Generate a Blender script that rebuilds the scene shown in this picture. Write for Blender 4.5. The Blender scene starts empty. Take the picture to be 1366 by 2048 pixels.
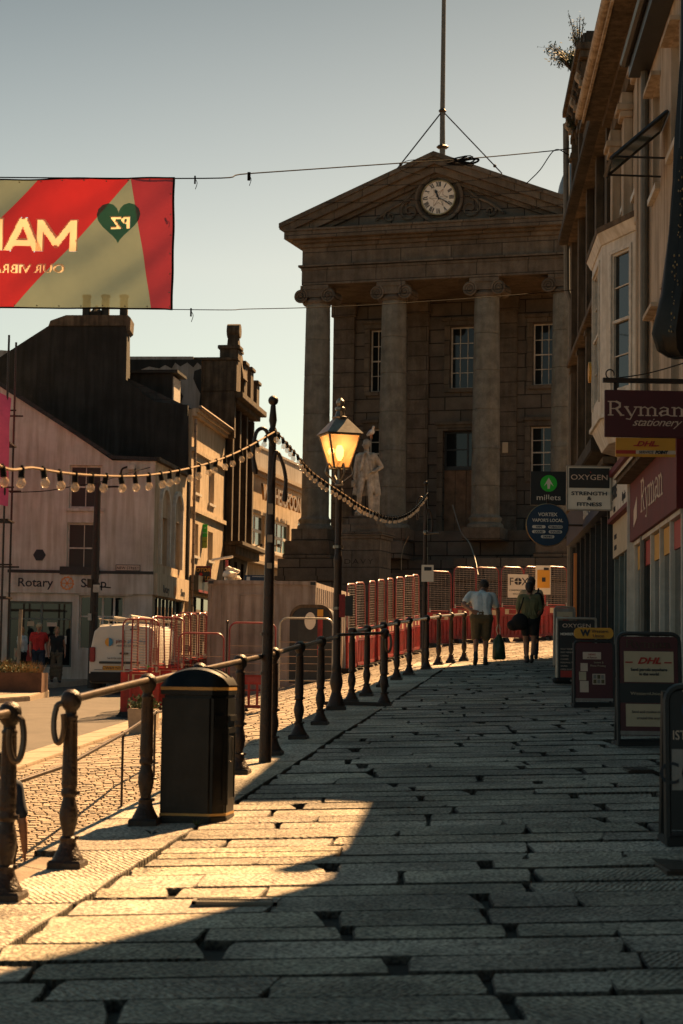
import bpy, bmesh, math, random
from mathutils import Vector, Matrix, noise
random.seed(7)
sc = bpy.context.scene
COL = sc.collection
# ------------------------------------------------------------------ camera
F = 4000.0; PITCH = math.atan(326/F); ROLL = .014; S = .0481
fw = Vector((0, math.cos(PITCH), math.sin(PITCH))); u0 = Vector((0, -math.sin(PITCH), math.cos(PITCH))); r0 = Vector((1, 0, 0))
UP = u0*math.cos(ROLL) - r0*math.sin(ROLL); RT = r0*math.cos(ROLL) + u0*math.sin(ROLL); CAM = Vector((0, 0, 1.7))
cd = bpy.data.cameras.new('camera'); cam = bpy.data.objects.new('camera', cd); COL.objects.link(cam)
cd.sensor_fit = 'VERTICAL'; cd.sensor_height = 36; cd.lens = 36*F/2048; cd.clip_start = .3; cd.clip_end = 3000
m = Matrix((RT, UP, -fw)).transposed().to_4x4(); m.translation = CAM; cam.matrix_world = m
sc.camera = cam
cd.dof.use_dof = True; cd.dof.focus_distance = 32; cd.dof.aperture_fstop = 5.6
# ------------------------------------------------------------------ light
SUN_AZ, SUN_EL = math.radians(29), math.radians(46.5)
w = bpy.data.worlds.new('World'); sc.world = w; w.use_nodes = True
nt = w.node_tree; bg = nt.nodes['Background']
sky = nt.nodes.new('ShaderNodeTexSky'); sky.sky_type = 'NISHITA'; sky.sun_disc = False
sky.sun_elevation = SUN_EL; sky.sun_rotation = SUN_AZ; sky.air_density = 1.0; sky.dust_density = 1.5; sky.ozone_density = 1.0
tcw = nt.nodes.new('ShaderNodeTexCoord'); sxw = nt.nodes.new('ShaderNodeSeparateXYZ'); nt.links.new(tcw.outputs['Generated'], sxw.inputs[0])
rw = nt.nodes.new('ShaderNodeValToRGB'); nt.links.new(sxw.outputs[2], rw.inputs[0]); cr = rw.color_ramp     # warm haze near the horizon, by elevation
cr.elements[0].position = .0; cr.elements[0].color = (.54, .53, .41, 1); cr.elements[1].position = .9; cr.elements[1].color = (.165, .255, .21, 1)
for p_, c_ in ((.10, (.55, .51, .39, 1)), (.20, (.56, .47, .335, 1)), (.33, (.28, .255, .19, 1)), (.45, (.165, .245, .20, 1))):
    e_ = cr.elements.new(p_); e_.color = c_
mul = nt.nodes.new('ShaderNodeMix'); mul.data_type = 'RGBA'; mul.blend_type = 'MULTIPLY'; mul.inputs['Factor'].default_value = 1
nt.links.new(rw.outputs[0], mul.inputs[7])
nt.links.new(sky.outputs[0], mul.inputs[6]); nt.links.new(mul.outputs[2], bg.inputs[0]); bg.inputs[1].default_value = .075
sd = bpy.data.lights.new('sun', 'SUN'); sd.energy = 5.0; sd.angle = math.radians(.5); sd.color = (1, .585, .26)
so = bpy.data.objects.new('sun', sd); COL.objects.link(so)
sdir = Vector((math.sin(SUN_AZ)*math.cos(SUN_EL), math.cos(SUN_AZ)*math.cos(SUN_EL), math.sin(SUN_EL)))
so.rotation_euler = sdir.to_track_quat('Z', 'Y').to_euler(); so.location = (10, 10, 40)
sc.view_settings.view_transform = 'Standard'; sc.view_settings.look = 'None'; sc.view_settings.exposure = 1.78; sc.view_settings.gamma = 1
# ------------------------------------------------------------------ placing
def ray(x, y): return fw + RT*((x-683)/F) - UP*((y-1024)/F)
def at(x, y, Y): d = ray(x, y); return CAM + d*(Y/d.y)
CT = .031                                    # cross fall of the terrace
def T(x, y, drop=None):                      # point of the sloping terrace (or of a plane `drop` below its fence line)
    d = ray(x, y)
    if drop is not None: return CAM + d*((CAM.z+drop)/(S*d.y-d.z))
    return CAM + d*((CAM.z-CT*2.97)/((S-.12*CT)*d.y+CT*d.x-d.z))
def tz(X, Y): return S*Y + CT*(X-fx(Y))
def fx(Y): return -2.97 + .12*Y              # fence line
def sm(t): t = max(0., min(1., t)); return t*t*(3-2*t)
def drop(X, Y):
    u = X - fx(Y)
    top = 1.25*(1 - sm((Y-25)/19.))
    if u > -.3 and Y > 41: return 0.
    k = max(0., min(1., (-u-.3)/5.4))
    return top + (1.25-top)*k + .35*sm((-u-8.5)/3)*sm((Y-46)/8)
def gz(X, Y):
    u = X-fx(Y); z = S*min(Y, 115) - drop(X, Y)
    return z + (CT*min(u, 5) if u > 0 else 0)
def G(x, y):                                 # ray against the lower ground
    d = ray(x, y); t = 8.
    while t < 200:
        p = CAM + d*t
        if p.z < gz(p.x, p.y): break
        t += .05
    return CAM + d*t
# ------------------------------------------------------------------ mesh builder
class MB:
    def __init__(s): s.v = []; s.f = []; s.M = Matrix()
    def add(s, vs, fs):
        n = len(s.v); s.v += [s.M @ Vector(p) for p in vs]; s.f += [tuple(i+n for i in q) for q in fs]; return s
    def box(s, x0, x1, y0, y1, z0, z1):
        x0, x1 = sorted((x0, x1)); y0, y1 = sorted((y0, y1)); z0, z1 = sorted((z0, z1))
        return s.add([(x0,y0,z0),(x1,y0,z0),(x1,y1,z0),(x0,y1,z0),(x0,y0,z1),(x1,y0,z1),(x1,y1,z1),(x0,y1,z1)],
                     [(0,3,2,1),(4,5,6,7),(0,1,5,4),(1,2,6,5),(2,3,7,6),(3,0,4,7)])
    def frus(s, x0, x1, y0, y1, z0, z1, ix, iy):   # box whose top is inset
        return s.add([(x0,y0,z0),(x1,y0,z0),(x1,y1,z0),(x0,y1,z0),(x0+ix,y0+iy,z1),(x1-ix,y0+iy,z1),(x1-ix,y1-iy,z1),(x0+ix,y1-iy,z1)],
                     [(0,3,2,1),(4,5,6,7),(0,1,5,4),(1,2,6,5),(2,3,7,6),(3,0,4,7)])
    def prism(s, pts, d):                    # polygon pts (3d) pushed along d
        n = len(pts); d = Vector(d); a = [Vector(p) for p in pts]
        return s.add(a+[p+d for p in a], [tuple(range(n))[::-1], tuple(range(n, 2*n))]+[(i,(i+1) % n,(i+1) % n+n,i+n) for i in range(n)])
    def xz(s, pts, y0, y1): return s.prism([(x, y0, z) for x, z in pts], (0, y1-y0, 0))
    def tube(s, pts, r, n=8, cap=True):
        pts = [Vector(p) for p in pts]; rs = r if isinstance(r, (list, tuple)) else [r]*len(pts)
        vs = []; fs = []; ref = None
        for i, p in enumerate(pts):
            t = (pts[min(i+1, len(pts)-1)]-pts[max(i-1, 0)]).normalized()
            if ref is None: ref = Vector((0, 0, 1)) if abs(t.z) < .9 else Vector((0, 1, 0))
            a = t.cross(ref).normalized(); b = a.cross(t).normalized(); ref = b
            for k in range(n):
                c = 2*math.pi*k/n; vs.append(p + (a*math.cos(c)+b*math.sin(c))*rs[i])
        for i in range(len(pts)-1):
            for k in range(n): fs.append((i*n+k, i*n+(k+1) % n, (i+1)*n+(k+1) % n, (i+1)*n+k))
        if cap: fs += [tuple(range(n))[::-1], tuple(range((len(pts)-1)*n, len(pts)*n))]
        return s.add(vs, fs)
    def lathe(s, prof, c=(0, 0, 0), n=14, axis='z'):
        vs = []; fs = []
        for r, z in prof:
            for k in range(n):
                a = 2*math.pi*k/n; x, y = r*math.cos(a), r*math.sin(a)
                p = (x, y, z) if axis == 'z' else ((x, -z, y) if axis == 'y' else (z, x, y))
                vs.append(Vector(p)+Vector(c))
        m = len(prof)
        for i in range(m-1):
            for k in range(n): fs.append((i*n+k, i*n+(k+1) % n, (i+1)*n+(k+1) % n, (i+1)*n+k))
        fs += [tuple(range(n))[::-1], tuple(range((m-1)*n, m*n))]
        return s.add(vs, fs)
    def ball(s, c, r, n=10, sc=(1, 1, 1)):
        m = max(5, n//2+1); vs = []; fs = []
        for i in range(m+1):
            a = math.pi*i/m
            for k in range(n):
                b = 2*math.pi*k/n
                vs.append((c[0]+r*sc[0]*math.sin(a)*math.cos(b), c[1]+r*sc[1]*math.sin(a)*math.sin(b), c[2]-r*sc[2]*math.cos(a)))
        for i in range(m):
            for k in range(n): fs.append((i*n+k, i*n+(k+1) % n, (i+1)*n+(k+1) % n, (i+1)*n+k))
        return s.add(vs, fs)
    def caps(s, p0, p1, ra, rb, n=10):       # tapered capsule
        s.tube([p0, p1], [ra, rb], n); s.ball(p0, ra, n); s.ball(p1, rb, n); return s
    def mesh(s, name, mat, smooth=False, bev=0):
        me = bpy.data.meshes.new(name); me.from_pydata([tuple(p) for p in s.v], [], s.f); me.validate()
        if smooth == 'weld' or bev:
            b = bmesh.new(); b.from_mesh(me); bmesh.ops.remove_doubles(b, verts=b.verts, dist=1e-5)
            if bev: bmesh.ops.bevel(b, geom=[e for e in b.edges if len(e.link_faces) == 2 and e.calc_face_angle(0) > .6], offset=bev, segments=2, affect='EDGES')
            b.to_mesh(me); b.free()
        if smooth:
            for p in me.polygons: p.use_smooth = True
            try: me.set_sharp_from_angle(angle=math.radians(40))
            except Exception: pass
        if mat: me.materials.append(mat)
        return me
    def build(s, name, mat, parent=None, smooth=False, bev=0, label=None):
        o = bpy.data.objects.new(name, s.mesh(name, mat, smooth, bev)); COL.objects.link(o)
        if parent: o.parent = parent
        if label: o['label'] = label
        return o
def box(*a): return MB().box(*a)
def blob(mb, name, mat, parent, vox=.012, it=5, label=None):      # fuse overlapping volumes into one skin
    o = mb.build('tmp', None); r = o.modifiers.new('r', 'REMESH'); r.mode = 'VOXEL'; r.voxel_size = vox; r.adaptivity = 0
    q = o.modifiers.new('s', 'SMOOTH'); q.iterations = it; q.factor = .5
    bpy.context.view_layer.update()
    me = bpy.data.meshes.new_from_object(o.evaluated_get(bpy.context.evaluated_depsgraph_get()))
    bpy.data.objects.remove(o); me.materials.clear(); me.materials.append(mat); me.name = name
    for p in me.polygons: p.use_smooth = True
    n = bpy.data.objects.new(name, me); COL.objects.link(n)
    if parent: n.parent = parent
    if label: n['label'] = label
    return n
def thing(name, label, cat, loc=(0, 0, 0), rot=0, group=None, tilt=None):
    o = bpy.data.objects.new(name, None); COL.objects.link(o); o.empty_display_size = .2
    o.location = loc; o.rotation_euler = tilt if tilt else (0, 0, rot); return tag(o, label, cat, group)
def tag(o, label, cat, group=None):
    o['label'] = label; o['category'] = cat
    if group: o['group'] = group
    return o
def struct(o): o['kind'] = 'structure'; return o
def dup(root, loc, rot=None, label=None):
    r = root.copy(); COL.objects.link(r); r.location = loc
    if rot is not None: r.rotation_euler = (rot if isinstance(rot, tuple) else (0, 0, rot))
    if label: r['label'] = label
    for ch in list(root.children):
        c = ch.copy(); COL.objects.link(c); c.parent = r
        for g in list(ch.children):
            d = g.copy(); COL.objects.link(d); d.parent = c
    return r
def text(s, size, mat, parent, x, y, z, al='CENTER', ex=.004, sx=1., off=0., shear=0., mirror=False, name='lettering', slab=0, rot=0, sp=1.):
    cu = bpy.data.curves.new('t', 'FONT'); cu.body = s; cu.size = size; cu.align_x = al; cu.extrude = ex; cu.offset = off; cu.shear = shear; cu.resolution_u = 3; cu.space_character = sp
    o = bpy.data.objects.new('t', cu); COL.objects.link(o); bpy.context.view_layer.update()
    me = bpy.data.meshes.new_from_object(o.evaluated_get(bpy.context.evaluated_depsgraph_get())); bpy.data.objects.remove(o)
    k = -sx if mirror else sx; cr, sr = math.cos(rot), math.sin(rot)
    for v in me.vertices:
        a, b = v.co.x*k, v.co.y; v.co = (x+a*cr-b*sr, y-v.co.z, z+a*sr+b*cr)
    if mirror: me.flip_normals()
    me.materials.clear(); me.materials.append(mat); me.name = name
    n = bpy.data.objects.new(name, me); COL.objects.link(n); n.parent = parent; return n
def spline(pts, n=6):
    pts = [Vector(p) for p in pts]; q = [2*pts[0]-pts[1]]+pts+[2*pts[-1]-pts[-2]]; out = []
    for i in range(1, len(q)-2):
        a, b, c, d = q[i-1:i+3]
        for k in range(n):
            t = k/n; out.append(.5*((2*b)+(c-a)*t+(2*a-5*b+4*c-d)*t*t+(3*b-a-3*c+d)*t**3))
    return out+[pts[-1]]
# ------------------------------------------------------------------ materials
def node(nt, t, **k):
    n = nt.nodes.new(t)
    for a, b in k.items(): setattr(n, a, b)
    return n
def mat(name, c, rough=.8, var=.25, scale=3., bump=.0, bscale=40., metal=0., brick=None, streak=0., spec=.5, c2=None, emit=0., speck=0., tilec=None, alpha=None):
    m = bpy.data.materials.new(name); m.use_nodes = True; nt = m.node_tree; L = nt.links.new
    b = nt.nodes['Principled BSDF']; b.inputs['Roughness'].default_value = rough; b.inputs['Metallic'].default_value = metal
    b.inputs['Specular IOR Level'].default_value = spec
    tc = node(nt, 'ShaderNodeTexCoord'); co = tc.outputs['Object']
    n1 = node(nt, 'ShaderNodeTexNoise'); n1.inputs['Scale'].default_value = scale; n1.inputs['Detail'].default_value = 6; n1.inputs['Roughness'].default_value = .65; L(co, n1.inputs['Vector'])
    rp = node(nt, 'ShaderNodeValToRGB'); L(n1.outputs[0], rp.inputs[0])
    c2 = c2 or tuple(x*(1-var) for x in c); hi = tuple(min(1, x*(1+var*.6)) for x in c)
    rp.color_ramp.elements[0].position = .35; rp.color_ramp.elements[0].color = (*c2, 1); rp.color_ramp.elements[1].position = .65; rp.color_ramp.elements[1].color = (*hi, 1)
    col = rp.outputs[0]; hsrc = None
    def mix(a, bcol, fac, mode='MULTIPLY'):
        x = node(nt, 'ShaderNodeMix', data_type='RGBA', blend_type=mode)
        for s_, v in ((x.inputs[6], a), (x.inputs[7], bcol), (x.inputs[0], fac)):
            if hasattr(v, 'links') or hasattr(v, 'is_linked'): L(v, s_)
            else: s_.default_value = v
        return x.outputs[2]
    if brick:
        bw, bh, mort, tint = brick
        sp = node(nt, 'ShaderNodeSeparateXYZ'); L(co, sp.inputs[0]); cb = node(nt, 'ShaderNodeCombineXYZ')
        ad = node(nt, 'ShaderNodeMath', operation='ADD'); L(sp.outputs[0], ad.inputs[0]); L(sp.outputs[1], ad.inputs[1]); L(ad.outputs[0], cb.inputs[0]); L(sp.outputs[2], cb.inputs[1])
        bt = node(nt, 'ShaderNodeTexBrick'); L(cb.outputs[0], bt.inputs['Vector']); bt.inputs['Scale'].default_value = 1
        bt.inputs['Brick Width'].default_value = bw; bt.inputs['Row Height'].default_value = bh; bt.inputs['Mortar Size'].default_value = mort
        bt.inputs['Mortar Smooth'].default_value = .3
        bt.inputs['Color1'].default_value = (1, 1, 1, 1); bt.inputs['Color2'].default_value = (.72, .70, .68, 1); bt.inputs['Mortar'].default_value = (tint, tint, tint, 1)
        col = mix(col, bt.outputs[0], 1.); hsrc = bt.outputs['Fac']
    if streak:
        mp = node(nt, 'ShaderNodeMapping'); mp.inputs['Scale'].default_value = (6, 6, .5); L(co, mp.inputs[0])
        n3 = node(nt, 'ShaderNodeTexNoise'); n3.inputs['Scale'].default_value = 1.2; n3.inputs['Detail'].default_value = 5; L(mp.outputs[0], n3.inputs[0])
        r3 = node(nt, 'ShaderNodeValToRGB'); L(n3.outputs[0], r3.inputs[0]); r3.color_ramp.elements[0].position = .38; r3.color_ramp.elements[1].position = .6
        k = 1-streak; r3.color_ramp.elements[0].color = (k, k*.95, k*.88, 1); r3.color_ramp.elements[1].color = (1, 1, 1, 1)
        col = mix(col, r3.outputs[0], 1.)
    if speck:
        n4 = node(nt, 'ShaderNodeTexNoise'); n4.inputs['Scale'].default_value = 130; n4.inputs['Detail'].default_value = 2; L(co, n4.inputs[0])
        r4 = node(nt, 'ShaderNodeValToRGB'); L(n4.outputs[0], r4.inputs[0]); r4.color_ramp.elements[0].position = .36; r4.color_ramp.elements[1].position = .66
        k = 1-speck; r4.color_ramp.elements[0].color = (k, k, k, 1); r4.color_ramp.elements[1].color = (1+speck*.5,)*3+(1,)
        col = mix(col, r4.outputs[0], 1.)
    L(col, b.inputs['Base Color'])
    if bump:
        n2 = node(nt, 'ShaderNodeTexNoise'); n2.inputs['Scale'].default_value = bscale; n2.inputs['Detail'].default_value = 4; L(co, n2.inputs[0])
        bp = node(nt, 'ShaderNodeBump'); bp.inputs['Strength'].default_value = bump; bp.inputs['Distance'].default_value = .02; L(n2.outputs[0], bp.inputs['Height'])
        last = bp
        if hsrc:
            b2 = node(nt, 'ShaderNodeBump'); b2.inputs['Strength'].default_value = .8; b2.inputs['Distance'].default_value = .03; b2.invert = True
            L(hsrc, b2.inputs['Height']); L(bp.outputs[0], b2.inputs['Normal']); last = b2
        L(last.outputs[0], b.inputs['Normal'])
    if emit: b.inputs['Emission Color'].default_value = (*c, 1); b.inputs['Emission Strength'].default_value = emit
    if alpha: b.inputs['Alpha'].default_value = alpha
    return m
def glassmat(name, c=(.012, .015, .016), rough=.04):
    m = bpy.data.materials.new(name); m.use_nodes = True; b = m.node_tree.nodes['Principled BSDF']
    b.inputs['Base Color'].default_value = (*c, 1); b.inputs['Roughness'].default_value = rough; b.inputs['Specular IOR Level'].default_value = .6 if rough < .035 else .3
    nt = m.node_tree; n = node(nt, 'ShaderNodeTexNoise'); n.inputs['Scale'].default_value = 1.3; bp = node(nt, 'ShaderNodeBump'); bp.inputs['Strength'].default_value = .04
    tc = node(nt, 'ShaderNodeTexCoord'); nt.links.new(tc.outputs['Object'], n.inputs[0]); nt.links.new(n.outputs[0], bp.inputs['Height']); nt.links.new(bp.outputs[0], b.inputs['Normal']); return m
M = dict(
 granite=mat('market_granite', (.145, .122, .098), .85, .3, 1.2, .5, 60, brick=(1.15, .48, .02, .12), speck=.35),
 granite2=mat('granite_smooth', (.165, .136, .105), .85, .35, 2.2, .5, 60, streak=.15, speck=.4, brick=(1.75, .52, .014, .2)),
 granitecol=mat('column_granite', (.185, .178, .15), .85, .35, 2.5, .4, 60, streak=.12, speck=.4),
 statue=mat('statue_stone', (.46, .41, .34), .85, .35, 6, .4, 40, streak=.35),
 terr=mat('mortar', (.028, .024, .019), .95, .4, 4, .5, 40),
 mortar=mat('mortar_warm', (.14, .09, .05), .95, .4, 6, .6, 60),
 asphalt=mat('asphalt', (.11, .095, .08), .85, .2, 1.5, .5, 120, speck=.3),
 iron=mat('black_iron', (.011, .008, .006), .45, .6, 9, .5, 45, spec=.4, c2=(.035, .016, .008)),
 rail=mat('worn_rail', (.10, .075, .055), .33, .4, 10, .1, 60, metal=.5),
 binb=mat('bin_plastic', (.006, .0065, .0065), .42, .9, 5, .15, 25, spec=.3, streak=.3),
 gold=mat('gold_band', (.42, .24, .06), .5, .2, 8),
 white=mat('white_paint', (.62, .58, .52), .7, .15, 5, .1, 30, streak=.2),
 frame=mat('window_frame_white', (.55, .50, .43), .6, .2, 8),
 dark=mat('dark_paint', (.02, .021, .022), .5, .4, 6, .1, 30),
 render=mat('cream_render', (.48, .39, .30), .9, .2, 1.5, .4, 70, streak=.35),
 rotary=mat('rotary_render', (.64, .59, .53), .9, .22, .7, .6, 60, streak=.22),
 yell=mat('yellow_render', (.55, .44, .31), .9, .15, 1.5, .4, 70, streak=.25),
 dialw=mat('clock_dial', (.80, .72, .62), .5, .05, 3),
 slate=mat('slate', (.035, .036, .036), .8, .45, 1.3, .6, 25, brick=(.35, .22, .01, .4)),
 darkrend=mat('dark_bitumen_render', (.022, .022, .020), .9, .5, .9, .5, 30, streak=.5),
 greyr=mat('patched_grey_render', (.32, .30, .28), .9, .2, .5, .3, 50, streak=.3),
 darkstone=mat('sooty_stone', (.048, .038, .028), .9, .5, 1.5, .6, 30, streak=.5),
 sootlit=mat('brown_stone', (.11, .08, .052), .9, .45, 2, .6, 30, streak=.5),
 wall=mat('retaining_granite', (.24, .19, .14), .9, .35, 2, .7, 30, brick=(.6, .3, .02, .3)),
 glass=glassmat('window_glass'), glassr=glassmat('dusty_glass', (.03, .028, .025), .35), glassb=glassmat('shop_glass', (.014, .018, .02), .03), glassg=glassmat('green_glass', (.03, .07, .06), .08),
 redp=mat('red_plastic', (.29, .010, .009), .5, .45, 4, .1, 40, streak=.3),
 redtube=mat('red_pink_tube', (.22, .026, .028), .4, .25, 10), wire=mat('zinc_wire', (.36, .26, .20), .4, .2, 10, metal=.5),
 greytube=mat('galvanised_tube', (.33, .30, .26), .4, .2, 10, metal=.6),
 cabin=mat('cabin_grey', (.40, .33, .28), .7, .25, 1.2, .25, 40, streak=.35), rubber=mat('rubber', (.02, .02, .02), .8),
 vanw=mat('van_white', (.55, .52, .47), .35, .06, 2), concrete=mat('concrete', (.34, .27, .20), .9, .2, 6, .3, 50),
 leaf=mat('leaf', (.06, .09, .03), .7, .5, 5), straw=mat('dry_grass', (.34, .22, .08), .8, .4, 5), bark=mat('twig', (.05, .035, .025), .9),
 corten=mat('weathered_steel', (.12, .055, .03), .8, .4, 3), pink=mat('pink_sheet', (.75, .10, .22), .6, .15, 2, .3, 8),
 skin=mat('skin', (.42, .22, .14), .55, .12, 8), skin2=mat('tanned_skin', (.32, .16, .10), .55, .12, 8), hair=mat('brown_hair', (.02, .013, .009), .6, .3, 30, .4, 200),
 hairb=mat('light_hair', (.30, .18, .08), .6, .3, 30), shirtb=mat('pale_blue_cotton', (.66, .70, .69), .85, .12, 8, .2, 30), khaki=mat('olive_cotton', (.12, .09, .045), .9, .2, 12, .2, 60),
 greent=mat('olive_shirt', (.17, .17, .085), .9, .15, 8, .2, 40), black=mat('black_cloth', (.012, .012, .014), .85, .3, 8), navy=mat('navy_cloth', (.02, .03, .05), .85, .2, 8),
 redc=mat('red_cotton', (.55, .03, .025), .8, .1, 8), leop=mat('patterned_cloth', (.12, .09, .06), .9, .8, 45), shoe=mat('dark_shoe', (.02, .018, .018), .6), beige=mat('beige_cloth', (.45, .35, .22), .9, .1, 9),
 bag=mat('green_bag', (.02, .055, .022), .4, .6, 12, .4, 12), maroon=mat('maroon_panel', (.075, .012, .016), .5, .12, 2), maroonf=mat('maroon_fascia', (.12, .007, .010), .7, .2, 2),
 cream=mat('cream_letter', (.62, .48, .38), .6, .1, 5), yellow=mat('yellow_panel', (.62, .30, .03), .55, .08, 3), redl=mat('red_letter', (.38, .03, .02), .6, .1, 5),
 paper=mat('pale_paper', (.50, .40, .27), .7, .1, 3), charcoal=mat('charcoal_panel', (.012, .014, .016), .5, .2, 3), navyp=mat('navy_panel', (.004, .03, .075), .45, .15, 2),
 green=mat('green_logo', (.02, .50, .03), .5, .05, 2), wl=mat('white_letter', (.70, .66, .58), .6, .05, 3), bl=mat('dark_letter', (.015, .02, .03), .6, .05, 3), orange=mat('orange_mark', (.75, .27, .07), .6, .05, 3),
 blue=mat('blue_mark', (.03, .20, .38), .6, .05, 3), lime=mat('lime_panel', (.35, .42, .04), .6, .05, 3), brass=mat('worn_brass', (.30, .20, .09), .35, .4, 12, metal=.8), zinc=mat('lantern_zinc', (.20, .18, .15), .35, .35, 9, metal=.7),
 wood=mat('plywood_board', (.19, .105, .06), .8, .35, 4, .2, 40), wirecol=mat('cable_sunlit', (.30, .20, .11), .5, .1, 8), cable=mat('black_cable', (.012, .012, .012), .9, spec=.1), bronze=mat('gilded_letter', (.30, .16, .05), .4, .2, 9, metal=.5),
 sheet=mat('white_plastic_bag', (.7, .62, .5), .5, .1, 6), gull=mat('gull_white', (.65, .62, .58), .7, .1, 10), gullg=mat('gull_grey', (.34, .38, .42), .7, .1, 10),
 roofc=mat('slate_roof_warm', (.30, .22, .16), .8, .3, 2, .4, 20, brick=(.4, .25, .015, .45)), domeb=mat('lead_dome', (.10, .13, .16), .5, .3, 3, .3, 20),
 bluef=mat('blue_fascia', (.02, .035, .075), .4, .2, 3), teal=mat('teal_frame', (.12, .15, .14), .6, .2, 5), pipe=mat('drain_pipe', (.13, .12, .10), .6, .2, 6),
)
# ------------------------------------------------------------------ ground
def slabmat():
    m = bpy.data.materials.new('granite_slabs'); m.use_nodes = True; nt = m.node_tree; L = nt.links.new; b = nt.nodes['Principled BSDF']
    b.inputs['Roughness'].default_value = .72; b.inputs['Specular IOR Level'].default_value = .45
    tc = node(nt, 'ShaderNodeTexCoord'); at_ = node(nt, 'ShaderNodeAttribute', attribute_name='tone')
    n1 = node(nt, 'ShaderNodeTexNoise'); n1.inputs['Scale'].default_value = 2.2; n1.inputs['Detail'].default_value = 8; n1.inputs['Roughness'].default_value = .7; L(tc.outputs['Object'], n1.inputs['Vector'])
    rp = node(nt, 'ShaderNodeValToRGB'); L(n1.outputs[0], rp.inputs[0]); rp.color_ramp.elements[0].position = .32; rp.color_ramp.elements[1].position = .68
    rp.color_ramp.elements[0].color = (.25, .225, .19, 1); rp.color_ramp.elements[1].color = (.50, .455, .385, 1)
    n2 = node(nt, 'ShaderNodeTexNoise'); n2.inputs['Scale'].default_value = 48; n2.inputs['Detail'].default_value = 3; L(tc.outputs['Object'], n2.inputs['Vector'])
    r2 = node(nt, 'ShaderNodeValToRGB'); L(n2.outputs[0], r2.inputs[0]); r2.color_ramp.elements[0].position = .36; r2.color_ramp.elements[1].position = .64
    r2.color_ramp.elements[0].color = (.30, .30, .30, 1); r2.color_ramp.elements[1].color = (1.75, 1.72, 1.65, 1)
    a = node(nt, 'ShaderNodeMix', data_type='RGBA', blend_type='MULTIPLY'); a.inputs[0].default_value = 1.0; L(rp.outputs[0], a.inputs[6]); L(r2.outputs[0], a.inputs[7])
    n7 = node(nt, 'ShaderNodeTexNoise'); n7.inputs['Scale'].default_value = .9; n7.inputs['Detail'].default_value = 5; L(tc.outputs['Object'], n7.inputs['Vector']); r7 = node(nt, 'ShaderNodeValToRGB'); L(n7.outputs[0], r7.inputs[0]); r7.color_ramp.elements[0].position = .38; r7.color_ramp.elements[0].color = (.62, .62, .62, 1); r7.color_ramp.elements[1].position = .56
    v7 = node(nt, 'ShaderNodeTexVoronoi'); v7.inputs['Scale'].default_value = 4.5; L(tc.outputs['Object'], v7.inputs['Vector']); r8 = node(nt, 'ShaderNodeValToRGB'); L(v7.outputs['Distance'], r8.inputs[0]); r8.color_ramp.elements[0].position = .075; r8.color_ramp.elements[0].color = (.45, .45, .45, 1); r8.color_ramp.elements[1].position = .095
    a7 = node(nt, 'ShaderNodeMix', data_type='RGBA', blend_type='MULTIPLY'); a7.inputs[0].default_value = 1; L(a.outputs[2], a7.inputs[6]); L(r7.outputs[0], a7.inputs[7]); a8 = node(nt, 'ShaderNodeMix', data_type='RGBA', blend_type='MULTIPLY'); a8.inputs[0].default_value = .5; L(a7.outputs[2], a8.inputs[6]); L(r8.outputs[0], a8.inputs[7])
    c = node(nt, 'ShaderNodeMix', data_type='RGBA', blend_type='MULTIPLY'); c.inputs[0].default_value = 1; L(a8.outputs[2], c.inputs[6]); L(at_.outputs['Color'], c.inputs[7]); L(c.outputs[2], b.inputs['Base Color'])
    uv = node(nt, 'ShaderNodeUVMap', uv_map='UVMap'); wv = node(nt, 'ShaderNodeTexWave'); wv.inputs['Scale'].default_value = 9.5; wv.inputs['Distortion'].default_value = 5; wv.inputs['Detail'].default_value = 3; wv.inputs['Detail Scale'].default_value = 1.2
    L(uv.outputs[0], wv.inputs[0])
    mm = node(nt, 'ShaderNodeMath', operation='MULTIPLY'); L(wv.outputs['Fac'], mm.inputs[0]); sc_ = node(nt, 'ShaderNodeSeparateColor'); L(at_.outputs['Color'], sc_.inputs[0])
    n5 = node(nt, 'ShaderNodeTexNoise'); n5.inputs['Scale'].default_value = .8; L(tc.outputs['Object'], n5.inputs['Vector']); r5 = node(nt, 'ShaderNodeValToRGB'); r5.color_ramp.elements[0].position = .42; r5.color_ramp.elements[0].color = (.08, .08, .08, 1); r5.color_ramp.elements[1].position = .6; r5.color_ramp.elements[1].color = (.95, .95, .95, 1); L(n5.outputs[0], r5.inputs[0]); L(r5.outputs[0], mm.inputs[1])
    b1 = node(nt, 'ShaderNodeBump'); b1.inputs['Strength'].default_value = .8; b1.inputs['Distance'].default_value = .03; L(mm.outputs[0], b1.inputs['Height'])
    b2 = node(nt, 'ShaderNodeBump'); b2.inputs['Strength'].default_value = .7; b2.inputs['Distance'].default_value = .018; L(n2.outputs[0], b2.inputs['Height']); L(b1.outputs[0], b2.inputs['Normal'])
    b3 = node(nt, 'ShaderNodeBump'); b3.inputs['Strength'].default_value = .5; b3.inputs['Distance'].default_value = .03; L(n1.outputs[0], b3.inputs['Height']); L(b2.outputs[0], b3.inputs['Normal'])
    L(b3.outputs[0], b.inputs['Normal']); return m
SLAB = slabmat()
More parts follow.
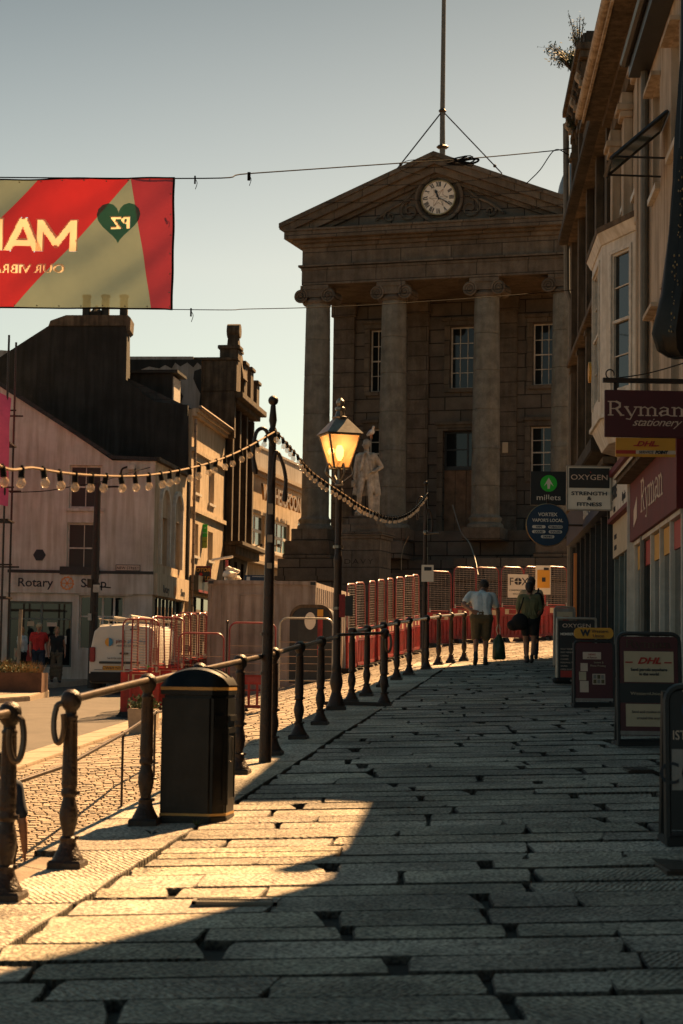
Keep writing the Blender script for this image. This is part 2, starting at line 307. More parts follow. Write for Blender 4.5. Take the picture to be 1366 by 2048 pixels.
class Slabs:
    def __init__(s): s.v = []; s.f = []; s.uv = []; s.c = []
    def add(s, pts, zf, lift=0., amp=.012, tone=1., rnd=.005):      # pts: quad corners in plan, ccw
        ring = []
        for i in range(4):
            a, b = Vector(pts[i]), Vector(pts[(i+1) % 4]); L = (b-a).length; k = max(2, int(L/.09)); nn = Vector((b.y-a.y, a.x-b.x)).normalized()
            for j in range(k):
                t = j/k; p = a.lerp(b, t); q = noise.noise(Vector((p.x*9, p.y*9, 3.3)))*amp + noise.noise(Vector((p.x*2.1, p.y*2.1, 9)))*amp
                ring.append(p + nn*(q-(.012 if j == 0 else 0)))
        c = sum(ring, Vector((0, 0)))/len(ring); n = len(ring); b0 = len(s.v); th = random.choice([-1, 1])*random.uniform(.35, 1.0)+random.choice([0, 0, 1.57]); ct, st = math.cos(th), math.sin(th); off = random.uniform(0, 50)
        def V(p, dz): s.v.append((p.x, p.y, zf(p.x, p.y)+lift+dz)); s.uv.append(((p.x-c.x)*ct-(p.y-c.y)*st+off, (p.x-c.x)*st+(p.y-c.y)*ct+off))
        for p in ring: V(c+(p-c)*(1-rnd*1.6/max(.2, (p-c).length)), 0)
        for p in ring: V(p, -.007)
        for p in ring: V(p, -.06)
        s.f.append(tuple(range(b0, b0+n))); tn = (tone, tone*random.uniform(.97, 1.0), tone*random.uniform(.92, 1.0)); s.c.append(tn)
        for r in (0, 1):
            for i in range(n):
                s.f.append((b0+r*n+i, b0+(r+1)*n+i, b0+(r+1)*n+(i+1) % n, b0+r*n+(i+1) % n)); s.c.append(tuple(x*.18 for x in tn))  # slab sides toned dark: joint dirt, with the gap's shade painted in
    def build(s, name, mt):
        me = bpy.data.meshes.new(name); me.from_pydata(s.v, [], s.f)
        me.uv_layers.new(name='UVMap'); me.color_attributes.new('tone', 'FLOAT_COLOR', 'CORNER'); u = me.uv_layers['UVMap']; ca = me.color_attributes['tone']
        for p, c in zip(me.polygons, s.c):
            for li in p.loop_indices: u.data[li].uv = s.uv[me.loops[li].vertex_index]; ca.data[li].color = (*c, 1)
        me.materials.append(mt); o = bpy.data.objects.new(name, me); COL.objects.link(o); return o
def sheet(name, mt, us, ys, lift=0., xf=None, zf=gz):
    vs = []; fs = []
    for Y in ys:
        for u in us: X = (xf or (lambda u, Y: fx(Y)+u))(u, Y); vs.append((X, Y, zf(X, Y)+lift))
    n = len(us)
    for j in range(len(ys)-1):
        for i in range(n-1): fs.append((j*n+i, j*n+i+1, (j+1)*n+i+1, (j+1)*n+i))
    return struct(MB().add(vs, fs).build(name, mt, smooth=True))
fr = lambda a, b, n: [a+(b-a)*i/n for i in range(n+1)]
sheet('ground', M['mortar'], [-260, -60, -30, -20]+fr(-14, -.32, 30)+[-.28, 3, 6, 10, 20, 60, 300], fr(-10, 60, 70)+[70, 80, 95, 115, 150, 300, 900], -.06)
sheet('road', M['asphalt'], fr(-24, -6.02, 12), fr(6, 110, 104), .0)
def facX(Y): return 2.82+.054*Y
sheet('terrace_bed', M['terr'], [0, .25, .5, .75, 1], fr(5, 41.2, 36), -.042, lambda u, Y: (fx(Y)-.38)*(1-u)+(facX(Y)+.1)*u, tz)
sl = Slabs(); Y = 6.3
row = 0
while Y < 41.0:
    d = random.uniform(.30, .52) if Y > 9 else random.uniform(.36, .48)
    g = random.choice([.02, .026, .032, .04, .05])*random.uniform(.85, 1.15); X = fx(Y)+.43+random.uniform(-.01, .02); first = True
    ends = facX(Y)-.02
    while X < ends-.25:
        Ln = random.choice([.5, .75, 1.0, 1.25, 1.6])*random.uniform(.85, 1.15)
        if first: Ln *= random.uniform(.4, 1); first = False
        x1 = min(X+Ln, ends)
        if ends-x1 < .3: x1 = ends
        sk = .02*math.sin(row*1.7); gy = random.uniform(-.012, .012); j = random.uniform(-.08, .08)
        tn = random.uniform(.70, 1.15)
        split = random.random() < .07 and x1-X > .8
        ys0, ys1 = Y+g/2+sk*X+gy*.5, Y+d-g/2+sk*x1+gy
        q = [(X, ys0), (x1, ys0+sk*(x1-X)), (x1+j, ys1), (X+j*.3, ys1-sk*(x1-X))]
        if split:
            ym = (ys0+ys1)/2; sl.add([q[0], q[1], (x1+j/2, ym-.006), (X, ym-.006)], tz, random.uniform(-.004, .004), tone=tn); sl.add([(X, ym+.008), (x1+j/2, ym+.008), q[2], q[3]], tz, random.uniform(-.004, .004), tone=tn*random.uniform(.9, 1.1))
        else: sl.add(q, tz, random.uniform(-.004, .005), tone=tn, amp=.010)
        X = x1+random.choice([.016, .02, .026, .032, .04, .055])
    Y += d; row += 1
Y = 5.9                                                      # long edge slabs under the railing
while Y < 41.0:
    L = random.uniform(1.3, 2.1); a = -.13 if Y < 11.3 else -.40; b = random.uniform(.355, .385); y1 = Y+L-.02
    sl.add([(fx(Y)+a, Y), (fx(Y)+b, Y), (fx(y1)+b, y1), (fx(y1)+a, y1)], tz, random.uniform(0, .006), amp=.014, tone=random.uniform(.95, 1.15)); Y += L+.01
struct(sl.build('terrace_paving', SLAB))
st = Slabs(); Y = 12.8                                       # setts of the bank and of the upper street
while Y < 60:
    dy = random.uniform(.12, .15) if Y < 30 else random.uniform(.15, .2); lo = -5.38
    hi = -.32 if Y < 41.1 else 9.; X = fx(Y)+lo-random.uniform(0, .15)
    while X < fx(Y)+hi-.05:
        ln = random.uniform(.10, .17) if Y < 30 else random.uniform(.2, .38)
        x1 = min(X+ln, fx(Y)+hi)
        if not (Y > 50 and X < fx(Y)-4): 
            zf = gz; gq = .014
            w_ = .012*noise.noise(Vector((X*2, Y*2, 0)))
            gy_ = .03; gq = .008; vs = [(X, Y+w_), (x1-gq, Y+w_), (x1-gq, Y+dy-gy_+w_), (X, Y+dy-gy_+w_)]; b0 = len(st.v); tn = random.uniform(.75, 1.2); h = random.uniform(-.006, .008)
            for i, (a, b) in enumerate(vs):
                e = .012; ca = a+(e if i in (0, 3) else -e); cb = b+(e if i < 2 else -e); st.v.append((ca, cb, zf(a, b)+h)); st.uv.append((a, b))
            for a, b in vs: st.v.append((a, b, zf(a, b)-.045)); st.uv.append((a, b))
            st.f.append((b0, b0+1, b0+2, b0+3)); st.c.append((tn, tn*.97, tn*.93))
            for i in range(4): st.f.append((b0+i, b0+4+i, b0+4+(i+1) % 4, b0+(i+1) % 4)); st.c.append((tn*.8,)*3)
        X = x1
    Y += dy
SETT = mat('sett_granite', (.34, .28, .21), .8, .3, 3, .5, 45, speck=.3)
struct(st.build('sett_paving', SETT))
kb = MB(); Y = 14                                            # kerb stones between setts and road
while Y < 48:
    y1 = Y+random.uniform(.9, 1.2); q = [(fx(Y)-6.05, Y), (fx(Y)-5.42, Y), (fx(y1)-5.42, y1-.02), (fx(y1)-6.05, y1-.02)]
    kb.prism([(a, b, gz(a, b)-.05) for a, b in q], (0, 0, .10)); Y = y1
struct(kb.build('kerb', M['concrete'], bev=.012))
wl = MB(); ys = fr(5.5, 41, 60)                              # retaining wall of the terrace
for a, b in zip(ys, ys[1:]):
    oa = -.12 if a < 11.2 else -.385; ob = oa
    A0 = (fx(a)+oa, a); B0 = (fx(b)+ob, b)
    wl.add([(A0[0]-.01, a, S*a-.045), (B0[0]-.01, b, S*b-.045), (B0[0]-.01, b, S*b-1.6), (A0[0]-.01, a, S*a-1.6),
            (A0[0]+.3, a, S*a-.045), (B0[0]+.3, b, S*b-.045), (B0[0]+.3, b, S*b-1.6), (A0[0]+.3, a, S*a-1.6)], [(0, 1, 2, 3), (7, 6, 5, 4), (0, 4, 5, 1), (0, 3, 7, 4), (1, 5, 6, 2)])
tag(wl.build('retaining_wall', M['wall']), 'low granite retaining wall dropping from the raised terrace to the cobbles', 'wall')
# inspection cover in the slabs
mc = T(470, 1808); o = thing('inspection_cover', 'rectangular metal inspection cover set in the shaded paving', 'drain cover', (mc.x, mc.y, tz(mc.x, mc.y)+.004), 0)
b = MB(); W, H = .215, .085
for q in ((-W, W, -H, -H+.02), (-W, W, H-.02, H), (-W, -W+.02, -H, H), (W-.02, W, -H, H)): b.box(q[0], q[1], q[2], q[3], 0, .016)
for i in range(26):
    for j in range(8): x = -W+.03+i*.0155; y = -H+.027+j*.0165; b.frus(x, x+.010, y, y+.010, .006, .012, .002, .002)
b.box(-W+.02, W-.02, -H+.02, H-.02, -.02, .006)
b.build('cover_plate', M['pipe'], o)
for s_ in (-1, 1): MB().box(s_*.155-.03, s_*.155+.03, -.008, .012, .0125, .014).build('lifting_slot', M['zinc'], o)
for (px_, py_, gw, gl) in ((1345, 1730, .10, .42), (1275, 1540, .12, .3)):
    p = T(px_, py_); o = thing('drain_channel', 'grey slotted drain cover let into the slabs near the dark sandwich board' if py_ > 1600 else 'small gully grating in the slabs below the red framed board', 'drain', (p.x, p.y, tz(p.x, p.y)+.003))
    b = MB().box(-gw, gw, -gl, gl, -.02, .003)
    for i in range(int(gl*2/.05)): b.box(-gw+.02, gw-.02, -gl+.02+i*.05, -gl+.045+i*.05, .003, .012)
    b.build('grating', M['iron'], o)
# pavement of the far corner and the planted island
def kerbpoly(name, pts, h, mt):
    return struct(MB().prism([(p.x, p.y, p.z-.1) for p in pts], (0, 0, h+.1)).build(name, mt, bev=.02))
P1 = [T(-330, 1396, 1.6), T(100, 1376, 1.6), T(205, 1362, 1.5)]
far = [Vector((-5.0, 60, S*60-1.38)), Vector((-5.0, 66, S*66-1.45)), Vector((-24, 66, S*66-1.6))]
kerbpoly('pavement', P1+far, .12, M['concrete'])
P2 = [T(-330, 1432, 1.25), T(60, 1402, 1.25), T(98, 1390, 1.25), T(92, 1384, 1.25), T(-330, 1402, 1.25)]
kerbpoly('traffic_island', P2, .12, M['concrete'])
# ------------------------------------------------------------------ building helpers (local: x along the face, y into the building, z up)
def wall(b, x0, x1, z0, z1, ops=(), y0=0., y1=.35):
    xs = sorted({x0, x1, *[o[0] for o in ops], *[o[1] for o in ops]}); zs = sorted({z0, z1, *[o[2] for o in ops], *[o[3] for o in ops]})
    for i in range(len(xs)-1):
        run = None
        for j in range(len(zs)-1):
            cx, cz = (xs[i]+xs[i+1])/2, (zs[j]+zs[j+1])/2
            if any(o[0] < cx < o[1] and o[2] < cz < o[3] for o in ops):
                if run is not None: b.box(xs[i], xs[i+1], y0, y1, run, zs[j]); run = None
            elif run is None: run = zs[j]
        if run is not None: b.box(xs[i], xs[i+1], y0, y1, run, zs[-1])
    return b
def window(par, x0, x1, z0, z1, nx=2, nz=2, y=.12, fr_=.06, bar=.025, fm=None, gm=None, sill=True, sm_=None, name='window', mid=True, curtain=False):
    fm = fm or M['frame']; b = MB(); e = .003
    b.box(x0+e, x0+fr_, y, y+.08, z0+e, z1-e).box(x1-fr_, x1-e, y, y+.08, z0+e, z1-e).box(x0+fr_, x1-fr_, y, y+.08, z1-fr_, z1-e).box(x0+fr_, x1-fr_, y, y+.08, z0+e, z0+fr_)
    iw = (x1-x0-2*fr_); ih = (z1-z0-2*fr_)
    for i in range(1, nx): c = x0+fr_+iw*i/nx; b.box(c-bar/2, c+bar/2, y+.015, y+.06, z0+fr_, z1-fr_)
    for j in range(1, nz):
        c = z0+fr_+ih*j/nz; h = bar if not (mid and j*2 == nz) else bar*1.8
        b.box(x0+fr_, x1-fr_, y+.008, y+.065, c-h/2, c+h/2)
    o = b.build(name, fm, par)
    MB().box(x0+fr_*.6, x1-fr_*.6, y+.04, y+.05, z0+fr_*.6, z1-fr_*.6).build('pane', gm or M['glass'], o)
    if sill: MB().box(x0-.07, x1+.07, -.07, .10, z0-.09, z0-.003).build('sill', sm_ or fm, o)
    return o
def rowface(Y, off=0.): return Vector((2.82+off+.054*Y, Y, 0))
RA = math.atan2(-1, -.054)
def rlen(Ya, Yb): return (Yb-Ya)*math.hypot(1, .054)
# ------------------------------------------------------------------ the market building with its portico
MA = -math.radians(17.5); MP = Vector((-.90, 68, 0)); gzm = 2.2
mk = thing('market_house', 'granite market building with four column portico, pediment clock and flagpole', 'building', (MP.x, MP.y, 0), MA)
ex = Vector((math.cos(MA), math.sin(MA), 0)); ey = Vector((-math.sin(MA), math.cos(MA), 0))
def mloc(px, py, yl):                        # pixel -> local (x, z) on the plane y = yl of the market building
    d = ray(px, py); o = CAM-MP; t = (yl-o.dot(ey))/d.dot(ey); p = o+d*t; return p.dot(ex), p.z
CX = [0, 2.72, 5.95, 8.62]; ZB = 6.62; ZC = 14.98
b = MB()
ops = []
wins = []
for (a, c, top, bot) in ((741, 779, 660, 783), (901, 951, 654, 776), (1066, 1112, 647, 769), (1061, 1110, 853, 955), (738, 775, 858, 955)):
    x0, z1 = mloc(a, top, 3.2); x1, z0 = mloc(c, bot, 3.2); ops.append((x0, x1, z0, z1)); wins.append((x0, x1, z0, z1))
dx0, dz1 = mloc(886, 862, 3.2); dx1, dz0 = mloc(950, 1082, 3.2); door = (dx0, dx1, 6.65, dz1); ops.append(door)
wall(b, -.4, 9.4, 6.6, 15.6, ops, 3.2, 3.75)
b.box(.25, 9.4, 3.76, 20, 1.5, 14.4)
b.box(-.4, -.05, 3.75-.02, 3.76, 6.6, 15.6)
b.build('wall', M['granite'], mk)
pl = MB()                                                    # antae, strings and window surrounds
for x0, x1 in ((-.43, .36), (2.35, 3.1), (5.55, 6.3), (8.3, 9.0)): pl.box(x0, x1, 3.08, 3.2, 6.62, 14.5).box(x0-.06, x1+.06, 3.0, 3.2, 14.5, 14.98).box(x0-.04, x1+.04, 3.04, 3.2, 6.62, 7.0)
for x0, x1, z0, z1 in ops:
    pl.box(x0-.2, x0-.002, 3.13, 3.2, z0, z1+.2).box(x1+.002, x1+.2, 3.13, 3.2, z0, z1+.2).box(x0-.002, x1+.002, 3.13, 3.2, z1+.002, z1+.2).box(x0-.28, x1+.28, 3.05, 3.2, z1+.201, z1+.32)
pl.build('pilaster', M['granite2'], mk, bev=.01)
for i, (x0, x1, z0, z1) in enumerate(wins): 
    o = window(mk, x0, x1, z0, z1, 3 if i < 3 else 2, 4, 3.35, .05, .025, sill=False)
    MB().box(x0-.15, x1+.15, 3.08, 3.3, z0-.14, z0-.003).build('sill', M['granite2'], o)
dr = MB(); xm = (door[0]+door[1])/2+.25; zt = mloc(890, 935, 3.2)[1]; ztt = dz1
dr.box(door[0], door[1], 3.42, 3.5, zt-.08, zt+.06).box(door[0], door[0]+.07, 3.42, 3.5, zt, ztt).box(door[1]-.07, door[1], 3.42, 3.5, zt+.06, ztt).box(door[0]+.07, door[1]-.07, 3.42, 3.5, ztt-.07, ztt).box(xm-.03, xm+.03, 3.43, 3.48, zt+.06, ztt-.07).box(door[0]+.07, xm-.03, 3.43, 3.48, (zt+ztt)/2-.02, (zt+ztt)/2+.02)
dfr = dr.build('door', M['dark'], mk)
MB().box(door[0]+.05, door[1]-.05, 3.46, 3.47, zt+.05, ztt-.05).build('pane', M['glass'], dfr)
wd = MB()
for i in range(3): x = door[0]+i*(door[1]-door[0])/3; wd.box(x+.006, x+(door[1]-door[0])/3-.006, 3.44+.012*i, 3.5, 6.66, zt-.085)
wd.build('door_board', M['wood'], dfr)
b = MB(); x, z = mloc(1012, 895, 3.2); b.box(x-.1, x+.1, 3.05, 3.2, z-.2, z+.17).box(x-.04, x+.04, 3.03, 3.05, z-.02, z+.1); b.build('intercom_box', M['paper'], mk, bev=.01)
# columns
def colprof(z0, z1, rb, rt):
    p = [(rb*1.28, z0), (rb*1.28, z0+.10), (rb*1.22, z0+.14), (rb*1.1, z0+.17), (rb*1.12, z0+.24), (rb*1.18, z0+.28), (rb*1.18, z0+.34), (rb*1.03, z0+.40), (rb, z0+.46)]
    drums = [.18, .34, .51, .68, .84]; n = 30
    for i in range(n+1):
        t = i/n; r = rb+(rt-rb)*(t**1.6); z = z0+.46+(z1-z0-.46)*t; p.append((r, z))
    for dq in drums:
        z = z0+(z1-z0)*dq; r = rb+(rt-rb)*dq**1.6; p += [(r, z-.016), (r-.02, z-.008), (r-.02, z+.008), (r, z+.016)]
    return sorted(p[:9], key=lambda q: q[1])+sorted(p[9:], key=lambda q: q[1])
for i, cx in enumerate(CX):
    c = MB().lathe(colprof(ZB, ZC-.62, .475, .415), (cx, 0, 0), 28).build('column', M['granitecol'], mk, smooth=True)
    k = MB(); k.box(cx-.50, cx+.50, -.46, .46, ZC-.14, ZC-.002)
    k.box(cx-.47, cx+.47, -.42, .42, ZC-.40, ZC-.14)
    k.lathe([(.44, ZC-.62), (.47, ZC-.58), (.47, ZC-.50), (.42, ZC-.47), (.40, ZC-.40)], (cx, 0, 0), 28)
    for sx in (-1, 1):
        vc = (cx+sx*.50, -.42, ZC-.36)                       # volutes: bolster and a spiral of tube
        k.lathe([(.235, 0), (.20, -.14), (.16, -.42), (.20, -.70), (.235, -.84)], vc, 20, 'y')
        sp = []
        for q in range(44):
            a = q/43*2.6*2*math.pi; r = .255*(1-q/50)
            sp.append((vc[0]+sx*r*math.sin(-a)*-1*-1, -.445, vc[2]+r*math.cos(a)))
        k.tube(sp, [.040*(1-.55*q/43) for q in range(44)], 6); k.ball((vc[0], -.45, vc[2]), .045, 8)
    cap = k.build('capital', M['granite2'], mk, smooth=True); cap.parent = mk
    ped = MB().box(cx-.64, cx+.64, -.62, .62, 6.2, ZB-.002)
    if i in (0, 3): ped.box(cx-.80, cx+.80, -.80, .80, 5.75, 6.2).box(cx-.86, cx+.86, -.86, .86, 5.60, 5.75)
    ped.build('plinth', M['granite2'], mk, bev=.015)
# entablature
e = MB(); xl, xr = -.47, 9.09
e.box(xl, xr, -.44, 3.9, 15.0, 15.50).box(xl-.02, xr+.02, -.47, 3.9, 15.502, 15.60).box(xl-.10, xr+.10, -.55, 3.9, 15.602, 15.68)
e.box(xl+.01, xr-.01, -.43, 3.9, 15.682, 16.28)
for x in (2.8, 6.0): e.box(x-.006, x+.006, -.444, -.43, 15.0, 15.5)
e.build('entablature', M['granite2'], mk, bev=.008)
cn = MB(); cn.box(xl-.10, xr+.10, -.53, 3.9, 16.282, 16.42).box(xl-.26, xr+.26, -.69, 3.9, 16.422, 16.52).box(xl-.50, xr+.50, -.92, 3.9, 16.522, 16.78).box(xl-.55, xr+.55, -.97, 3.9, 16.782, 16.86)
for x in fr(xl-.4, xr+.4, 9): cn.box(x-.008, x+.008, -.926, -.92, 16.53, 16.78)
cn.build('cornice', M['granite2'], mk, bev=.012)
xc = (xl+xr)/2; ax = mloc(878, 298, -1.2)[1]; xa0, xa1 = xl-.66, xr+.66; zb = 16.865
pd = MB()
for s_ in (-1, 1):
    xe = xa0 if s_ < 0 else xa1; L = abs(xc-xe); rise = ax-.02-zb-.2
    for (t0, t1, yy) in ((0, .16, -1.02), (.162, .40, -.95), (.402, .66, -.78), (.662, .80, -.58)):   # stacked raking mouldings
        zt0, zt1 = -t0, -t1
        p = [(xe, zb+.2+zt0), (xc, ax+zt0), (xc, ax+zt1), (xe+(-s_)*(t1-.2)*L/rise if t1 > .2 else xe, zb+.2+zt1 if t1 <= .2 else zb)]
        if t0 > .2: p[0] = (xe+(-s_)*(t0-.2)*L/rise, zb)
        if t0 <= .2 < t1: p = [(xe, zb+.2-t0), (xc, ax-t0), (xc, ax-t1), (xe-s_*(t1-.2)*L/rise, zb), (xe, zb)]
        pd.xz(p, yy, 3.9)
pd.build('raking_cornice', M['granite2'], mk)
MB().xz([(xl, zb), (xr, zb), (xc, ax-.75)], -.40, 3.9).build('pediment', M['granite'], mk)
MB().xz([(.1, 14.41), (9.5, 14.41), (xc+.3, 16.6)], 3.905, 20).build('roof', M['slate'], mk)
# carved scrolls beside the clock
cxk, czk = mloc(880, 398, -.45)
cv = MB()
for s_ in (-1, 1):
    for (ox, oz, R_, turns) in ((1.05, -.36, .36, 1.6), (1.75, -.50, .22, 1.4)):
        sp = []
        for q in range(30): a = q/29*turns*2*math.pi; r = R_*(1-q/34); sp.append((cxk+s_*(ox+.0+r*math.sin(a)), -.47, czk+oz+r*math.cos(a)))
        cv.tube(sp, [.05*(1-.5*q/29) for q in range(30)], 6)
    cv.tube(spline([(cxk+s_*.70, -.46, czk+.52), (cxk+s_*.95, -.46, czk+.28), (cxk+s_*1.25, -.46, czk+.0), (cxk+s_*1.75, -.46, czk-.26), (cxk+s_*2.25, -.46, czk-.62)]), .045, 6)
    for q in range(5): a = .5+q*.25; cv.tube([(cxk+s_*.72*math.sin(a), -.46, czk+.72*math.cos(a)), (cxk+s_*1.02*math.sin(a), -.46, czk+1.0*math.cos(a))], .035, 5)
cv.box(cxk-2.5, cxk+2.5, -.52, -.40, czk-.86, czk-.76)
cv.build('scroll_carving', M['granite2'], mk, smooth=True)
ck = MB().lathe([(.84, 0), (.84, .20), (.76, .22), (.70, .14), (.66, .05), (.62, .05)], (cxk, -.42, czk), 40, 'y').build('clock', M['granite2'], mk, smooth=True)
# the lathe's y axis is reversed: dial sits proud of the surround's floor
zy = -.66
MB().lathe([(.585, 0), (.585, .02)], (cxk, zy+.02, czk), 40, 'y').build('dial', M['dialw'], ck)
hr = MB()
R1_, R0_ = .60, .565
for k in range(40):
    a0, a1 = 2*math.pi*k/40, 2*math.pi*(k+1)/40
    pr = lambda r, a: (cxk+r*math.sin(a), zy-.03, czk+r*math.cos(a))
    hr.prism([pr(R0_, a0), pr(R1_, a0), pr(R1_, a1), pr(R0_, a1)], (0, .05, 0))
hr.build('dial_rim', M['brass'], ck)
nm = MB()
RN = ['XII', 'I', 'II', 'III', 'IV', 'V', 'VI', 'VII', 'VIII', 'IX', 'X', 'XI']
for h, s_ in enumerate(RN):
    a = math.radians(30*h); wd_ = {'I': .045, 'V': .085, 'X': .085}; tot = sum(wd_[c] for c in s_); k = .19/max(.19, tot); o_ = -tot/2*k
    er = Vector((math.sin(a), 0, math.cos(a))); et = Vector((math.cos(a), 0, -math.sin(a))); c0 = Vector((cxk, zy-.012, czk))+er*.455
    def bar(t0, r0_, t1, r1_, w2):
        p0 = c0+et*t0+er*r0_; p1 = c0+et*t1+er*r1_; nm.prism([p0-et*w2, p0+et*w2, p1+et*w2, p1-et*w2], (0, .012, 0))
    for c in s_:
        wv = wd_[c]*k; m_ = o_+wv/2
        if c == 'I': bar(m_, -.08, m_, .08, .014*k)
        elif c == 'V': bar(m_-.028*k, .08, m_, -.08, .014*k); bar(m_+.03*k, .08, m_, -.08, .006)
        else: bar(m_-.03*k, .08, m_+.03*k, -.08, .014*k); bar(m_+.03*k, .08, m_-.03*k, -.08, .006)
        o_ += wv
for k in range(60):
    a = math.radians(6*k); er = Vector((math.sin(a), 0, math.cos(a))); et = Vector((math.cos(a), 0, -math.sin(a))); c0 = Vector((cxk, zy-.011, czk)); nm.prism([c0+er*.545-et*.006, c0+er*.545+et*.006, c0+er*.562+et*.006, c0+er*.562-et*.006], (0, .011, 0))
nm.build('numerals', M['dark'], ck)
tr = MB()
for k in range(6):
    a = math.radians(60*k); b_ = math.radians(60*(k+1)); f_ = lambda r, q: Vector((cxk+r*math.sin(q), zy-.004, czk+r*math.cos(q)))
    tr.tube([f_(.17, a), f_(.33, (a+b_)/2), f_(.17, b_)], .007, 4); tr.tube([f_(.33, (a+b_)/2), f_(.06, a)], .006, 4)
tr.build('dial_tracery', M['brass'], ck)
for nme, ang, L, w2 in (('hour_hand', 30*11.33, .30, .045), ('minute_hand', 121, .46, .024)):
    a = math.radians(ang); er = Vector((math.sin(a), 0, math.cos(a))); et = Vector((math.cos(a), 0, -math.sin(a))); c0 = Vector((cxk, zy-(.035 if w2 > .03 else .05), czk))
    MB().prism([c0-er*.08-et*w2*.5, c0-er*.08+et*w2*.5, c0+er*L*.55+et*w2*.55, c0+er*L*.7+et*w2*1.15, c0+er*L, c0+er*L*.7-et*w2*1.15, c0+er*L*.55-et*w2*.55], (0, .01, 0)).build(nme, M['dark'], ck)
# podium and steps
pod = MB(); pod.box(-1.0, 1.3, -.95, 3.1, 1.5, 5.58).box(-1.08, 1.36, -1.02, 3.1, 4.85, 5.0)
pod.box(5.1, 9.8, -.95, 3.1, 1.5, 5.58).box(5.05, 9.86, -1.02, 3.1, 4.85, 5.0).box(1.9, 3.3, -.7, .9, 5.60, 6.19)
pod.box(1.3, 5.1, .2, 3.1, 1.5, 5.585).box(-.95, 9.7, .7, 3.15, 5.59, 6.60)
pod.build('podium', M['granite'], mk, bev=.012)
stp = MB()
for i in range(8): stp.box(1.36, 5.04, -2.6+i*.33, .19, 1.5, 2.95+i*.31)
stp.build('steps', M['granite2'], mk, bev=.012)
# dome behind the portico
dm = MB(); dxl, dzl = 9.4, 0
dc = Vector((at(1235, 400, 82).x, 82, at(1235, 400, 82).z)); dl = ((dc-MP).dot(ex), (dc-MP).dot(ey), dc.z)
dm.lathe([(2.5*math.cos(a), 2.5*math.sin(a)) for a in [math.pi/2*i/12 for i in range(12)]]+[(.12, 2.5), (.12, 3.1), (.02, 3.3)], dl, 32)
dm.build('dome', M['domeb'], mk, smooth=True); MB().lathe([(2.55, -.25), (2.6, 0)], dl, 32).lathe([(2.3, -6), (2.3, -.25)], dl, 24).build('dome_drum', M['granite2'], mk)
# flagpole with stays
fp = thing('flagpole', 'tall bare flagpole rising above the pediment apex with two stays', 'flagpole', (0, 0, 0))
q0 = at(885, 300, 67.5); q1 = at(885, 222, 67.5); q2 = at(889, -60, 67.5)
MB().tube([q0-Vector((0, 0, .3)), q1, q2+Vector((0, 0, 3))], [.10, .085, .06], 10).build('pole', M['pipe'], fp, smooth=True)
MB().lathe([(.16, -.05), (.22, 0), (.16, .06)], q0+Vector((0, 0, .1)), 12).build('collar', M['iron'], fp); MB().lathe([(.1, -.06), (.14, 0), (.1, .06)], q1, 12).build('collar', M['iron'], fp)
for a in ((790, 343), (1004, 347)):
    e0 = at(a[0], a[1], 66.6 if a[0] < 800 else 66.9); MB().tube([q1, e0], .024, 6).ball(q1.lerp(e0, .88), .06, 6).build('stay', M['iron'], fp)
# ------------------------------------------------------------------ right-hand row (local x runs towards the viewer, y into the building)
def rbuild(name, label, Ya, Yb, ztop, mt, ops, off=0., depth=9., roofm='slate'):
    p = rowface(Yb, off); zb = S*Yb; o = thing(name, label, 'building', (p.x, p.y, zb), RA); L = rlen(Ya, Yb); H = ztop-zb
    b = MB(); wall(b, 0, L-.004, -1.4, H, ops, 0, .35); b.box(0, L-.004, .351, depth, -1.4, H-.01); b.build('wall', mt, o)
    r = MB(); r.add([(-.0, .36, H), (L-.004, .36, H), (L-.004, depth, H), (0, depth, H), (0, depth/2, H+2.2), (L-.004, depth/2, H+2.2)], [(0, 1, 5, 4), (3, 4, 5, 2), (0, 4, 3), (1, 2, 5), (0, 3, 2, 1)])
    if roofm: r.build('roof', M[roofm], o)
    return o, L, H, zb
def lx(Y, Yb): return rlen(Y, Yb)
def rpix(px, py, off=0.):                    # pixel on the facade plane -> (Y, z)
    d = ray(px, py); t = (2.82+off-CAM.x)/(d.x-.054*d.y); p = CAM+d*t; return p.y, p.z
# tall block out of frame on the near right (its roofline cuts the sunlight)
o, L, H, zb = rbuild('terraced_building', 'tall rendered building nearest on the right, mostly outside the frame', 3, 18.0, 17.0, M['render'], [(2+3*i, 3.1+3*i, 4+3.2*j, 5.7+3.2*j) for i in range(4) for j in range(3)])
for i in range(4):
    for j in range(3): window(o, 2+3*i, 3.1+3*i, 4+3.2*j, 5.7+3.2*j)
for i in range(4): MB().box(.4+3.4*i, 3.4+3.4*i, -.05, -.002, .3, 2.7).build('shop_window', M['glassb'], o)
o, L, H, zb = rbuild('low_terraced_building', 'lower rendered building beside the red fascia shop, outside the frame', 18.01, 23.19, 8.95, M['darkstone'], [(.9, 2, 4, 5.8), (2.9, 4, 4, 5.8)])
for q in ((.9, 2, 4, 5.8), (2.9, 4, 4, 5.8)): window(o, *q)
MB().box(.4, 4.3, -.05, -.002, .3, 2.5).build('shop_window', M['glassb'], o)
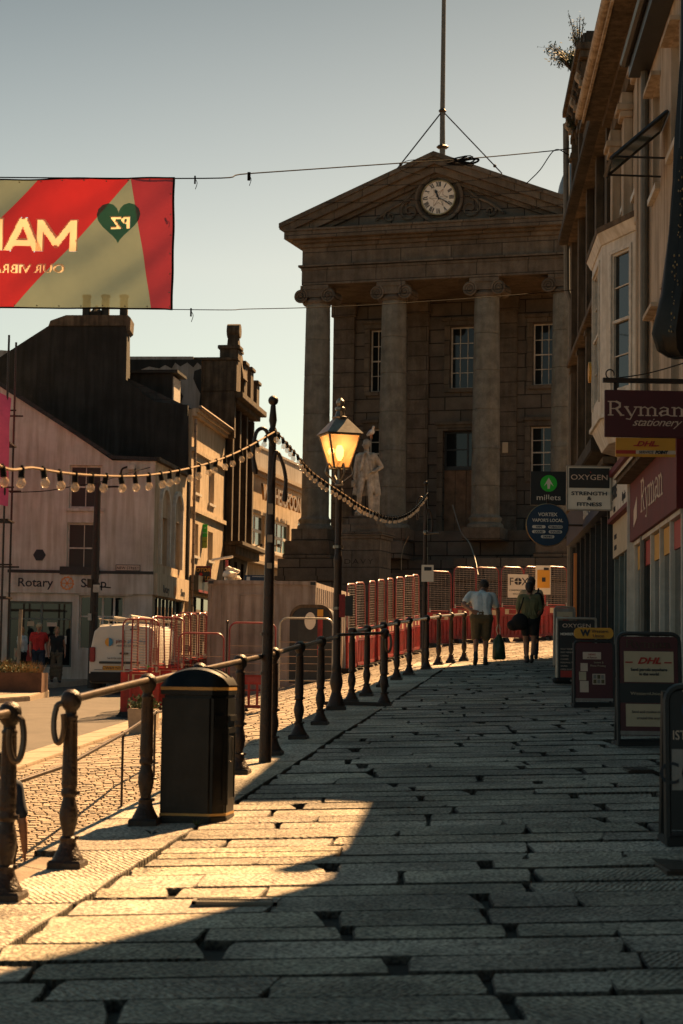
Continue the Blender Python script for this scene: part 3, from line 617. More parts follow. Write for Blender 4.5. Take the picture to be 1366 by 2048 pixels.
# ---- stationer's building
Yb = 28.3
zb = S*Yb; Lr = rlen(23.3, Yb)
def rz(py, px): return rpix(px, py)[1]-zb
zf0 = rpix(1284, 1083)[1]-zb; zf1 = rpix(1284, 967)[1]-zb
w2 = []; 
for Yc in (27.2, 24.9):
    x = lx(Yc, Yb); w2 += [(x-.45, x+.45, rz(416, 1298), rz(204, 1303))]+([(x-.45, x+.45, rz(860, 1300), rz(648, 1302))] if Yc > 24 else [])
bb, L, H, zb = rbuild('stationery_shop_building', 'cream rendered three storey building above the red stationery fascia', 23.3, Yb, 10.6, M['render'], w2+[(-.02, Lr-.1, .25, zf0-.02)])
for q in w2:
    wd = window(bb, *q, nx=2, nz=2, y=.1)
    MB().box(q[0]-.12, q[1]+.12, -.13, -.003, q[3]+.02, q[3]+.08).build('hood', M['render'], wd)
MB().box(-.05, L, -.28, -.003, H-.22, H+.02).tube([(-.05, -.34, H), (L, -.34, H)], .07, 8).build('gutter', M['dark'], bb)
MB().tube([(.25, -.08, .2), (.25, -.08, H-.2)], .055, 8).build('drain_pipe', M['pipe'], bb, smooth=True)
MB().box(-.22, .12, -.06, -.002, zf1+.05, H-.23).build('pilaster', M['render'], bb, bev=.01)
fa = MB(); fL = rlen(23.3, 29.3)-lx(28.3, 29.3)
x0f = -lx(28.3, 29.3)
f = MB().box(x0f, L-.02, -.16, -.003, zf0, zf1).build('fascia', M['maroonf'], bb)
MB().box(x0f-.06, x0f-.003, -.2, -.003, -.2, zf1+.04).build('shop_pilaster', M['white'], bb)
MB().box(x0f-.04, L, -.36, -.003, zf1+.003, zf1+.06).add([(x0f-.04, -.40, zf1+.063), (L, -.40, zf1+.063), (L, -.003, zf1+.32), (x0f-.04, -.003, zf1+.32), (x0f-.04, -.003, zf1+.063), (L, -.003, zf1+.063)], [(0, 1, 2, 3), (0, 3, 4), (1, 5, 2), (0, 4, 5, 1)]).build('shop_cornice', M['sootlit'], bb)
def slabword(s, h, mt, par, x, y, z, wmul=1., st=.13, al='CENTER'):   # wide slab-serif letters built from strokes
    G_ = {'R': (1.0, [((.15, 0), (.15, 1), 1), ((0, 0), (.32, 0), 0), ((0, 1), (.5, 1), 0), ((.15, .48), (.5, .48), 0), ((.5, 1), (.72, .88), 1), ((.72, .88), (.72, .62), 1), ((.72, .62), (.5, .48), 1), ((.5, .48), (.82, 0), 1), ((.74, 0), (.98, 0), 0)]),
          'y': (.86, [((.1, .62), (.42, 0), 1), ((.76, .62), (.36, -.3), 0), ((0, .62), (.26, .62), 0), ((.6, .62), (.86, .62), 0), ((.36, -.3), (.12, -.26), 0)]),
          'm': (1.25, [((.16, 0), (.16, .62), 1), ((0, .62), (.16, .62), 0), ((0, 0), (.32, 0), 0), ((.16, .5), (.4, .64), 0), ((.4, .64), (.6, .5), 0), ((.6, .5), (.6, 0), 1), ((.46, 0), (.76, 0), 0), ((.6, .5), (.84, .64), 0), ((.84, .64), (1.04, .5), 0), ((1.04, .5), (1.04, 0), 1), ((.9, 0), (1.2, 0), 0)]),
          'a': (.82, [((.1, .52), (.3, .64), 0), ((.3, .64), (.52, .58), 0), ((.56, .55), (.56, .08), 1), ((.56, .08), (.78, 0), 0), ((.56, .38), (.24, .34), 0), ((.24, .34), (.08, .18), 1), ((.08, .18), (.2, 0), 1), ((.2, 0), (.54, .12), 0)]),
          'n': (.88, [((.16, 0), (.16, .62), 1), ((0, .62), (.16, .62), 0), ((0, 0), (.32, 0), 0), ((.16, .5), (.42, .64), 0), ((.42, .64), (.62, .5), 0), ((.62, .5), (.62, 0), 1), ((.48, 0), (.8, 0), 0)])}
    tot = sum(G_[c][0] for c in s)*wmul*h; cx_ = x-(tot/2 if al == 'CENTER' else 0); b = MB(); k = 0
    for c in s:
        for p, q, th in G_[c][1]:
            wv = h*(st if th else st*.5)/2; a = Vector((cx_+p[0]*wmul*h, 0, z+p[1]*h)); d = Vector((cx_+q[0]*wmul*h, 0, z+q[1]*h)); dd = (d-a).normalized(); nn = Vector((-dd.z, 0, dd.x))*wv
            a -= dd*wv*.5; d += dd*wv*.5; k += 1; yy = y-.0004*(k % 9); b.prism([Vector((v.x, yy, v.z)) for v in (a-nn, d-nn, d+nn, a+nn)], (0, .006, 0))
        cx_ += G_[c][0]*wmul*h
    return b.build('lettering', mt, par)
zc = (zf0+zf1)/2
slabword('Ryman', .42, M['cream'], f, 2.15, -.168, zc-.12, 1.42)
MB().xz([(-.35, zc-.26), (.12, zc-.16), (.12, zc+.14), (-.35, zc-.02)], -.168, -.161).build('emblem', M['cream'], f)
# shop window with pale mullions
sw = MB(); nb = 5
for i in range(nb+1): x = x0f+.03+i*(L-.1-x0f)/nb; sw.box(x-.035, x+.035, -.10, .02, .30, zf0-.06)
sw.box(x0f, L-.06, -.11, .03, zf0-.06, zf0-.003).box(x0f, L-.06, -.11, .03, .2, .30)
swo = sw.build('shop_window', M['white'], bb)
MB().box(x0f+.01, L-.07, -.04, -.03, .31, zf0-.07).build('pane', M['glassb'], swo)
MB().box(x0f, L-.06, -.14, .0, -1.3, .19).build('stall_riser', M['dark'], bb)
for i in range(nb):
    x = x0f+.07+i*(L-.1-x0f)/nb; xx = x0f-.01+(i+1)*(L-.1-x0f)/nb-.0
    MB().box(x+.03, xx-.03, -.055, -.042, zf0-.42, zf0-.08).build('window_poster', M['redl'] if i % 3 == 1 else M['yellow'], swo)
# open top-hung window and bracketed sign
ow = MB(); yo, zo = rpix(1366, 160); cw = lx(25.9, Yb)
p0 = Vector((cw-.5, -.04, H-1.55)); dn = Vector((0, -.72, -.62))
for q in (0, .96): ow.tube([p0+Vector((q, 0, 0)), p0+Vector((q, 0, 0))+dn], .028, 4)
ow.tube([p0, p0+Vector((.96, 0, 0))], .028, 4).tube([p0+dn, p0+dn+Vector((.96, 0, 0))], .03, 4).tube([p0+dn*.96, Vector((p0.x, -.02, p0.z-.62))], .014, 4).tube([p0+dn*.96+Vector((.96, 0, 0)), Vector((p0.x+.96, -.02, p0.z-.62))], .014, 4)
oo = ow.build('open_casement', M['dark'], bb)
a = [p0+Vector((.03, 0, -.0)), p0+Vector((.93, 0, -.0)), p0+Vector((.93, 0, 0))+dn, p0+Vector((.03, 0, 0))+dn]; MB().prism(a, (0, .008, -.008)).build('pane', M['glassg'], oo)
# ---- cream classical building with the oriel
Ya, Yb2 = 28.31, 33.5
zb2 = S*Yb2
def z2(px, py): return rpix(px, py)[1]-zb2
od = z2(1240, 1090); 
ops2 = [(lx(32.2, Yb2), lx(31.2, Yb2), z2(1252, 410), z2(1252, 232)), (lx(30.3, Yb2), lx(29.4, Yb2), z2(1270, 395), z2(1270, 190)), (.1, lx(29.4, Yb2)-.1, .2, 2.1)]
eb, L2, H2, zb2 = rbuild('oriel_building', 'cream classical building with pilasters, deep eaves and an oriel bay', Ya, Yb2, 11.35, M['render'], ops2)
for q in ops2[:2]: window(eb, *q, nx=2, nz=2, y=.16)
he = rpix(1190, 120, -.6)[1]-zb2
MB().box(-.25, L2+.75, -.58, -.003, he-.10, he-.02).box(-.2, L2+.7, -.25, -.003, he-.24, he-.101).box(-.15, L2+.65, -.12, -.003, he-.5, he-.241).build('soffit', M['sootlit'], eb)
MB().tube([(-.3, -.64, he), (L2+.8, -.64, he)], .075, 10).box(-.28, L2+.78, -.60, -.56, he-.14, he+.06).build('gutter', M['render'], eb, smooth=True)
for Yq, w_ in ((33.1, .42), (30.9, .36), (28.75, .42)):
    x = lx(Yq, Yb2); b = MB(); zt = he-.5; z0 = z2(1240, 560)
    b.box(x-w_/2, x+w_/2, -.14, -.002, z0, zt-.4); b.box(x-w_/2-.05, x+w_/2+.05, -.20, -.002, zt-.4, zt-.3).box(x-w_/2-.09, x+w_/2+.09, -.25, -.002, zt-.299, zt-.2).box(x-w_/2-.04, x+w_/2+.04, -.18, -.002, zt-.199, zt-.003)
    b.build('pilaster', M['render'], eb, bev=.01)
MB().box(L2-.16, L2+.10, -.12, -.003, 3.0, he-.5).build('pilaster', M['render'], eb); MB().tube([(L2-.30, -.10, 2.9), (L2-.30, -.10, he-.3)], .05, 8).build('drain_pipe', M['render'], eb)
# oriel: canted bay, built from its plan
def toL(p): q = Vector((p[0], p[1], 0))-rowface(Yb2); ax_ = Vector((math.cos(RA), math.sin(RA), 0)); ay_ = Vector((-math.sin(RA), math.cos(RA), 0)); return (q.dot(ax_), q.dot(ay_))
fA, fB, fC, fD = (facX(29.9), 29.9), (at(1203, 700, 31.1).x, 31.1), (at(1184, 700, 33.0).x, 33.0), (facX(33.9), 33.9)
plan = [toL(q) for q in (fA, fB, fC, fD)]
zo0, zo1 = at(1203, 805, 31.1).z-zb2, at(1203, 492, 31.1).z-zb2
def panel(par, P, Q, z0, z1, name, mt, hole=None, t=.08):
    P = Vector((*P, 0)); Q = Vector((*Q, 0)); d = (Q-P).normalized(); L = (Q-P).length; nrm = Vector((d.y, -d.x, 0))
    if nrm.y > 0: nrm = -nrm
    b = MB(); b.M = Matrix.Translation(P) @ Matrix((d, -nrm, Vector((0, 0, 1)))).transposed().to_4x4(); wall(b, .0, L, z0, z1, [hole] if hole else [], 0, t); return b, L
ori = None
for i, (P, Q) in enumerate(((plan[1], plan[0]), (plan[2], plan[1]), (plan[3], plan[2]))):
    L_ = (Vector(P)-Vector(Q)).length; mx = .30*L_ if i == 0 else .16*L_
    hole = (mx, L_-.20*L_, zo0+.12, zo1-.22)
    b, _ = panel(None, P, Q, zo0-.2, zo1, 'x', None, hole)
    o = b.build('oriel_bay', M['white'], eb) if ori is None else b.build('bay_panel', M['white'], ori); ori = ori or o
    g = MB(); g.M = b.M.copy(); g.box(hole[0]-.01, hole[1]+.01, .05, .06, hole[2]-.01, hole[3]+.01); g.build('pane', M['glass'], ori)
    f_ = MB(); f_.M = b.M.copy(); h0, h1, h2, h3 = hole; t_ = .035; zm = (h2+h3)/2
    f_.box(h0, h0+t_, .01, .05, h2, h3).box(h1-t_, h1, .01, .05, h2, h3).box(h0+t_, h1-t_, .01, .05, h2, h2+t_).box(h0+t_, h1-t_, .01, .05, h3-t_, h3).box(h0+t_, h1-t_, -.005, .05, zm-.02, zm+.025)
    for q in (.25, .75): f_.box(h0+t_, h1-t_, .025, .048, h2+(h3-h2)*q-.008, h2+(h3-h2)*q+.008)
    if i == 1: f_.box((h0+h1)/2-.02, (h0+h1)/2+.02, .01, .05, h2+t_, zm-.02).box((h0+h1)/2-.02, (h0+h1)/2+.02, .01, .05, zm+.03, h3-t_)
    f_.box(h0-.07, h0-.003, -.025, -.001, h2-.06, h3+.06).box(h1+.003, h1+.07, -.025, -.001, h2-.06, h3+.06).box(h0-.003, h1+.003, -.025, -.001, h3+.003, h3+.06)
    f_.build('bay_window', M['frame'], ori)
def grow(pl, k): c = Vector(((pl[0][0]+pl[3][0])/2, .0)); return [tuple(c+(Vector(q)-c)*k) if q[1] < -.1 else (c.x+(q[0]-c.x)*k, 0.) for q in pl]
for name, z0, z1, k0, k1, mt in (('bay_cornice', zo1+.001, zo1+.16, 1.04, 1.18, 'white'), ('bay_cornice', zo1+.161, zo1+.24, 1.20, 1.22, 'sootlit'), ('bay_apron', zo0-.26, zo0-.201, 1.08, 1.08, 'white'), ('bay_corbel', zo0-.62, zo0-.261, .70, .99, 'white')):
    A_, B_ = grow(plan, k0), grow(plan, k1); MB().add([(*q, z0) for q in A_]+[(*q, z1) for q in B_], [(0, 1, 2, 3), (7, 6, 5, 4), (0, 4, 5, 1), (1, 5, 6, 2), (2, 6, 7, 3), (3, 7, 4, 0)]).build(name, M[mt], ori)
e_ = at(1192, 745, 31.9); p = toL((e_.x, e_.y))
MB().lathe([(.02, -.02), (.17, -.02), (.17, .02), (.02, .02)], (p[0], p[1]-.10, e_.z-zb2), 14, 'y').build('round_plaque', M['yellow'], ori)
# bakery fascia under the oriel building
za0, za1 = z2(1240, 1035), z2(1240, 955); zq0 = z2(1240, 1080)
fb = MB().box(.05, lx(29.35, Yb2), -.12, -.003, za0, za1).build('fascia', M['white'], eb)
MB().box(.0, lx(29.33, Yb2), -.18, -.003, za1+.003, za1+.1).box(.0, lx(29.33, Yb2), -.16, -.003, za0-.07, za0-.003).build('fascia_trim', M['maroonf'], eb)
text('FONE', .30, M['bl'], fb, 1.0, -.125, (za0+za1)/2-.05, off=.01, sx=1.1); text('REUSED PHONE', .16, M['bl'], fb, 2.7, -.125, (za0+za1)/2+.1); text('Repairs', .2, M['bl'], fb, 2.7, -.125, (za0+za1)/2-.22, shear=.3); text('SALES', .12, M['bl'], fb, 1.0, -.125, za0+.06)
lp = MB().box(.05, lx(29.4, Yb2), -.07, -.003, zq0-.28, za0-.075).build('lower_sign_panel', M['paper'], eb)
text('UNLOCK', .1, M['bl'], lp, .6, -.075, zq0+.02, off=.004); text('SCREENS', .1, M['bl'], lp, .6, -.075, zq0-.16, off=.004)
sb = MB()
for i in range(5): x = .12+i*(lx(29.5, Yb2)-.2)/4; sb.box(x-.05, x+.05, -.05, .05, .2, zq0-.29)
so_ = sb.build('shop_window', M['teal'], eb); MB().box(.1, lx(29.5, Yb2)-.08, .06, .07, .15, zq0-.2).build('pane', M['glassb'], so_)
# ---- tall dark building at the end of the row
Yc0, Yc1 = 33.51, 44.0; zb3 = S*Yc1; OF = -.02
def z3(px, py): return rpix(px, py, OF)[1]-zb3
H3 = 14.4-zb3; L3 = rlen(Yc0, Yc1); ops3 = []
for i in range(4):
    x = .9+i*2.5
    for z0, h in ((3.9, 1.9), (6.9, 1.9), (9.6, 1.5)): ops3.append((x, x+1.15, z0, z0+h))
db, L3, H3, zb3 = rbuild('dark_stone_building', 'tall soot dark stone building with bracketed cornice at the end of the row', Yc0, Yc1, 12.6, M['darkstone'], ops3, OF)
Hl = H3; H3 = 14.4-zb3; LT = 4.6; tw = MB(); wall(tw, 0, LT, Hl+.001, H3, [], 0, .35); tw.box(0, LT, .351, 9, Hl+.001, H3-.02); tw.build('attic_wall', M['darkstone'], db)
MB().box(LT+.27, L3, -.2, -.003, Hl-.2, Hl-.06).box(LT+.27, L3, -.28, .3, Hl-.059, Hl+.06).build('cornice', M['sootlit'], db)
for q in ops3: window(db, *q, nx=2, nz=2, y=.14, fm=M['teal'])
b = MB(); b.box(-.12, LT, -.16, -.003, H3-.75, H3-.6).box(-.2, LT+.1, -.26, -.003, H3-.25, H3-.1).box(-.26, LT+.15, -.33, .3, H3-.099, H3+.05)
b.build('cornice', M['sootlit'], db, bev=.01)
br = []
for i in range(8):
    x = .12+i*.6; MB().xz([(x, H3-.6), (x+.16, H3-.6), (x+.16, H3-.26), (x, H3-.26)], -.22, -.003).tube(spline([(x+.08, -.23, H3-.28), (x+.08, -.27, H3-.42), (x+.08, -.18, H3-.52), (x+.08, -.10, H3-.66), (x+.08, -.05, H3-.98)]), .045, 6).build('cornice_bracket', M['render'] if i % 3 == 0 else M['sootlit'], db)
b = MB()
for x in (0.0, 2.35, 4.85, 7.35, 9.8):
    ht = (H3 if x < 3 else Hl)-.76; b.box(x, x+.36, -.14, -.002, 3.4, ht).box(x-.05, x+.41, -.18, -.002, ht-.44, ht-.3).box(x-.04, x+.40, -.17, -.002, 6.3, 6.4)
for z in (3.2, 6.45, 9.2): b.box(-.06, L3, -.22, -.002, z, z+.12)
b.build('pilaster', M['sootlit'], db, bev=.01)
for (z0, z1, nme) in ((3.5, 3.75, 'ledge'), (9.32, 9.5, 'ledge')): MB().box(-.05, L3, -.42, -.003, z0-.1, z1-.1).build(nme, M['darkstone'], db, bev=.02)
x = .02; MB().tube([(-.06, -.12, -.5), (-.06, -.12, 7.9), (-.02, -.22, 8.2), (-.02, -.26, H3-.3)], .07, 8).build('drain_pipe', M['pipe'], db, smooth=True)
bf = MB().box(.3, L3-.1, -.22, -.003, 2.45, 3.15).build('fascia', M['bluef'], db)
text('SIMPLY OUTDOOR', .42, M['wl'], bf, L3-2.8, -.226, 2.62, sx=1.1)
sb = MB()
for i in range(8): x = .25+i*1.4; sb.box(x-.07, x+.07, -.10, .0, -.8, 2.44)
so_ = sb.build('shop_window', M['dark'], db); MB().box(.2, L3-.15, -.02, -.008, -.6, 2.44).build('pane', M['glassb'], so_)
# fabric blinds and poster strips in the dark shop doorway
MB().box(2.0, 2.12, -.17, -.11, -.5, 2.2).build('poster_strip', M['orange'], so_)
# parapet remains and the shrubs that seeded in them
b = MB()
for i, (x, h) in enumerate(((.0, .35), (.5, .15), (1.1, .5), (1.9, .25), (3.0, .6), (3.9, .35))): b.box(x-.25, x+.5, -.2+.01*i, .2, H3+.052, H3+.05+h)
b.build('parapet', M['darkstone'], db, bev=.04)
def shrub(name, label, base, up, n, R, mt, size=.045, lean=(0, 0, 0)):
    o = thing(name, label, 'shrub', base); bs = MB(); lf = MB()
    for i in range(n):
        a = random.uniform(0, 6.28); e = random.uniform(.5, 1); tip = Vector((R*e*math.cos(a), R*e*math.sin(a)*.6, up*random.uniform(.4, 1)))+Vector(lean)*random.uniform(.4, 1)
        pts = spline([(0, 0, 0), tip*.5+Vector((0, 0, .08)), tip], 4); bs.tube(pts, [.016*(1-k/len(pts))+.004 for k in range(len(pts))], 4)
        for k in range(40):
            t = random.uniform(.35, 1.05); c = tip*t+Vector([random.gauss(0, R*.16) for _ in range(3)]); bs.tube([tip*min(t, .98)*1.0, c], .003, 3) if k % 3 == 0 else None
            u = Vector([random.gauss(0, 1) for _ in range(3)]).normalized(); v = u.orthogonal().normalized(); s_ = size*random.uniform(.6, 1.3); lf.add([c-u*s_, c+v*s_*.4, c+u*s_, c-v*s_*.4], [(0, 1, 2, 3)])
    bs.build('stem', M['bark'], o); lf.build('foliage', mt, o); return o
p = at(1143, 142, 42.5); shrub('self_seeded_shrub', 'leafy self-seeded shrub sticking out from the roof edge over the street', p, .55, 15, .42, M['leaf'], lean=(-.30, 0, .1))
p = at(1158, 118, 42.0); shrub('self_seeded_shrub', 'thin upright twiggy shrub growing on the parapet above the other shrub', p, 1.0, 8, .2, M['leaf'], .03, lean=(-.1, 0, .1))
p = at(1147, 262, 42.6); shrub('self_seeded_shrub', 'small tuft of weeds on the broken ledge below the cornice', p, .3, 8, .2, M['leaf'], .03)
for (x_, y_, a, b_, c, d) in ((1131, 150, .30, .3, .0, .5), (1136, 232, .22, .3, -.1, .35), (1139, 300, .14, .2, -.1, .2)):
    pass
# ------------------------------------------------------------------ left-hand row
LA = math.atan2(.993, .118)
def lbuild(name, label, P, L, z0, z1, mt, ops, depth, rot=LA, body=True):
    o = thing(name, label, 'building', (P.x, P.y, z0), rot); b = MB(); H = z1-z0
    wall(b, 0, L, -.6, H, ops, 0, .4)
    b.build('wall', mt, o); return o, H
gz0 = S*60-1.6+.1
# corner charity shop: the side facing the camera
YR = 60.; C0 = at(306, 1150, YR); C0.z = 0
xW = at(-260, 1150, YR).x; wdt = C0.x-xW; zt = at(306, 922, YR).z; zs = at(225, 925, YR).z
so = thing('charity_shop_building', 'pale rendered corner shop with catslide gable and blue lettered fascia', 'building', (xW, YR, gz0), 0)
def zr(py, px=200): return at(px, py, YR).z-gz0
def xr_(px, py=1000): return at(px, py, YR).x-xW
Z = lambda px, py: (xr_(px, py), zr(py, px))
opsR = []
for (a, c, t, bt) in ((138, 203, 930, 1016), (136, 203, 1045, 1146), (-120, -50, 930, 1016), (-120, -50, 1045, 1146)): opsR.append((xr_(a), xr_(c), zr(bt, a), zr(t, a)))
zfs0, zfs1 = zr(1187, 150), zr(1147, 150)
ops_g = [(xr_(22), xr_(150), zr(1335), zfs0-.25), (xr_(163), xr_(253), zr(1300), zfs0-.05), (xr_(-200), xr_(-10), zr(1335), zfs0-.25)]
b = MB(); wall(b, 0, wdt, -.6, zr(922, 306), opsR+ops_g, 0, .35)
g0 = zr(922, 306)
b.xz([(0, g0+.001), (xr_(225, 925), g0+.001), (xr_(0, 768), zr(768, 0)), (xr_(-190, 640), zr(640, -190)), (0, zr(640, -190))], 0, .35)
b.build('wall', M['rotary'], so)
MB().xz([(xr_(-8, 758), zr(758, -8)), (xr_(-8, 768), zr(768, -8)), (xr_(226, 926), g0+.03), (wdt+.05, g0+.002), (wdt+.05, g0+.10), (xr_(228, 914), g0+.14)], -.12, 4.5).build('roof_verge', M['slate'], so)
MB().box(.02, wdt-.4, .36, 4.6, -.5, g0-.02).build('building_core', M['darkrend'], so)
for q in opsR: window(so, *q, nx=2, nz=2, y=.1, fm=M['white'], gm=M['glassr'])
MB().box(xr_(163), xr_(253)+.25, -.07, -.003, zfs0-.05, zfs0-.0).build('string_course', M['rotary'], so)
MB().box(xr_(20), wdt+.02, -.10, -.003, zfs1, zfs1+.09).box(xr_(124), xr_(203), -.14, -.101, zfs1-.04, zfs1+.2).build('string_course', M['dark'], so)
fR = MB().box(xr_(18), wdt+.02, -.09, -.003, zfs0, zfs1-.003).build('fascia', M['rotary'], so)
text('Rotary', .37, M['bl'], fR, xr_(71, 1175), -.095, zfs0+.19, off=.004, sx=1.05); text('Shop', .37, M['bl'], fR, xr_(188, 1175), -.095, zfs0+.19, off=.004, sx=1.05)
def cog(par, x, y, z, r):
    b = MB()
    for k in range(24):
        a0, a1 = 2*math.pi*k/24, 2*math.pi*(k+1)/24; e_ = r*(1.06 if k % 2 else .96); pr = lambda q, a: (x+q*math.cos(a), y, z+q*math.sin(a)); b.prism([pr(r*.8, a0), pr(e_, a0), pr(e_, a1), pr(r*.8, a1)], (0, .006, 0))
    for k in range(6): a = math.pi*k/3; b.tube([(x+.15*r*math.cos(a), y+.003, z+.15*r*math.sin(a)), (x+.84*r*math.cos(a), y+.003, z+.84*r*math.sin(a))], .06*r, 4)
    b.lathe([(.22*r, 0), (.22*r, .006)], (x, y+.006, z), 12, 'y'); return b.build('emblem', M['orange'], par)
cog(fR, xr_(135, 1172), -.097, zfs0+.30, .2)
hx = MB(); c = Z(79, 1110); hx.lathe([(.19, 0), (.19, .02)], (c[0], -.003, c[1]), 6, 'y').build('hexagon_plaque', M['bl'], so)
c = Z(256, 1136); pl_ = MB().box(c[0]-.37, c[0]+.37, -.03, -.003, c[1]-.09, c[1]+.10).build('street_name_plate', M['dark'], so)
MB().box(c[0]-.35, c[0]+.35, -.034, -.031, c[1]-.07, c[1]+.08).build('plate_face', M['cream'], pl_); text('NEW STREET', .115, M['bl'], pl_, c[0], -.036, c[1]-.04, off=.002, ex=.001)
# shopfront glazing
def shopwin(par, x0, x1, z0, z1, xs, zs_, mt=M['teal'], y=.1, gm=None):
    b = MB(); t = .06; b.box(x0, x1, y, y+.1, z0, z0+t).box(x0, x1, y, y+.1, z1-t, z1)
    for x in [x0, x1-t]+[x0+(x1-x0)*q for q in xs]: b.box(x, x+t, y+.001, y+.09, z0+t, z1-t)
    for q in zs_: z = z0+(z1-z0)*q; b.box(x0, x1, y+.004, y+.085, z, z+t*.8)
    o = b.build('shop_window', mt, par); MB().box(x0+.02, x1-.02, y+.05, y+.06, z0+.02, z1-.02).build('pane', gm or M['glassb'], o); return o
s1 = shopwin(so, *ops_g[0], (.5,), (.72,)); shopwin(so, *ops_g[2], (.5,), (.72,)); s2 = shopwin(so, *ops_g[1], (.27, .5, .75), (.6,), mt=M['white'])
for i, (u, v, w_, h_, m_) in enumerate(((.1, .1, .3, .35, 'paper'), (.25, .08, .25, .5, 'redl'), (.55, .15, .3, .4, 'cream'), (.85, .35, .12, .25, 'wl'), (.3, .62, .2, .15, 'paper'), (.6, .62, .3, .12, 'cream'))):
    x0, x1, z0, z1 = ops_g[0]; MB().box(x0+(x1-x0)*u, x0+(x1-x0)*u+w_, .13, .14, z0+(z1-z0)*v, z0+(z1-z0)*v+h_).build('display_item', M[m_], s1)
# glazed corner and side of the charity shop
SX = wdt; side = thing; Ls = 4.9
def sd_(u, v=0): return Vector((.118, .993, 0))*u
sp_ = lambda u: (SX+.118*u, .993*u)
zt_s = g0
arch = MB(); 
sb = MB(); sb.M = Matrix.Translation((SX, 0, 0)) @ Matrix.Rotation(LA, 4, 'Z')
def archpts(xc_, r, z0, zs2, n=12): return [(xc_-r, z0)]+[(xc_-r*math.cos(math.pi*k/n), zs2+r*math.sin(math.pi*k/n)) for k in range(n+1)]+[(xc_+r, z0)]
ops_s = [(.75, 1.95, zfs1+.35, g0-1.6), (2.75, 3.95, zfs1+.35, g0-1.6), (.2, 4.5, .3, zfs0-.05)]
wall(sb, 0.36, Ls, -.6, g0, ops_s, 0, .3); wall(sb, 0.0, .36, -.6, g0, [], .0, .002)
sb.build('side_wall', M['yell'], so)
for xc_ in (1.35, 3.35):
    ab = MB(); ab.M = sb.M.copy(); P_ = archpts(xc_, .60, zfs1+.35, g0-1.35); Q_ = archpts(xc_, .74, zfs1+.35, g0-1.35)
    for k in range(len(P_)-1): ab.prism([(P_[k][0], -.10, P_[k][1]), (Q_[k][0], -.10, Q_[k][1]), (Q_[k+1][0], -.10, Q_[k+1][1]), (P_[k+1][0], -.10, P_[k+1][1])], (0, .098, 0))
    ao = ab.build('arched_window', M['white'], so); gb = MB(); gb.M = sb.M.copy(); gb.box(xc_-.3, xc_+.3, .2, .22, zfs1+.35, g0-2.1); gb.build('pane', M['glass'], ao)
    fb_ = MB(); fb_.M = sb.M.copy(); wall(fb_, xc_-.6, xc_+.6, zfs1+.35, g0-1.6, [(xc_-.3, xc_+.3, zfs1+.5, g0-2.1)], .12, .18); fb_.build('window_panel', M['yell'], ao)
fs = MB(); fs.M = sb.M.copy(); fs.box(-.02, Ls, -.14, -.004, zfs0-.02, zfs1+.06); fso = fs.build('side_fascia', M['yell'], so)
for s_, x_, k in (('Rotary', 1.3, .34), ('Shop', 3.9, .34)):
    t_ = text(s_, k, M['bl'], fso, x_, -.145, zfs0+.1, sx=1.0); t_.data.transform(sb.M)
cg = cog(fso, 2.7, -.145, zfs0+.22, .17); cg.data.transform(sb.M)
gs = MB(); gs.M = sb.M.copy()
for x in (.2, 1.2, 2.3, 3.4, 4.4): gs.box(x, x+.09, .0, .08, .3, zfs0-.06)
gs.box(.2, 4.5, .0, .08, 1.9, 1.96); go = gs.build('shop_window', M['teal'], so); gp = MB(); gp.M = sb.M.copy(); gp.box(.2, 4.5, .1, .11, .25, zfs0-.04); gp.build('pane', M['glassb'], go)
rt = MB(); rt.M = sb.M.copy(); rt.xz([(0, g0+.001), (Ls, g0+.001), (Ls, g0+.12), (0, g0+.12)], -.14, .3); rt.build('eaves', M['sootlit'], so)
MB().box(.0, wdt-.2, .36, .5, g0-.02, g0+.0).build('roof_flashing', M['slate'], so)
# ---- cream three storey building with the big dark gable and chimney
C1 = Vector((C0.x+.118*5.6, YR+5.55, 0)); 
zc1 = at(378, 818, C1.y).z; gz1 = S*C1.y-1.25
cb = thing('cream_shop_building', 'narrow cream three storey building with dark bitumen gable and stepped chimney', 'building', (C1.x, C1.y, gz1), LA)
Lc = 6.3; Hc = zc1-gz1; YG = C1.y
def cz(px, py): # on the street side plane
    d = ray(px, py); n_ = Vector((.993, -.118, 0)); t = ((C1-CAM).dot(n_))/d.dot(n_); p = CAM+d*t; return (p-C1).dot(Vector((.118, .993, 0))), p.z-gz1
opc = []
for (a, c, t, bt) in ((389, 401, 921, 984), (418, 429, 940, 1006), (386, 397, 1045, 1110), (416, 426, 1062, 1120)):
    x0, z1 = cz(a, t); x1, _ = cz(c, t); z0 = cz(a, bt)[1]; opc.append((x0, x1, z0, z1))
b = MB(); wall(b, 0, Lc, -.6, Hc, opc+[(.5, 5.8, .3, 2.4)], 0, .35); b.box(.0, Lc, .36, 7, -.6, Hc-.02); b.build('wall', M['yell'], cb)
for q in opc: window(cb, *q, nx=1, nz=2, y=.14, fr_=.05)
bb_ = MB()
for py in (896, 1017): zz = cz(381, py)[1]; bb_.box(-.0, Lc+.02, -.09, -.003, zz-.07, zz+.07)
bb_.box(-.02, Lc+.08, -.22, -.003, Hc-.10, Hc+.03).box(0, Lc+.05, -.14, -.003, Hc-.22, Hc-.101).build('string_course', M['yell'], cb)
MB().tube([(-.1, -.28, Hc+.05), (Lc, -.28, Hc+.05)], .07, 6).tube([(.12, -.10, .1), (.12, -.10, Hc-.3)], .05, 6).build('gutter', M['roofc'], cb)
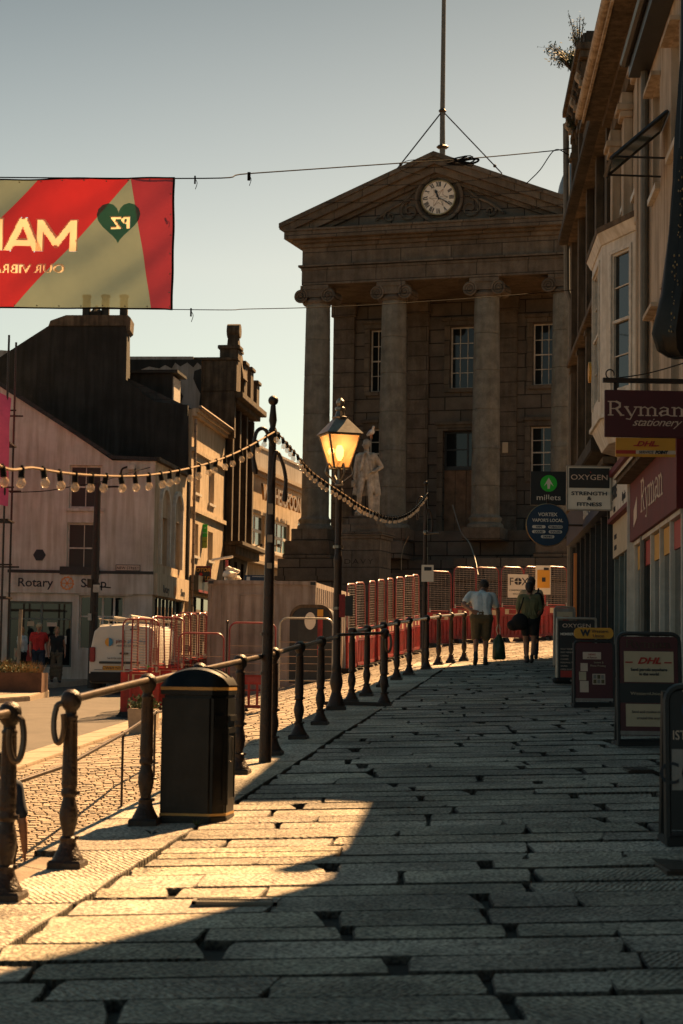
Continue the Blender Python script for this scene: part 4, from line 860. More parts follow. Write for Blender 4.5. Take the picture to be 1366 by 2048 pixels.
# its gable, traced as an outline standing on the plane y = C1.y
gw = lambda px, py: (at(px, py, YG).x, at(px, py, YG).z)
gb = MB()
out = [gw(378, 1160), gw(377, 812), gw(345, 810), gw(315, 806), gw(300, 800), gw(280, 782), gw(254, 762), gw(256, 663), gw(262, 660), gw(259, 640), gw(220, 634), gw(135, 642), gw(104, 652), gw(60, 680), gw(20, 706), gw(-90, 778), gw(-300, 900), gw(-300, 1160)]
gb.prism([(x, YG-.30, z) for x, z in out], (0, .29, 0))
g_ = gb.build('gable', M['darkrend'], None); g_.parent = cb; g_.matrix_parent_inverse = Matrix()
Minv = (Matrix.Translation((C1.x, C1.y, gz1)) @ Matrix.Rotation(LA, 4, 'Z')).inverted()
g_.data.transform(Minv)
ct = MB(); 
zc_top = gw(200, 640)[1]
cpl = [gw(100, 655), gw(104, 645), gw(135, 634), gw(258, 634), gw(264, 640), gw(262, 663), gw(256, 668), gw(254, 655)]
ct.prism([(x, YG-.36, z) for x, z in cpl], (0, 1.1, 0)); c_ = ct.build('chimney_coping', M['sootlit'], cb); c_.data.transform(Minv)
cs = MB(); cq = [gw(108, 657), gw(254, 657), gw(254, 762), gw(108, 762)]; cs.prism([(x, YG-.005, z) for x, z in cq], (0, .95, 0)); c_ = cs.build('chimney_stack', M['darkrend'], cb); c_.data.transform(Minv)
for px_, h in ((170, .75), (190, .45), (208, .75), (245, .75)):
    x, z = gw(px_, 636); pb = MB()
    if h < .5: pb.lathe([(.10, 0), (.13, .1), (.22, .22), (.22, .28), (.08, .42), (.03, .5)], (x, YG+.35, z-.02), 12)
    else: pb.lathe([(.16, 0), (.17, .08), (.14, .12), (.13, h), (.16, h+.03), (.15, h+.1)], (x, YG+.35, z-.02), 12)
    pb.lathe([(.26, -.12), (.2, .05)], (x, YG+.35, z), 10); c_ = pb.build('chimney_pot', M['darkstone'], cb, smooth=True); c_.data.transform(Minv)
rr = MB(); rp_ = [gw(256, 775), gw(378, 814), gw(378, 822), gw(256, 810)]
rr.add([(0, 0, Hc), (Lc, 0, Hc), (Lc, 4, Hc+1.9), (0, 4, Hc+1.9), (0, 8, Hc), (Lc, 8, Hc)], [(0, 1, 2, 3), (3, 2, 5, 4), (1, 5, 2), (0, 3, 4)]).build('roof', M['slate'], cb)
dq = MB().box(1.0, 2.3, .9, 3.2, Hc+.1, Hc+1.35).build('dormer', M['darkrend'], cb); MB().box(.85, 2.45, .7, 3.3, Hc+1.351, Hc+1.45).build('dormer_roof', M['slate'], dq)
MB().box(1.1, 2.2, .86, .9, Hc+.35, Hc+1.25).build('dormer_window', M['frame'], dq)
# shop sign boards on the cream building
x, z = cz(400, 1148); sgn = thing('hanging_sign', 'small dark projecting sign reading motor world with yellow letters', 'shop sign', at(402, 1148, C1.y+1.2), 0)
W_, H_ = .36*.95, .27
MB().box(-W_, W_, -.03, .03, -H_, H_).build('panel', M['charcoal'], sgn, bev=.01)
fm_ = MB()
for q in ((-W_+.02, W_-.02, H_-.04, H_-.02), (-W_+.02, W_-.02, -H_+.02, -H_+.04), (-W_+.02, -W_+.04, -H_+.04, H_-.04), (W_-.04, W_-.02, -H_+.04, H_-.04)): fm_.box(q[0], q[1], -.036, -.031, q[2], q[3])
fm_.build('border', M['redl'], sgn); text('MOTOR', .17, M['yellow'], sgn, 0, -.035, .08, off=.005, shear=.2); text('WORLD', .17, M['yellow'], sgn, 0, -.035, -.20, off=.005, shear=.2)
MB().lathe([(.055, 0), (.055, .006)], (0, -.033, -.01), 14, 'y').build('emblem', M['redc'], sgn); MB().tube([(-W_, 0, .1), (-W_-.25, .3, .1)], .02, 6).build('bracket', M['iron'], sgn)
x, z = cz(404, 1075); tl = thing('letting_board', 'green and lime to let board fixed to the cream wall', 'sign board', at(407, 1075, C1.y+2.2), 0)
MB().box(-.13, .13, -.02, .02, .02, .45).build('upper_panel', M['green'], tl); MB().box(-.13, .13, -.02, .02, -.36, .018).build('lower_panel', M['lime'], tl)
text('TO LET', .085, M['wl'], tl, 0, -.025, .30); text('OFFICES', .06, M['wl'], tl, 0, -.025, .14); text('VACANT', .06, M['bl'], tl, 0, -.025, -.16)
MB().box(-.2, -.1, 0, .3, .2, .24).build('bracket', M['frame'], tl)
fq = MB().box(.1, 5.9, -.3, -.003, 2.5, 3.0).build('fascia', M['charcoal'], cb); MB().box(.1, 5.9, -.32, -.301, 2.45, 2.53).build('fascia_stripe', M['redp'], cb)
s_ = shopwin(cb, .5, 5.8, .3, 2.4, (.25, .5, .75), (.7,), mt=M['dark'])
# ---- dark ornate building behind it
C2 = Vector((C1.x+.118*(Lc+.1), C1.y+.993*(Lc+.1), 0)); gz2 = S*C2.y-1.25
ob = thing('ornate_dark_building', 'sooty ornate building with stepped parapet and corner finial', 'building', (C2.x, C2.y, gz2), LA)
Lo = 5.2; zp = at(441, 790, C2.y).z-gz2; Ho = zp
opo = [(.72+1.5*i, 1.32+1.5*i, z0, z0+h) for i in range(3) for z0, h in ((Ho-4.9, 4.0), (Ho-8.3, 2.4))]
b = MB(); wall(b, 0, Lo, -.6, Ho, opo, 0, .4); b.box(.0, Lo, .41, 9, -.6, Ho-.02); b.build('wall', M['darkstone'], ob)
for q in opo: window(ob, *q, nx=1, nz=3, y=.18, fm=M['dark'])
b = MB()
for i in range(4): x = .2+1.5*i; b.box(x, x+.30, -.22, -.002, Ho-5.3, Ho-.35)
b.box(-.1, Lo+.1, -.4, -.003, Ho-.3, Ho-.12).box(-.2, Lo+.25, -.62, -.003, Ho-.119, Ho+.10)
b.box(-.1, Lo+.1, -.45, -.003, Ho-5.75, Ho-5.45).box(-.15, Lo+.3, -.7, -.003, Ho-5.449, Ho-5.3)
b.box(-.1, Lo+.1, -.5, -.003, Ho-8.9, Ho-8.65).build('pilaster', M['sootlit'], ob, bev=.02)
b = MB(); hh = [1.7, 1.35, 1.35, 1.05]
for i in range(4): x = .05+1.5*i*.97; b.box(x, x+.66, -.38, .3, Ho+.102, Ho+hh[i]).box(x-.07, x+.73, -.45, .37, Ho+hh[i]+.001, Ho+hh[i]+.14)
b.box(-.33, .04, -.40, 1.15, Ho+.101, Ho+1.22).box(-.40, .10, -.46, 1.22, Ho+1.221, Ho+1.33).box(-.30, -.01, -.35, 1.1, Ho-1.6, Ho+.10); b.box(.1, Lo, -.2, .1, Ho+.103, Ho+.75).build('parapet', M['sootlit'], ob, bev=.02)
fz = at(452, 660, C2.y+1.6); b = MB(); b.frus(.9, 1.9, -.45, .5, Ho+.75, Ho+1.75, .22, .2).box(1.05, 1.75, -.3, .35, Ho+1.751, Ho+1.85)
b.frus(1.14, 1.66, -.2, .25, Ho+1.851, Ho+2.45, .06, .05).lathe([(.27, -.24), (.27, .24)], (1.4, .02, Ho+2.58), 16, 'y'); b.build('finial', M['sootlit'], ob, bev=.01)
# its gable end with peeling patches of render facing the camera
gq = [(400, 1120), (404, 722), (388, 722), (388, 716), (256, 716), (230, 720), (-40, 700), (-40, 1120)]
YH = C2.y; ge = MB(); ge.prism([(at(px_, py_, YH-.02).x, YH-.35, at(px_, py_, YH).z) for px_, py_ in gq], (0, .34, 0)); e_ = ge.build('gable', M['greyr'], ob)
Mi2 = (Matrix.Translation((C2.x, C2.y, gz2)) @ Matrix.Rotation(LA, 4, 'Z')).inverted(); e_.data.transform(Mi2)
def patch(pts, off, mt, nm):
    q = MB(); q.prism([(at(x, y, YH).x, YH-.355-off, at(x, y, YH).z) for x, y in pts], (0, .004, 0)); e = q.build(nm, mt, ob); e.data.transform(Mi2)
jag = [(256, 722), (404, 722), (404, 735), (396, 728), (388, 738), (376, 728), (362, 736), (352, 728), (345, 740), (332, 733), (320, 740), (300, 736), (284, 742), (282, 760), (300, 775), (292, 800), (256, 800)]
patch(jag, .002, M['darkrend'], 'tar_patch')
patch([(338, 760), (352, 756), (364, 768), (360, 782), (368, 795), (362, 812), (352, 814), (344, 800), (348, 784), (336, 774)], .004, M['darkrend'], 'tar_patch')
patch([(404, 740), (390, 745), (388, 760), (394, 775), (402, 790), (398, 830), (404, 860)], .006, M['darkrend'], 'tar_patch')
MB().box(.8, 4.9, 3, 8, Ho-.01, Ho+1.1).build('roof', M['roofc'], ob)
cpn = MB(); cpn.box(0, 1, 0, 1, 0, .01)
# ---- low warm building with gilded letters further up
C3 = at(478, 925, 79.5); C3.z = 0; WA = math.atan2(.98, .2); gz3 = S*79.5-1.1
wb = thing('pub_building', 'warm stone pub building with gilded capital letters and green glazed windows', 'building', (C3.x, C3.y, gz3), WA)
Hw = at(489, 925, 80).z-gz3; nW = Vector((.98, -.2, 0))
def wz(px, py): d = ray(px, py); t = (C3-CAM).dot(nW)/d.dot(nW); p = CAM+d*t; return (p-C3).dot(Vector((.2, .98, 0))), p.z-gz3
opw = []
for a, c in ((487, 530), (549, 580), (596, 640)):
    x0, z1 = wz(a, 1018 if a < 500 else 1040); x1, _ = wz(c, 1018); z0 = wz(a, 1086 if a < 500 else 1106)[1]; opw.append((x0, x1, z0, z1))
b = MB(); wall(b, -4, 16, -.5, Hw, opw, 0, .4); b.box(-4, 16, .41, 9, -.5, Hw-.02); b.build('wall', M['yell'], wb)
for q in opw: window(wb, *q, nx=3, nz=2, y=.1, fr_=.1, bar=.12, gm=M['glassg'], fm=M['frame'], mid=False)
b = MB().box(-4, 16, -.25, -.003, Hw-.12, Hw+.05).box(-4, 16, -.12, -.003, Hw-.3, Hw-.121); zs_ = wz(500, 1115)[1]; b.box(-4, 16, -.35, -.003, zs_-.25, zs_-.1); b.build('cornice', M['concrete'], wb, bev=.01)
b = MB().box(-4, 16, .5, .9, Hw+.051, Hw+1.15).box(-4, 16, .45, .95, Hw+1.151, Hw+1.25); b.build('parapet', M['greyr'], wb)
MB().add([(3.5, 1.0, Hw+1.2), (16, 1.0, Hw+1.2), (16, 5, Hw+3.1), (5.5, 5, Hw+3.1)], [(0, 1, 2, 3)]).box(3.3, 3.7, 1, 5, Hw+1.1, Hw+1.9).build('roof', M['roofc'], wb)
x0, z0 = wz(508, 995); x1, _ = wz(585, 1000)
text('WETHERSPOON', .9, M['bronze'], wb, (x0+x1)/2, -.35, z0-.05, ex=.05, off=.02, sx=(x1-x0)/6.6)
for px_ in (540, 575, 505): x, z = wz(px_, 1095); MB().tube([(x, 0, z), (x-.5, -.5, z+.1)], .03, 6).lathe([(.09, 0), (.05, .12)], (x-.5, -.5, z), 8).build('wall_lamp', M['iron'], wb)
x0, z0 = wz(470, 1170)
MB().box(-3, 10, -.08, -.003, .3, zs_-1.3).build('shop_window', M['glassb'], wb)
MB().box(-3, 10, -.5, -.003, zs_-1.25, zs_-.9).build('fascia', M['charcoal'], wb)
# ---- pink sheeting on a scaffold at the far left
sc0 = at(10, 1100, 54); sf = thing('scaffold', 'black tube scaffold wrapped in pink sheeting at the left edge', 'scaffold', (sc0.x-2.4, 54, S*54-1.15), 0)
b = MB()
for x in (0, 1.2, 2.35): 
    for y in (0, 1.2): b.tube([(x, y, -.1), (x, y, 8.9+.2*x)], .03, 6)
for z in (2.2, 4.3, 6.4): b.box(-.1, 2.45, .05, 1.15, z, z+.05); [b.tube([(-.3, y, z+.9), (2.6, y, z+.9)], .025, 6) for y in (0, 1.2)]
b.build('tube_frame', M['iron'], sf)
shm = MB(); N = 14; vs = []; fs_ = []
for j in range(13):
    for i in range(N+1):
        x = -.2+2.65*i/N; t = j/12; z = 2.1+(6.9-.9*max(0, x-1.5)-2.1*(1-.0))*t if False else 3.2+5.0*t-.45*max(0, x-1.2)*t; vs.append((x, -.06-.07*math.sin(x*5+j*.9)-.05*math.sin(j*1.7+x*9), z))
for j in range(12):
    for i in range(N):
        if i > 10 and j < 4: continue
        fs_.append((j*(N+1)+i, j*(N+1)+i+1, (j+1)*(N+1)+i+1, (j+1)*(N+1)+i))
shm.add(vs, fs_).build('sheeting', M['pink'], sf, smooth=True)
# ------------------------------------------------------------------ railing of the terrace
def rpos(Y, u=0): return Vector((fx(Y)+u, Y, tz(fx(Y)+u, Y)))
BP = [T(10, 1800), T(135, 1735), T(290, 1650), None, T(477, 1548), T(545, 1510), T(597, 1478), T(640, 1450), T(703, 1405), T(733, 1392), None, T(793, 1360), T(818, 1350), T(853, 1339), T(877, 1330), T(902, 1326), T(928, 1322)]
BP[3] = (BP[2]+BP[4])/2; BP[10] = (BP[9]+BP[11])/2
for i, p in enumerate(BP): p.z = tz(p.x, p.y)
prof = [(.092, .045), (.088, .06), (.078, .075), (.060, .11), (.050, .135), (.046, .15), (.050, .160), (.050, .172), (.036, .182), (.036, .20), (.046, .24), (.056, .29), (.054, .33), (.042, .38), (.036, .405), (.046, .415), (.050, .43), (.046, .445), (.042, .455), (.046, .47), (.046, .56), (.043, .62), (.038, .86), (.042, .865), (.042, .875), (.034, .885), (.034, .905), (.05, .925), (.058, .945), (.062, .97), (.058, .995), (.045, 1.015), (.02, 1.03)]
def fluted(b):                               # faceted lower plinth and fluted shaft
    b.box(-.098, .098, -.098, .098, -.02, .032).frus(-.098, .098, -.098, .098, .0321, .046, .010, .010)
    b.lathe(prof, (0, 0, 0), 16)
    for k in range(8): a = math.pi/4*k; b.tube([(.040*math.cos(a), .040*math.sin(a), .47), (.034*math.cos(a), .034*math.sin(a), .85)], [.008, .006], 4)
    for z in (.43, .172): b.box(.040, .062, -.012, .012, z-.01, z+.01)
def pl(i): 
    return ['first black baluster post at the left edge of the photo with a ring hook', 'black baluster post left of the litter bin with a hanging hook', 'black baluster post touching the left side of the litter bin', 'black baluster post hidden behind the litter bin', 'black baluster post just right of the litter bin', 'black baluster post behind the foot of the near festoon pole', 'second black baluster post beyond the near festoon pole', 'last black baluster post before the gas style lamp'][i] if i < 8 else ['first baluster post beyond the lamp in the main railing', 'second baluster post beyond the lamp in the main railing', 'third baluster post beyond the lamp in the main railing', 'fourth baluster post beyond the lamp in the main railing', 'baluster post just left of the far festoon pole', 'baluster post directly behind the far festoon pole', 'baluster post just right of the far festoon pole', 'second to last baluster post before the stooping man', 'last baluster post of the railing beside the stooping man'][i-8]
root = thing('baluster_post', pl(0), 'railing post', BP[0], -.12, 'posts of the terrace railing')
fb_ = MB(); fluted(fb_); fb_.build('post', M['iron'], root, smooth=True)
posts = [root]
for i in range(1, len(BP)): posts.append(dup(root, BP[i], -.12 if i < 12 else -.2, pl(i)))
def railpart(p, a, b, r=.025, name='rail', mt='rail', z=.97):
    A = a+Vector((0, 0, z)); B = b+Vector((0, 0, z)); m_ = Matrix.Translation(p.location) @ Matrix.Rotation(p.rotation_euler.z, 4, 'Z'); inv = m_.inverted()
    MB().tube([inv@A, inv@B], r, 12).build(name, M[mt], p, smooth=True)
for i in range(1, len(BP)-1):
    if i == 7: continue
    railpart(posts[i], BP[i], BP[i+1])
LB = T(672, 1420); LB.z = tz(LB.x, LB.y); railpart(posts[7], BP[7], LB)
railpart(posts[0], BP[0], BP[0]+(BP[0]-BP[1])*2.0)
def hook(p, sx, ang=0):                      # open ring hook hanging below the finial
    pts = [(0, 0, .97)]+[(sx*(.055+.035*math.sin(a)), -.03-.01*a, .97-.02-.115*(1-math.cos(a))) for a in fr(.4, 5.2, 14)]
    MB().tube(spline(pts, 2), .017, 8).build('hook', M['rail'], p, smooth=True)
hook(posts[0], 1); hook(posts[1], -1)
b = MB().box(-.012, .012, -.115, -.09, .0, .02)
# return of the railing at the foot of the lamp
RB = T(768, 1412); RB.z = tz(RB.x, RB.y)
rp_ = dup(root, RB, -.12, 'baluster post standing forward on the paving, joined to the lamp by a rail'); [bpy.data.objects.remove(c) for c in list(rp_.children) if c.name.startswith(('hook', 'rail'))]
railpart(rp_, RB, LB+Vector((0, -.15, 0)), .02); hook(rp_, 1)
MB().box(-.9, -.05, -.04, .04, .0, .05).build('step_edge', M['iron'], rp_)
# thin handrail on the cobbles below
HP = [(T(152, 1537, .30), 0), (T(243, 1470, .30), 0), (T(305, 1437, .30), 0)]
hb = [Vector((-2.86, 21.2, 0)), Vector((-2.73, 25.5, 0)), Vector((-2.62, 28.7, 0))]
for v in hb: v.z = gz(v.x, v.y)
hr_ = thing('handrail', 'thin bent handrail on slim posts standing on the cobbles below the terrace', 'handrail', hb[0])
r0_ = [v-hb[0] for v in hb]
MB().tube([Vector((-.42, -1.9, .88-.09)), r0_[0]+Vector((0, 0, .94)), r0_[1]+Vector((0, 0, .94)), r0_[2]+Vector((0, 0, .94)), r0_[2]+Vector((.25, 2.6, .98))], .022, 10).build('rail', M['rail'], hr_, smooth=True)
for v in r0_: 
    MB().tube([v+Vector((0, 0, -.1)), v+Vector((0, 0, .92))], .016, 8).lathe([(.05, -.1), (.05, .015), (.02, .03)], v, 10).build('post', M['iron'], hr_, smooth=True)
    MB().ball(v+Vector((0, 0, .94)), .034, 10).build('joint', M['iron'], hr_, smooth=True)
# ------------------------------------------------------------------ litter bin
bp_ = T(318, 1647); BW, BD, BHt = .50, .62, 1.0
bin_ = thing('litter_bin', 'black plastic litter bin with domed lid and gold bands', 'litter bin', (bp_.x, bp_.y, tz(bp_.x, bp_.y)-.0), -.12); bin_.scale = (.88, .85, 1.06)
w0, w1 = .0, .44
pl0 = [(0, 0), (.40, 0), (.505, .12), (.505, .50), (.40, .62), (0, .62)]
def prz(b, pts, z0, z1, k=1., c=(.25, .31)): A_ = [(c[0]+(x-c[0])*k, c[1]+(y-c[1])*k) for x, y in pts]; return b.prism([(x, y, z0) for x, y in A_], (0, 0, z1-z0))
prz(MB(), pl0, .05, .83).build('body', M['binb'], bin_, bev=.02, smooth=True)
prz(MB(), pl0, .0, .05, 1.03).build('base', M['binb'], bin_, bev=.008)
prz(MB(), pl0, .052, .068, 1.006).build('lower_band', M['gold'], bin_)
prz(MB(), pl0, .862, .882, 1.03).build('upper_band', M['gold'], bin_)
b = MB(); prz(b, pl0, .832, .861, 1.024); lidp = []
N = 12; zt_ = lambda x: .883+.125*math.sin(math.pi*min(1, max(0, (x+.02)/.545)))**.6
xs_ = fr(-.012, .517, 14); ysl = fr(-.012, .632, 10)
def lz(x, y):
    ey_ = min(1, (y+.012)/.09, (.632-y)/.09); cx_ = max(0, (x-.41)/.107); cut = 0
    return .883+(.012+.115*max(0, math.sin(math.pi*max(0, min(1, (x+.012)/.529))))**.55)*max(.0, min(1, ey_))**.35
vs = []; fs_ = []
for x in xs_:
    for y in ysl:
        yy = y
        if x > .40: k = (x-.40)/.12*.12; yy = min(max(y, -.012+k), .632-k)
        vs.append((x, yy, lz(x, y)))
n_ = len(ysl)
for i in range(len(xs_)-1):
    for j in range(n_-1): fs_.append((i*n_+j, (i+1)*n_+j, (i+1)*n_+j+1, i*n_+j+1))
b.add(vs, fs_).build('lid', M['binb'], bin_, smooth='weld')
rb = MB()
for y in (.2, .42): rb.tube([(x, y, lz(x, y)+.002) for x in fr(.02, .48, 12)], .006, 5)
rb.build('lid_rib', M['binb'], bin_)
for i, (A_, B_) in enumerate((((.40, 0), (.505, .12)), ((.505, .12), (.505, .50)))):
    A_ = Vector((*A_, 0)); B_ = Vector((*B_, 0)); d = (B_-A_).normalized(); q = MB(); q.M = Matrix.Translation(A_) @ Matrix((d, Vector((-d.y, d.x, 0)), Vector((0, 0, 1)))).transposed().to_4x4(); L_ = (B_-A_).length
    wall(q, .02, L_-.02, .12, .62, [(.045, L_-.045, .16, .58)], -.008, -.001); q.box(.03, L_-.03, -.02, -.0015, .66, .70)
    q.build('door_panel' if i else 'corner_panel', M['binb'], bin_, bev=.003)
MB().tube([(.515, .2, .40), (.535, .2, .40), (.535, .2, .56), (.515, .2, .56)], .008, 6).build('handle', M['zinc'], bin_)
for i_, p_ in enumerate(posts[1:], 1): p_.rotation_euler.x = random.uniform(-.008, .008)
pk = T(302, 1672); lt = MB(); 
for k in range(4): a = k*1.9; lt.add([(0, 0, .004), (.05*math.cos(a), .03*math.sin(a), .02+.01*k), (.03*math.cos(a+1), .04*math.sin(a+1), .03)], [(0, 1, 2)])
o = lt.build('litter', M['charcoal'], None); o.location = (pk.x, pk.y, tz(pk.x, pk.y)+.003); tag(o, 'crumpled scrap of litter lying on the sunlit slab beside the bin', 'litter')
def weed(pt, n, label, h=.06):
    p = pt.copy(); b = MB()
    for i in range(n):
        a = random.uniform(0, 6.28); r = random.uniform(.01, .04); tip = Vector((r*2*math.cos(a), r*2*math.sin(a), h*random.uniform(.4, 1))); s_ = Vector((-math.sin(a), math.cos(a), 0))*.006
        b.add([Vector((0, 0, 0))-s_, s_, tip], [(0, 1, 2)])
    o = b.build('weed', M['leaf']); o.location = p; return tag(o, label, 'weed')
p = T(393, 1652); p.z = tz(p.x, p.y); weed(p, 26, 'small green weed growing in the joint in front of the bin')
# ------------------------------------------------------------------ street lamp and festoon poles
lp = thing('street_lamp', 'old style street lamp with lit amber four sided lantern on black post', 'street lamp', LB)
S_ = lambda y: (1420-y)/((1420-815)/3.93)     # pixel height -> metres above its foot
b = MB().box(-.13, .13, -.13, .13, -.02, .05); b.lathe([(.12, .05), (.11, .08), (.085, .16), (.07, .20), (.06, .24), (.075, .30), (.085, .36), (.07, .46), (.058, .50), (.066, .52), (.06, .56), (.052, .60), (.05, 1.9), (.055, 1.92), (.055, 2.0), (.045, 2.02), (.042, 2.75), (.055, 2.78), (.055, 2.86), (.03, 2.9)], (0, 0, 0), 16).build('post', M['iron'], lp, smooth=True)
zb_, zt_2 = S_(942), S_(868)
zA, zB, zC = S_(935), S_(868), S_(815)
b = MB().lathe([(.06, zA-.22), (.04, zA-.16), (.022, zA-.14), (.022, zA)], (0, 0, 0), 10)
for k in range(4):
    a = math.pi/2*k+.35; ca, sa = math.cos(a), math.sin(a); b.tube(spline([(.03*ca, .03*sa, zA-.2), (.12*ca, .12*sa, zA-.13), (.19*ca, .19*sa, zA-.06), (.15*ca, .15*sa, zA+.05), (.10*ca, .10*sa, zA+.0)]), .013, 6)
b.build('scroll_bracket', M['zinc'], lp, smooth=True)
hb_, ht_ = .105, .215; lr = .32
def sq(h, z, rot=lr): return [(h*math.sqrt(2)*math.cos(rot+math.pi/4+math.pi/2*k), h*math.sqrt(2)*math.sin(rot+math.pi/4+math.pi/2*k), z) for k in range(4)]
A_, B_ = sq(hb_, zA), sq(ht_, zB); b = MB()
for k in range(4): b.tube([A_[k], B_[k]], .014, 4).tube([A_[k], A_[(k+1) % 4]], .014, 4).tube([B_[k], B_[(k+1) % 4]], .016, 4)
lt_ = b.build('lantern', M['zinc'], lp)
E1, E2 = sq(.245, zB+.012), sq(.085, zB+.21); MB().add(E1+E2, [(0, 1, 2, 3), (7, 6, 5, 4)]+[(i, (i+1) % 4, 4+(i+1) % 4, 4+i) for i in range(4)]).lathe([(.10, zB+.21), (.11, zB+.235), (.07, zB+.25), (.05, zB+.32), (.07, zB+.33), (.07, zB+.36), (.035, zB+.38), (.055, zB+.42), (.055, zB+.45), (.02, zB+.49)], (0, 0, 0), 12).build('lantern_roof', M['zinc'], lt_)
am = bpy.data.materials.new('amber_pane'); am.use_nodes = True; nt_ = am.node_tree; nt_.nodes.clear(); out_ = node(nt_, 'ShaderNodeOutputMaterial'); tr_ = node(nt_, 'ShaderNodeBsdfTranslucent'); tp = node(nt_, 'ShaderNodeBsdfTransparent'); mx_ = node(nt_, 'ShaderNodeMixShader'); mx2 = node(nt_, 'ShaderNodeMixShader'); gl_ = node(nt_, 'ShaderNodeBsdfGlossy')
tr_.inputs[0].default_value = (.75, .50, .28, 1); tp.inputs[0].default_value = (.95, .75, .48, 1); mx_.inputs[0].default_value = .55; mx2.inputs[0].default_value = .08; gl_.inputs['Roughness'].default_value = .1
nt_.links.new(tr_.outputs[0], mx_.inputs[1]); nt_.links.new(tp.outputs[0], mx_.inputs[2]); nt_.links.new(mx_.outputs[0], mx2.inputs[1]); nt_.links.new(gl_.outputs[0], mx2.inputs[2]); nt_.links.new(mx2.outputs[0], out_.inputs[0])
for k in range(4):
    q = [Vector(A_[k]), Vector(A_[(k+1) % 4]), Vector(B_[(k+1) % 4]), Vector(B_[k])]; MB().add([v*.985 if False else Vector((v.x*.97, v.y*.97, v.z)) for v in q], [(0, 1, 2, 3)]).build('pane', am, lt_)
mg = mat('lamp_mantle', (1., .52, .16), .5, .05, emit=2.6); MB().lathe([(.02, zA+.10), (.05, zA+.16), (.055, zA+.24), (.03, zA+.30)], (0, 0, 0), 12).build('mantle', mg, lt_, smooth=True)
li = bpy.data.lights.new('lamp_light', 'POINT'); li.energy = 2.5; li.color = (1, .55, .22); li.shadow_soft_size = .05; lo = bpy.data.objects.new('lamp_light', li); COL.objects.link(lo); lo.parent = lp; lo.location = (0, 0, zA+.34)
MB().box(.02, .10, -.075, -.055, 1.20, 1.50).build('red_notice_box', M['redp'], lp, bev=.005); MB().box(.101, .20, -.07, .03, 1.22, 1.48).build('meter_box', M['dark'], lp, bev=.005)
[MB().lathe([(r_, z), (r_, z+.035)], (0, 0, 0), 12).build('band', M['zinc'], lp) for r_, z in ((.07, 2.1), (.062, 1.3))]
def festpole(name, label, base, H, r=.045, lean=0., coll=True):
    o = thing(name, label, 'pole', base); b = MB().tube([(0, 0, -.05), (lean*.5, 0, H*.5), (lean, 0, H-.32)], [r*1.25, r, r*.72], 12)
    b.lathe([(r*.9, H-.34), (r*.55, H-.30), (r*.8, H-.24), (r*.5, H-.10)], (lean, 0, 0), 12).ball((lean, 0, H-.055), .046*r/.045, 14)
    b.build('post', M['iron'], o, smooth=True)
    for s_ in (-1, 1):
        pts = spline([(lean, -.03, H-.48), (lean+s_*.07, -.03, H-.33), (lean+s_*.15, -.04, H-.36), (lean+s_*.175, -.04, H-.55), (lean+s_*.15, -.04, H-.75)]) if s_ < 0 else spline([(lean, -.03, H-.85), (lean+.03, -.04, H-.55+.0), (lean+.09, -.04, H-.62), (lean+.13, -.04, H-.80), (lean+.12, -.04, H-1.0)])
        MB().tube(pts, [.018]*(len(pts)-4)+[.022, .026, .026, .02], 8).build('hook', M['iron'], o, smooth=True)
    return o
P1_ = T(530, 1525); P1_.z = tz(P1_.x, P1_.y); pole1 = festpole('festoon_pole', 'tall black pole with hooks holding the festoon lights in front of the railing', P1_, 3.40, .047, .02)
for z, h in ((2.28, .10), (2.02, .07), (1.78, .05)): MB().box(-.012, .035, -.052, -.046, z, z+h).build('sticker', M['concrete'], pole1)
for z in (.80, 1.16): MB().lathe([(.06, z), (.06, z+.03)], (0, 0, 0), 12).build('band', M['iron'], pole1)
P3_ = T(848, 1338); P3_.z = tz(P3_.x, P3_.y); pole3 = festpole('festoon_pole', 'farther black pole with paper notice where the festoon lights end', P3_, 3.6, .045)
b = MB().box(-.07, .16, -.075, -.062, 1.66, 1.98).build('paper_notice', M['wl'], pole3); MB().box(-.02, .12, -.078, -.0755, 1.87, 1.94).build('notice_text', M['bl'], b)
MB().tube([(0, -.05, 2.58), (.25, -.05, 2.6)], .02, 6).ball((0, -.05, 2.6), .05, 8).build('side_arm', M['zinc'], pole3)
P0_ = Vector((fx(6.4)+.1, 6.4, 0)); P0_.z = tz(P0_.x, P0_.y); festpole('festoon_pole', 'nearest black festoon pole, standing outside the left of the frame', P0_, 3.6)
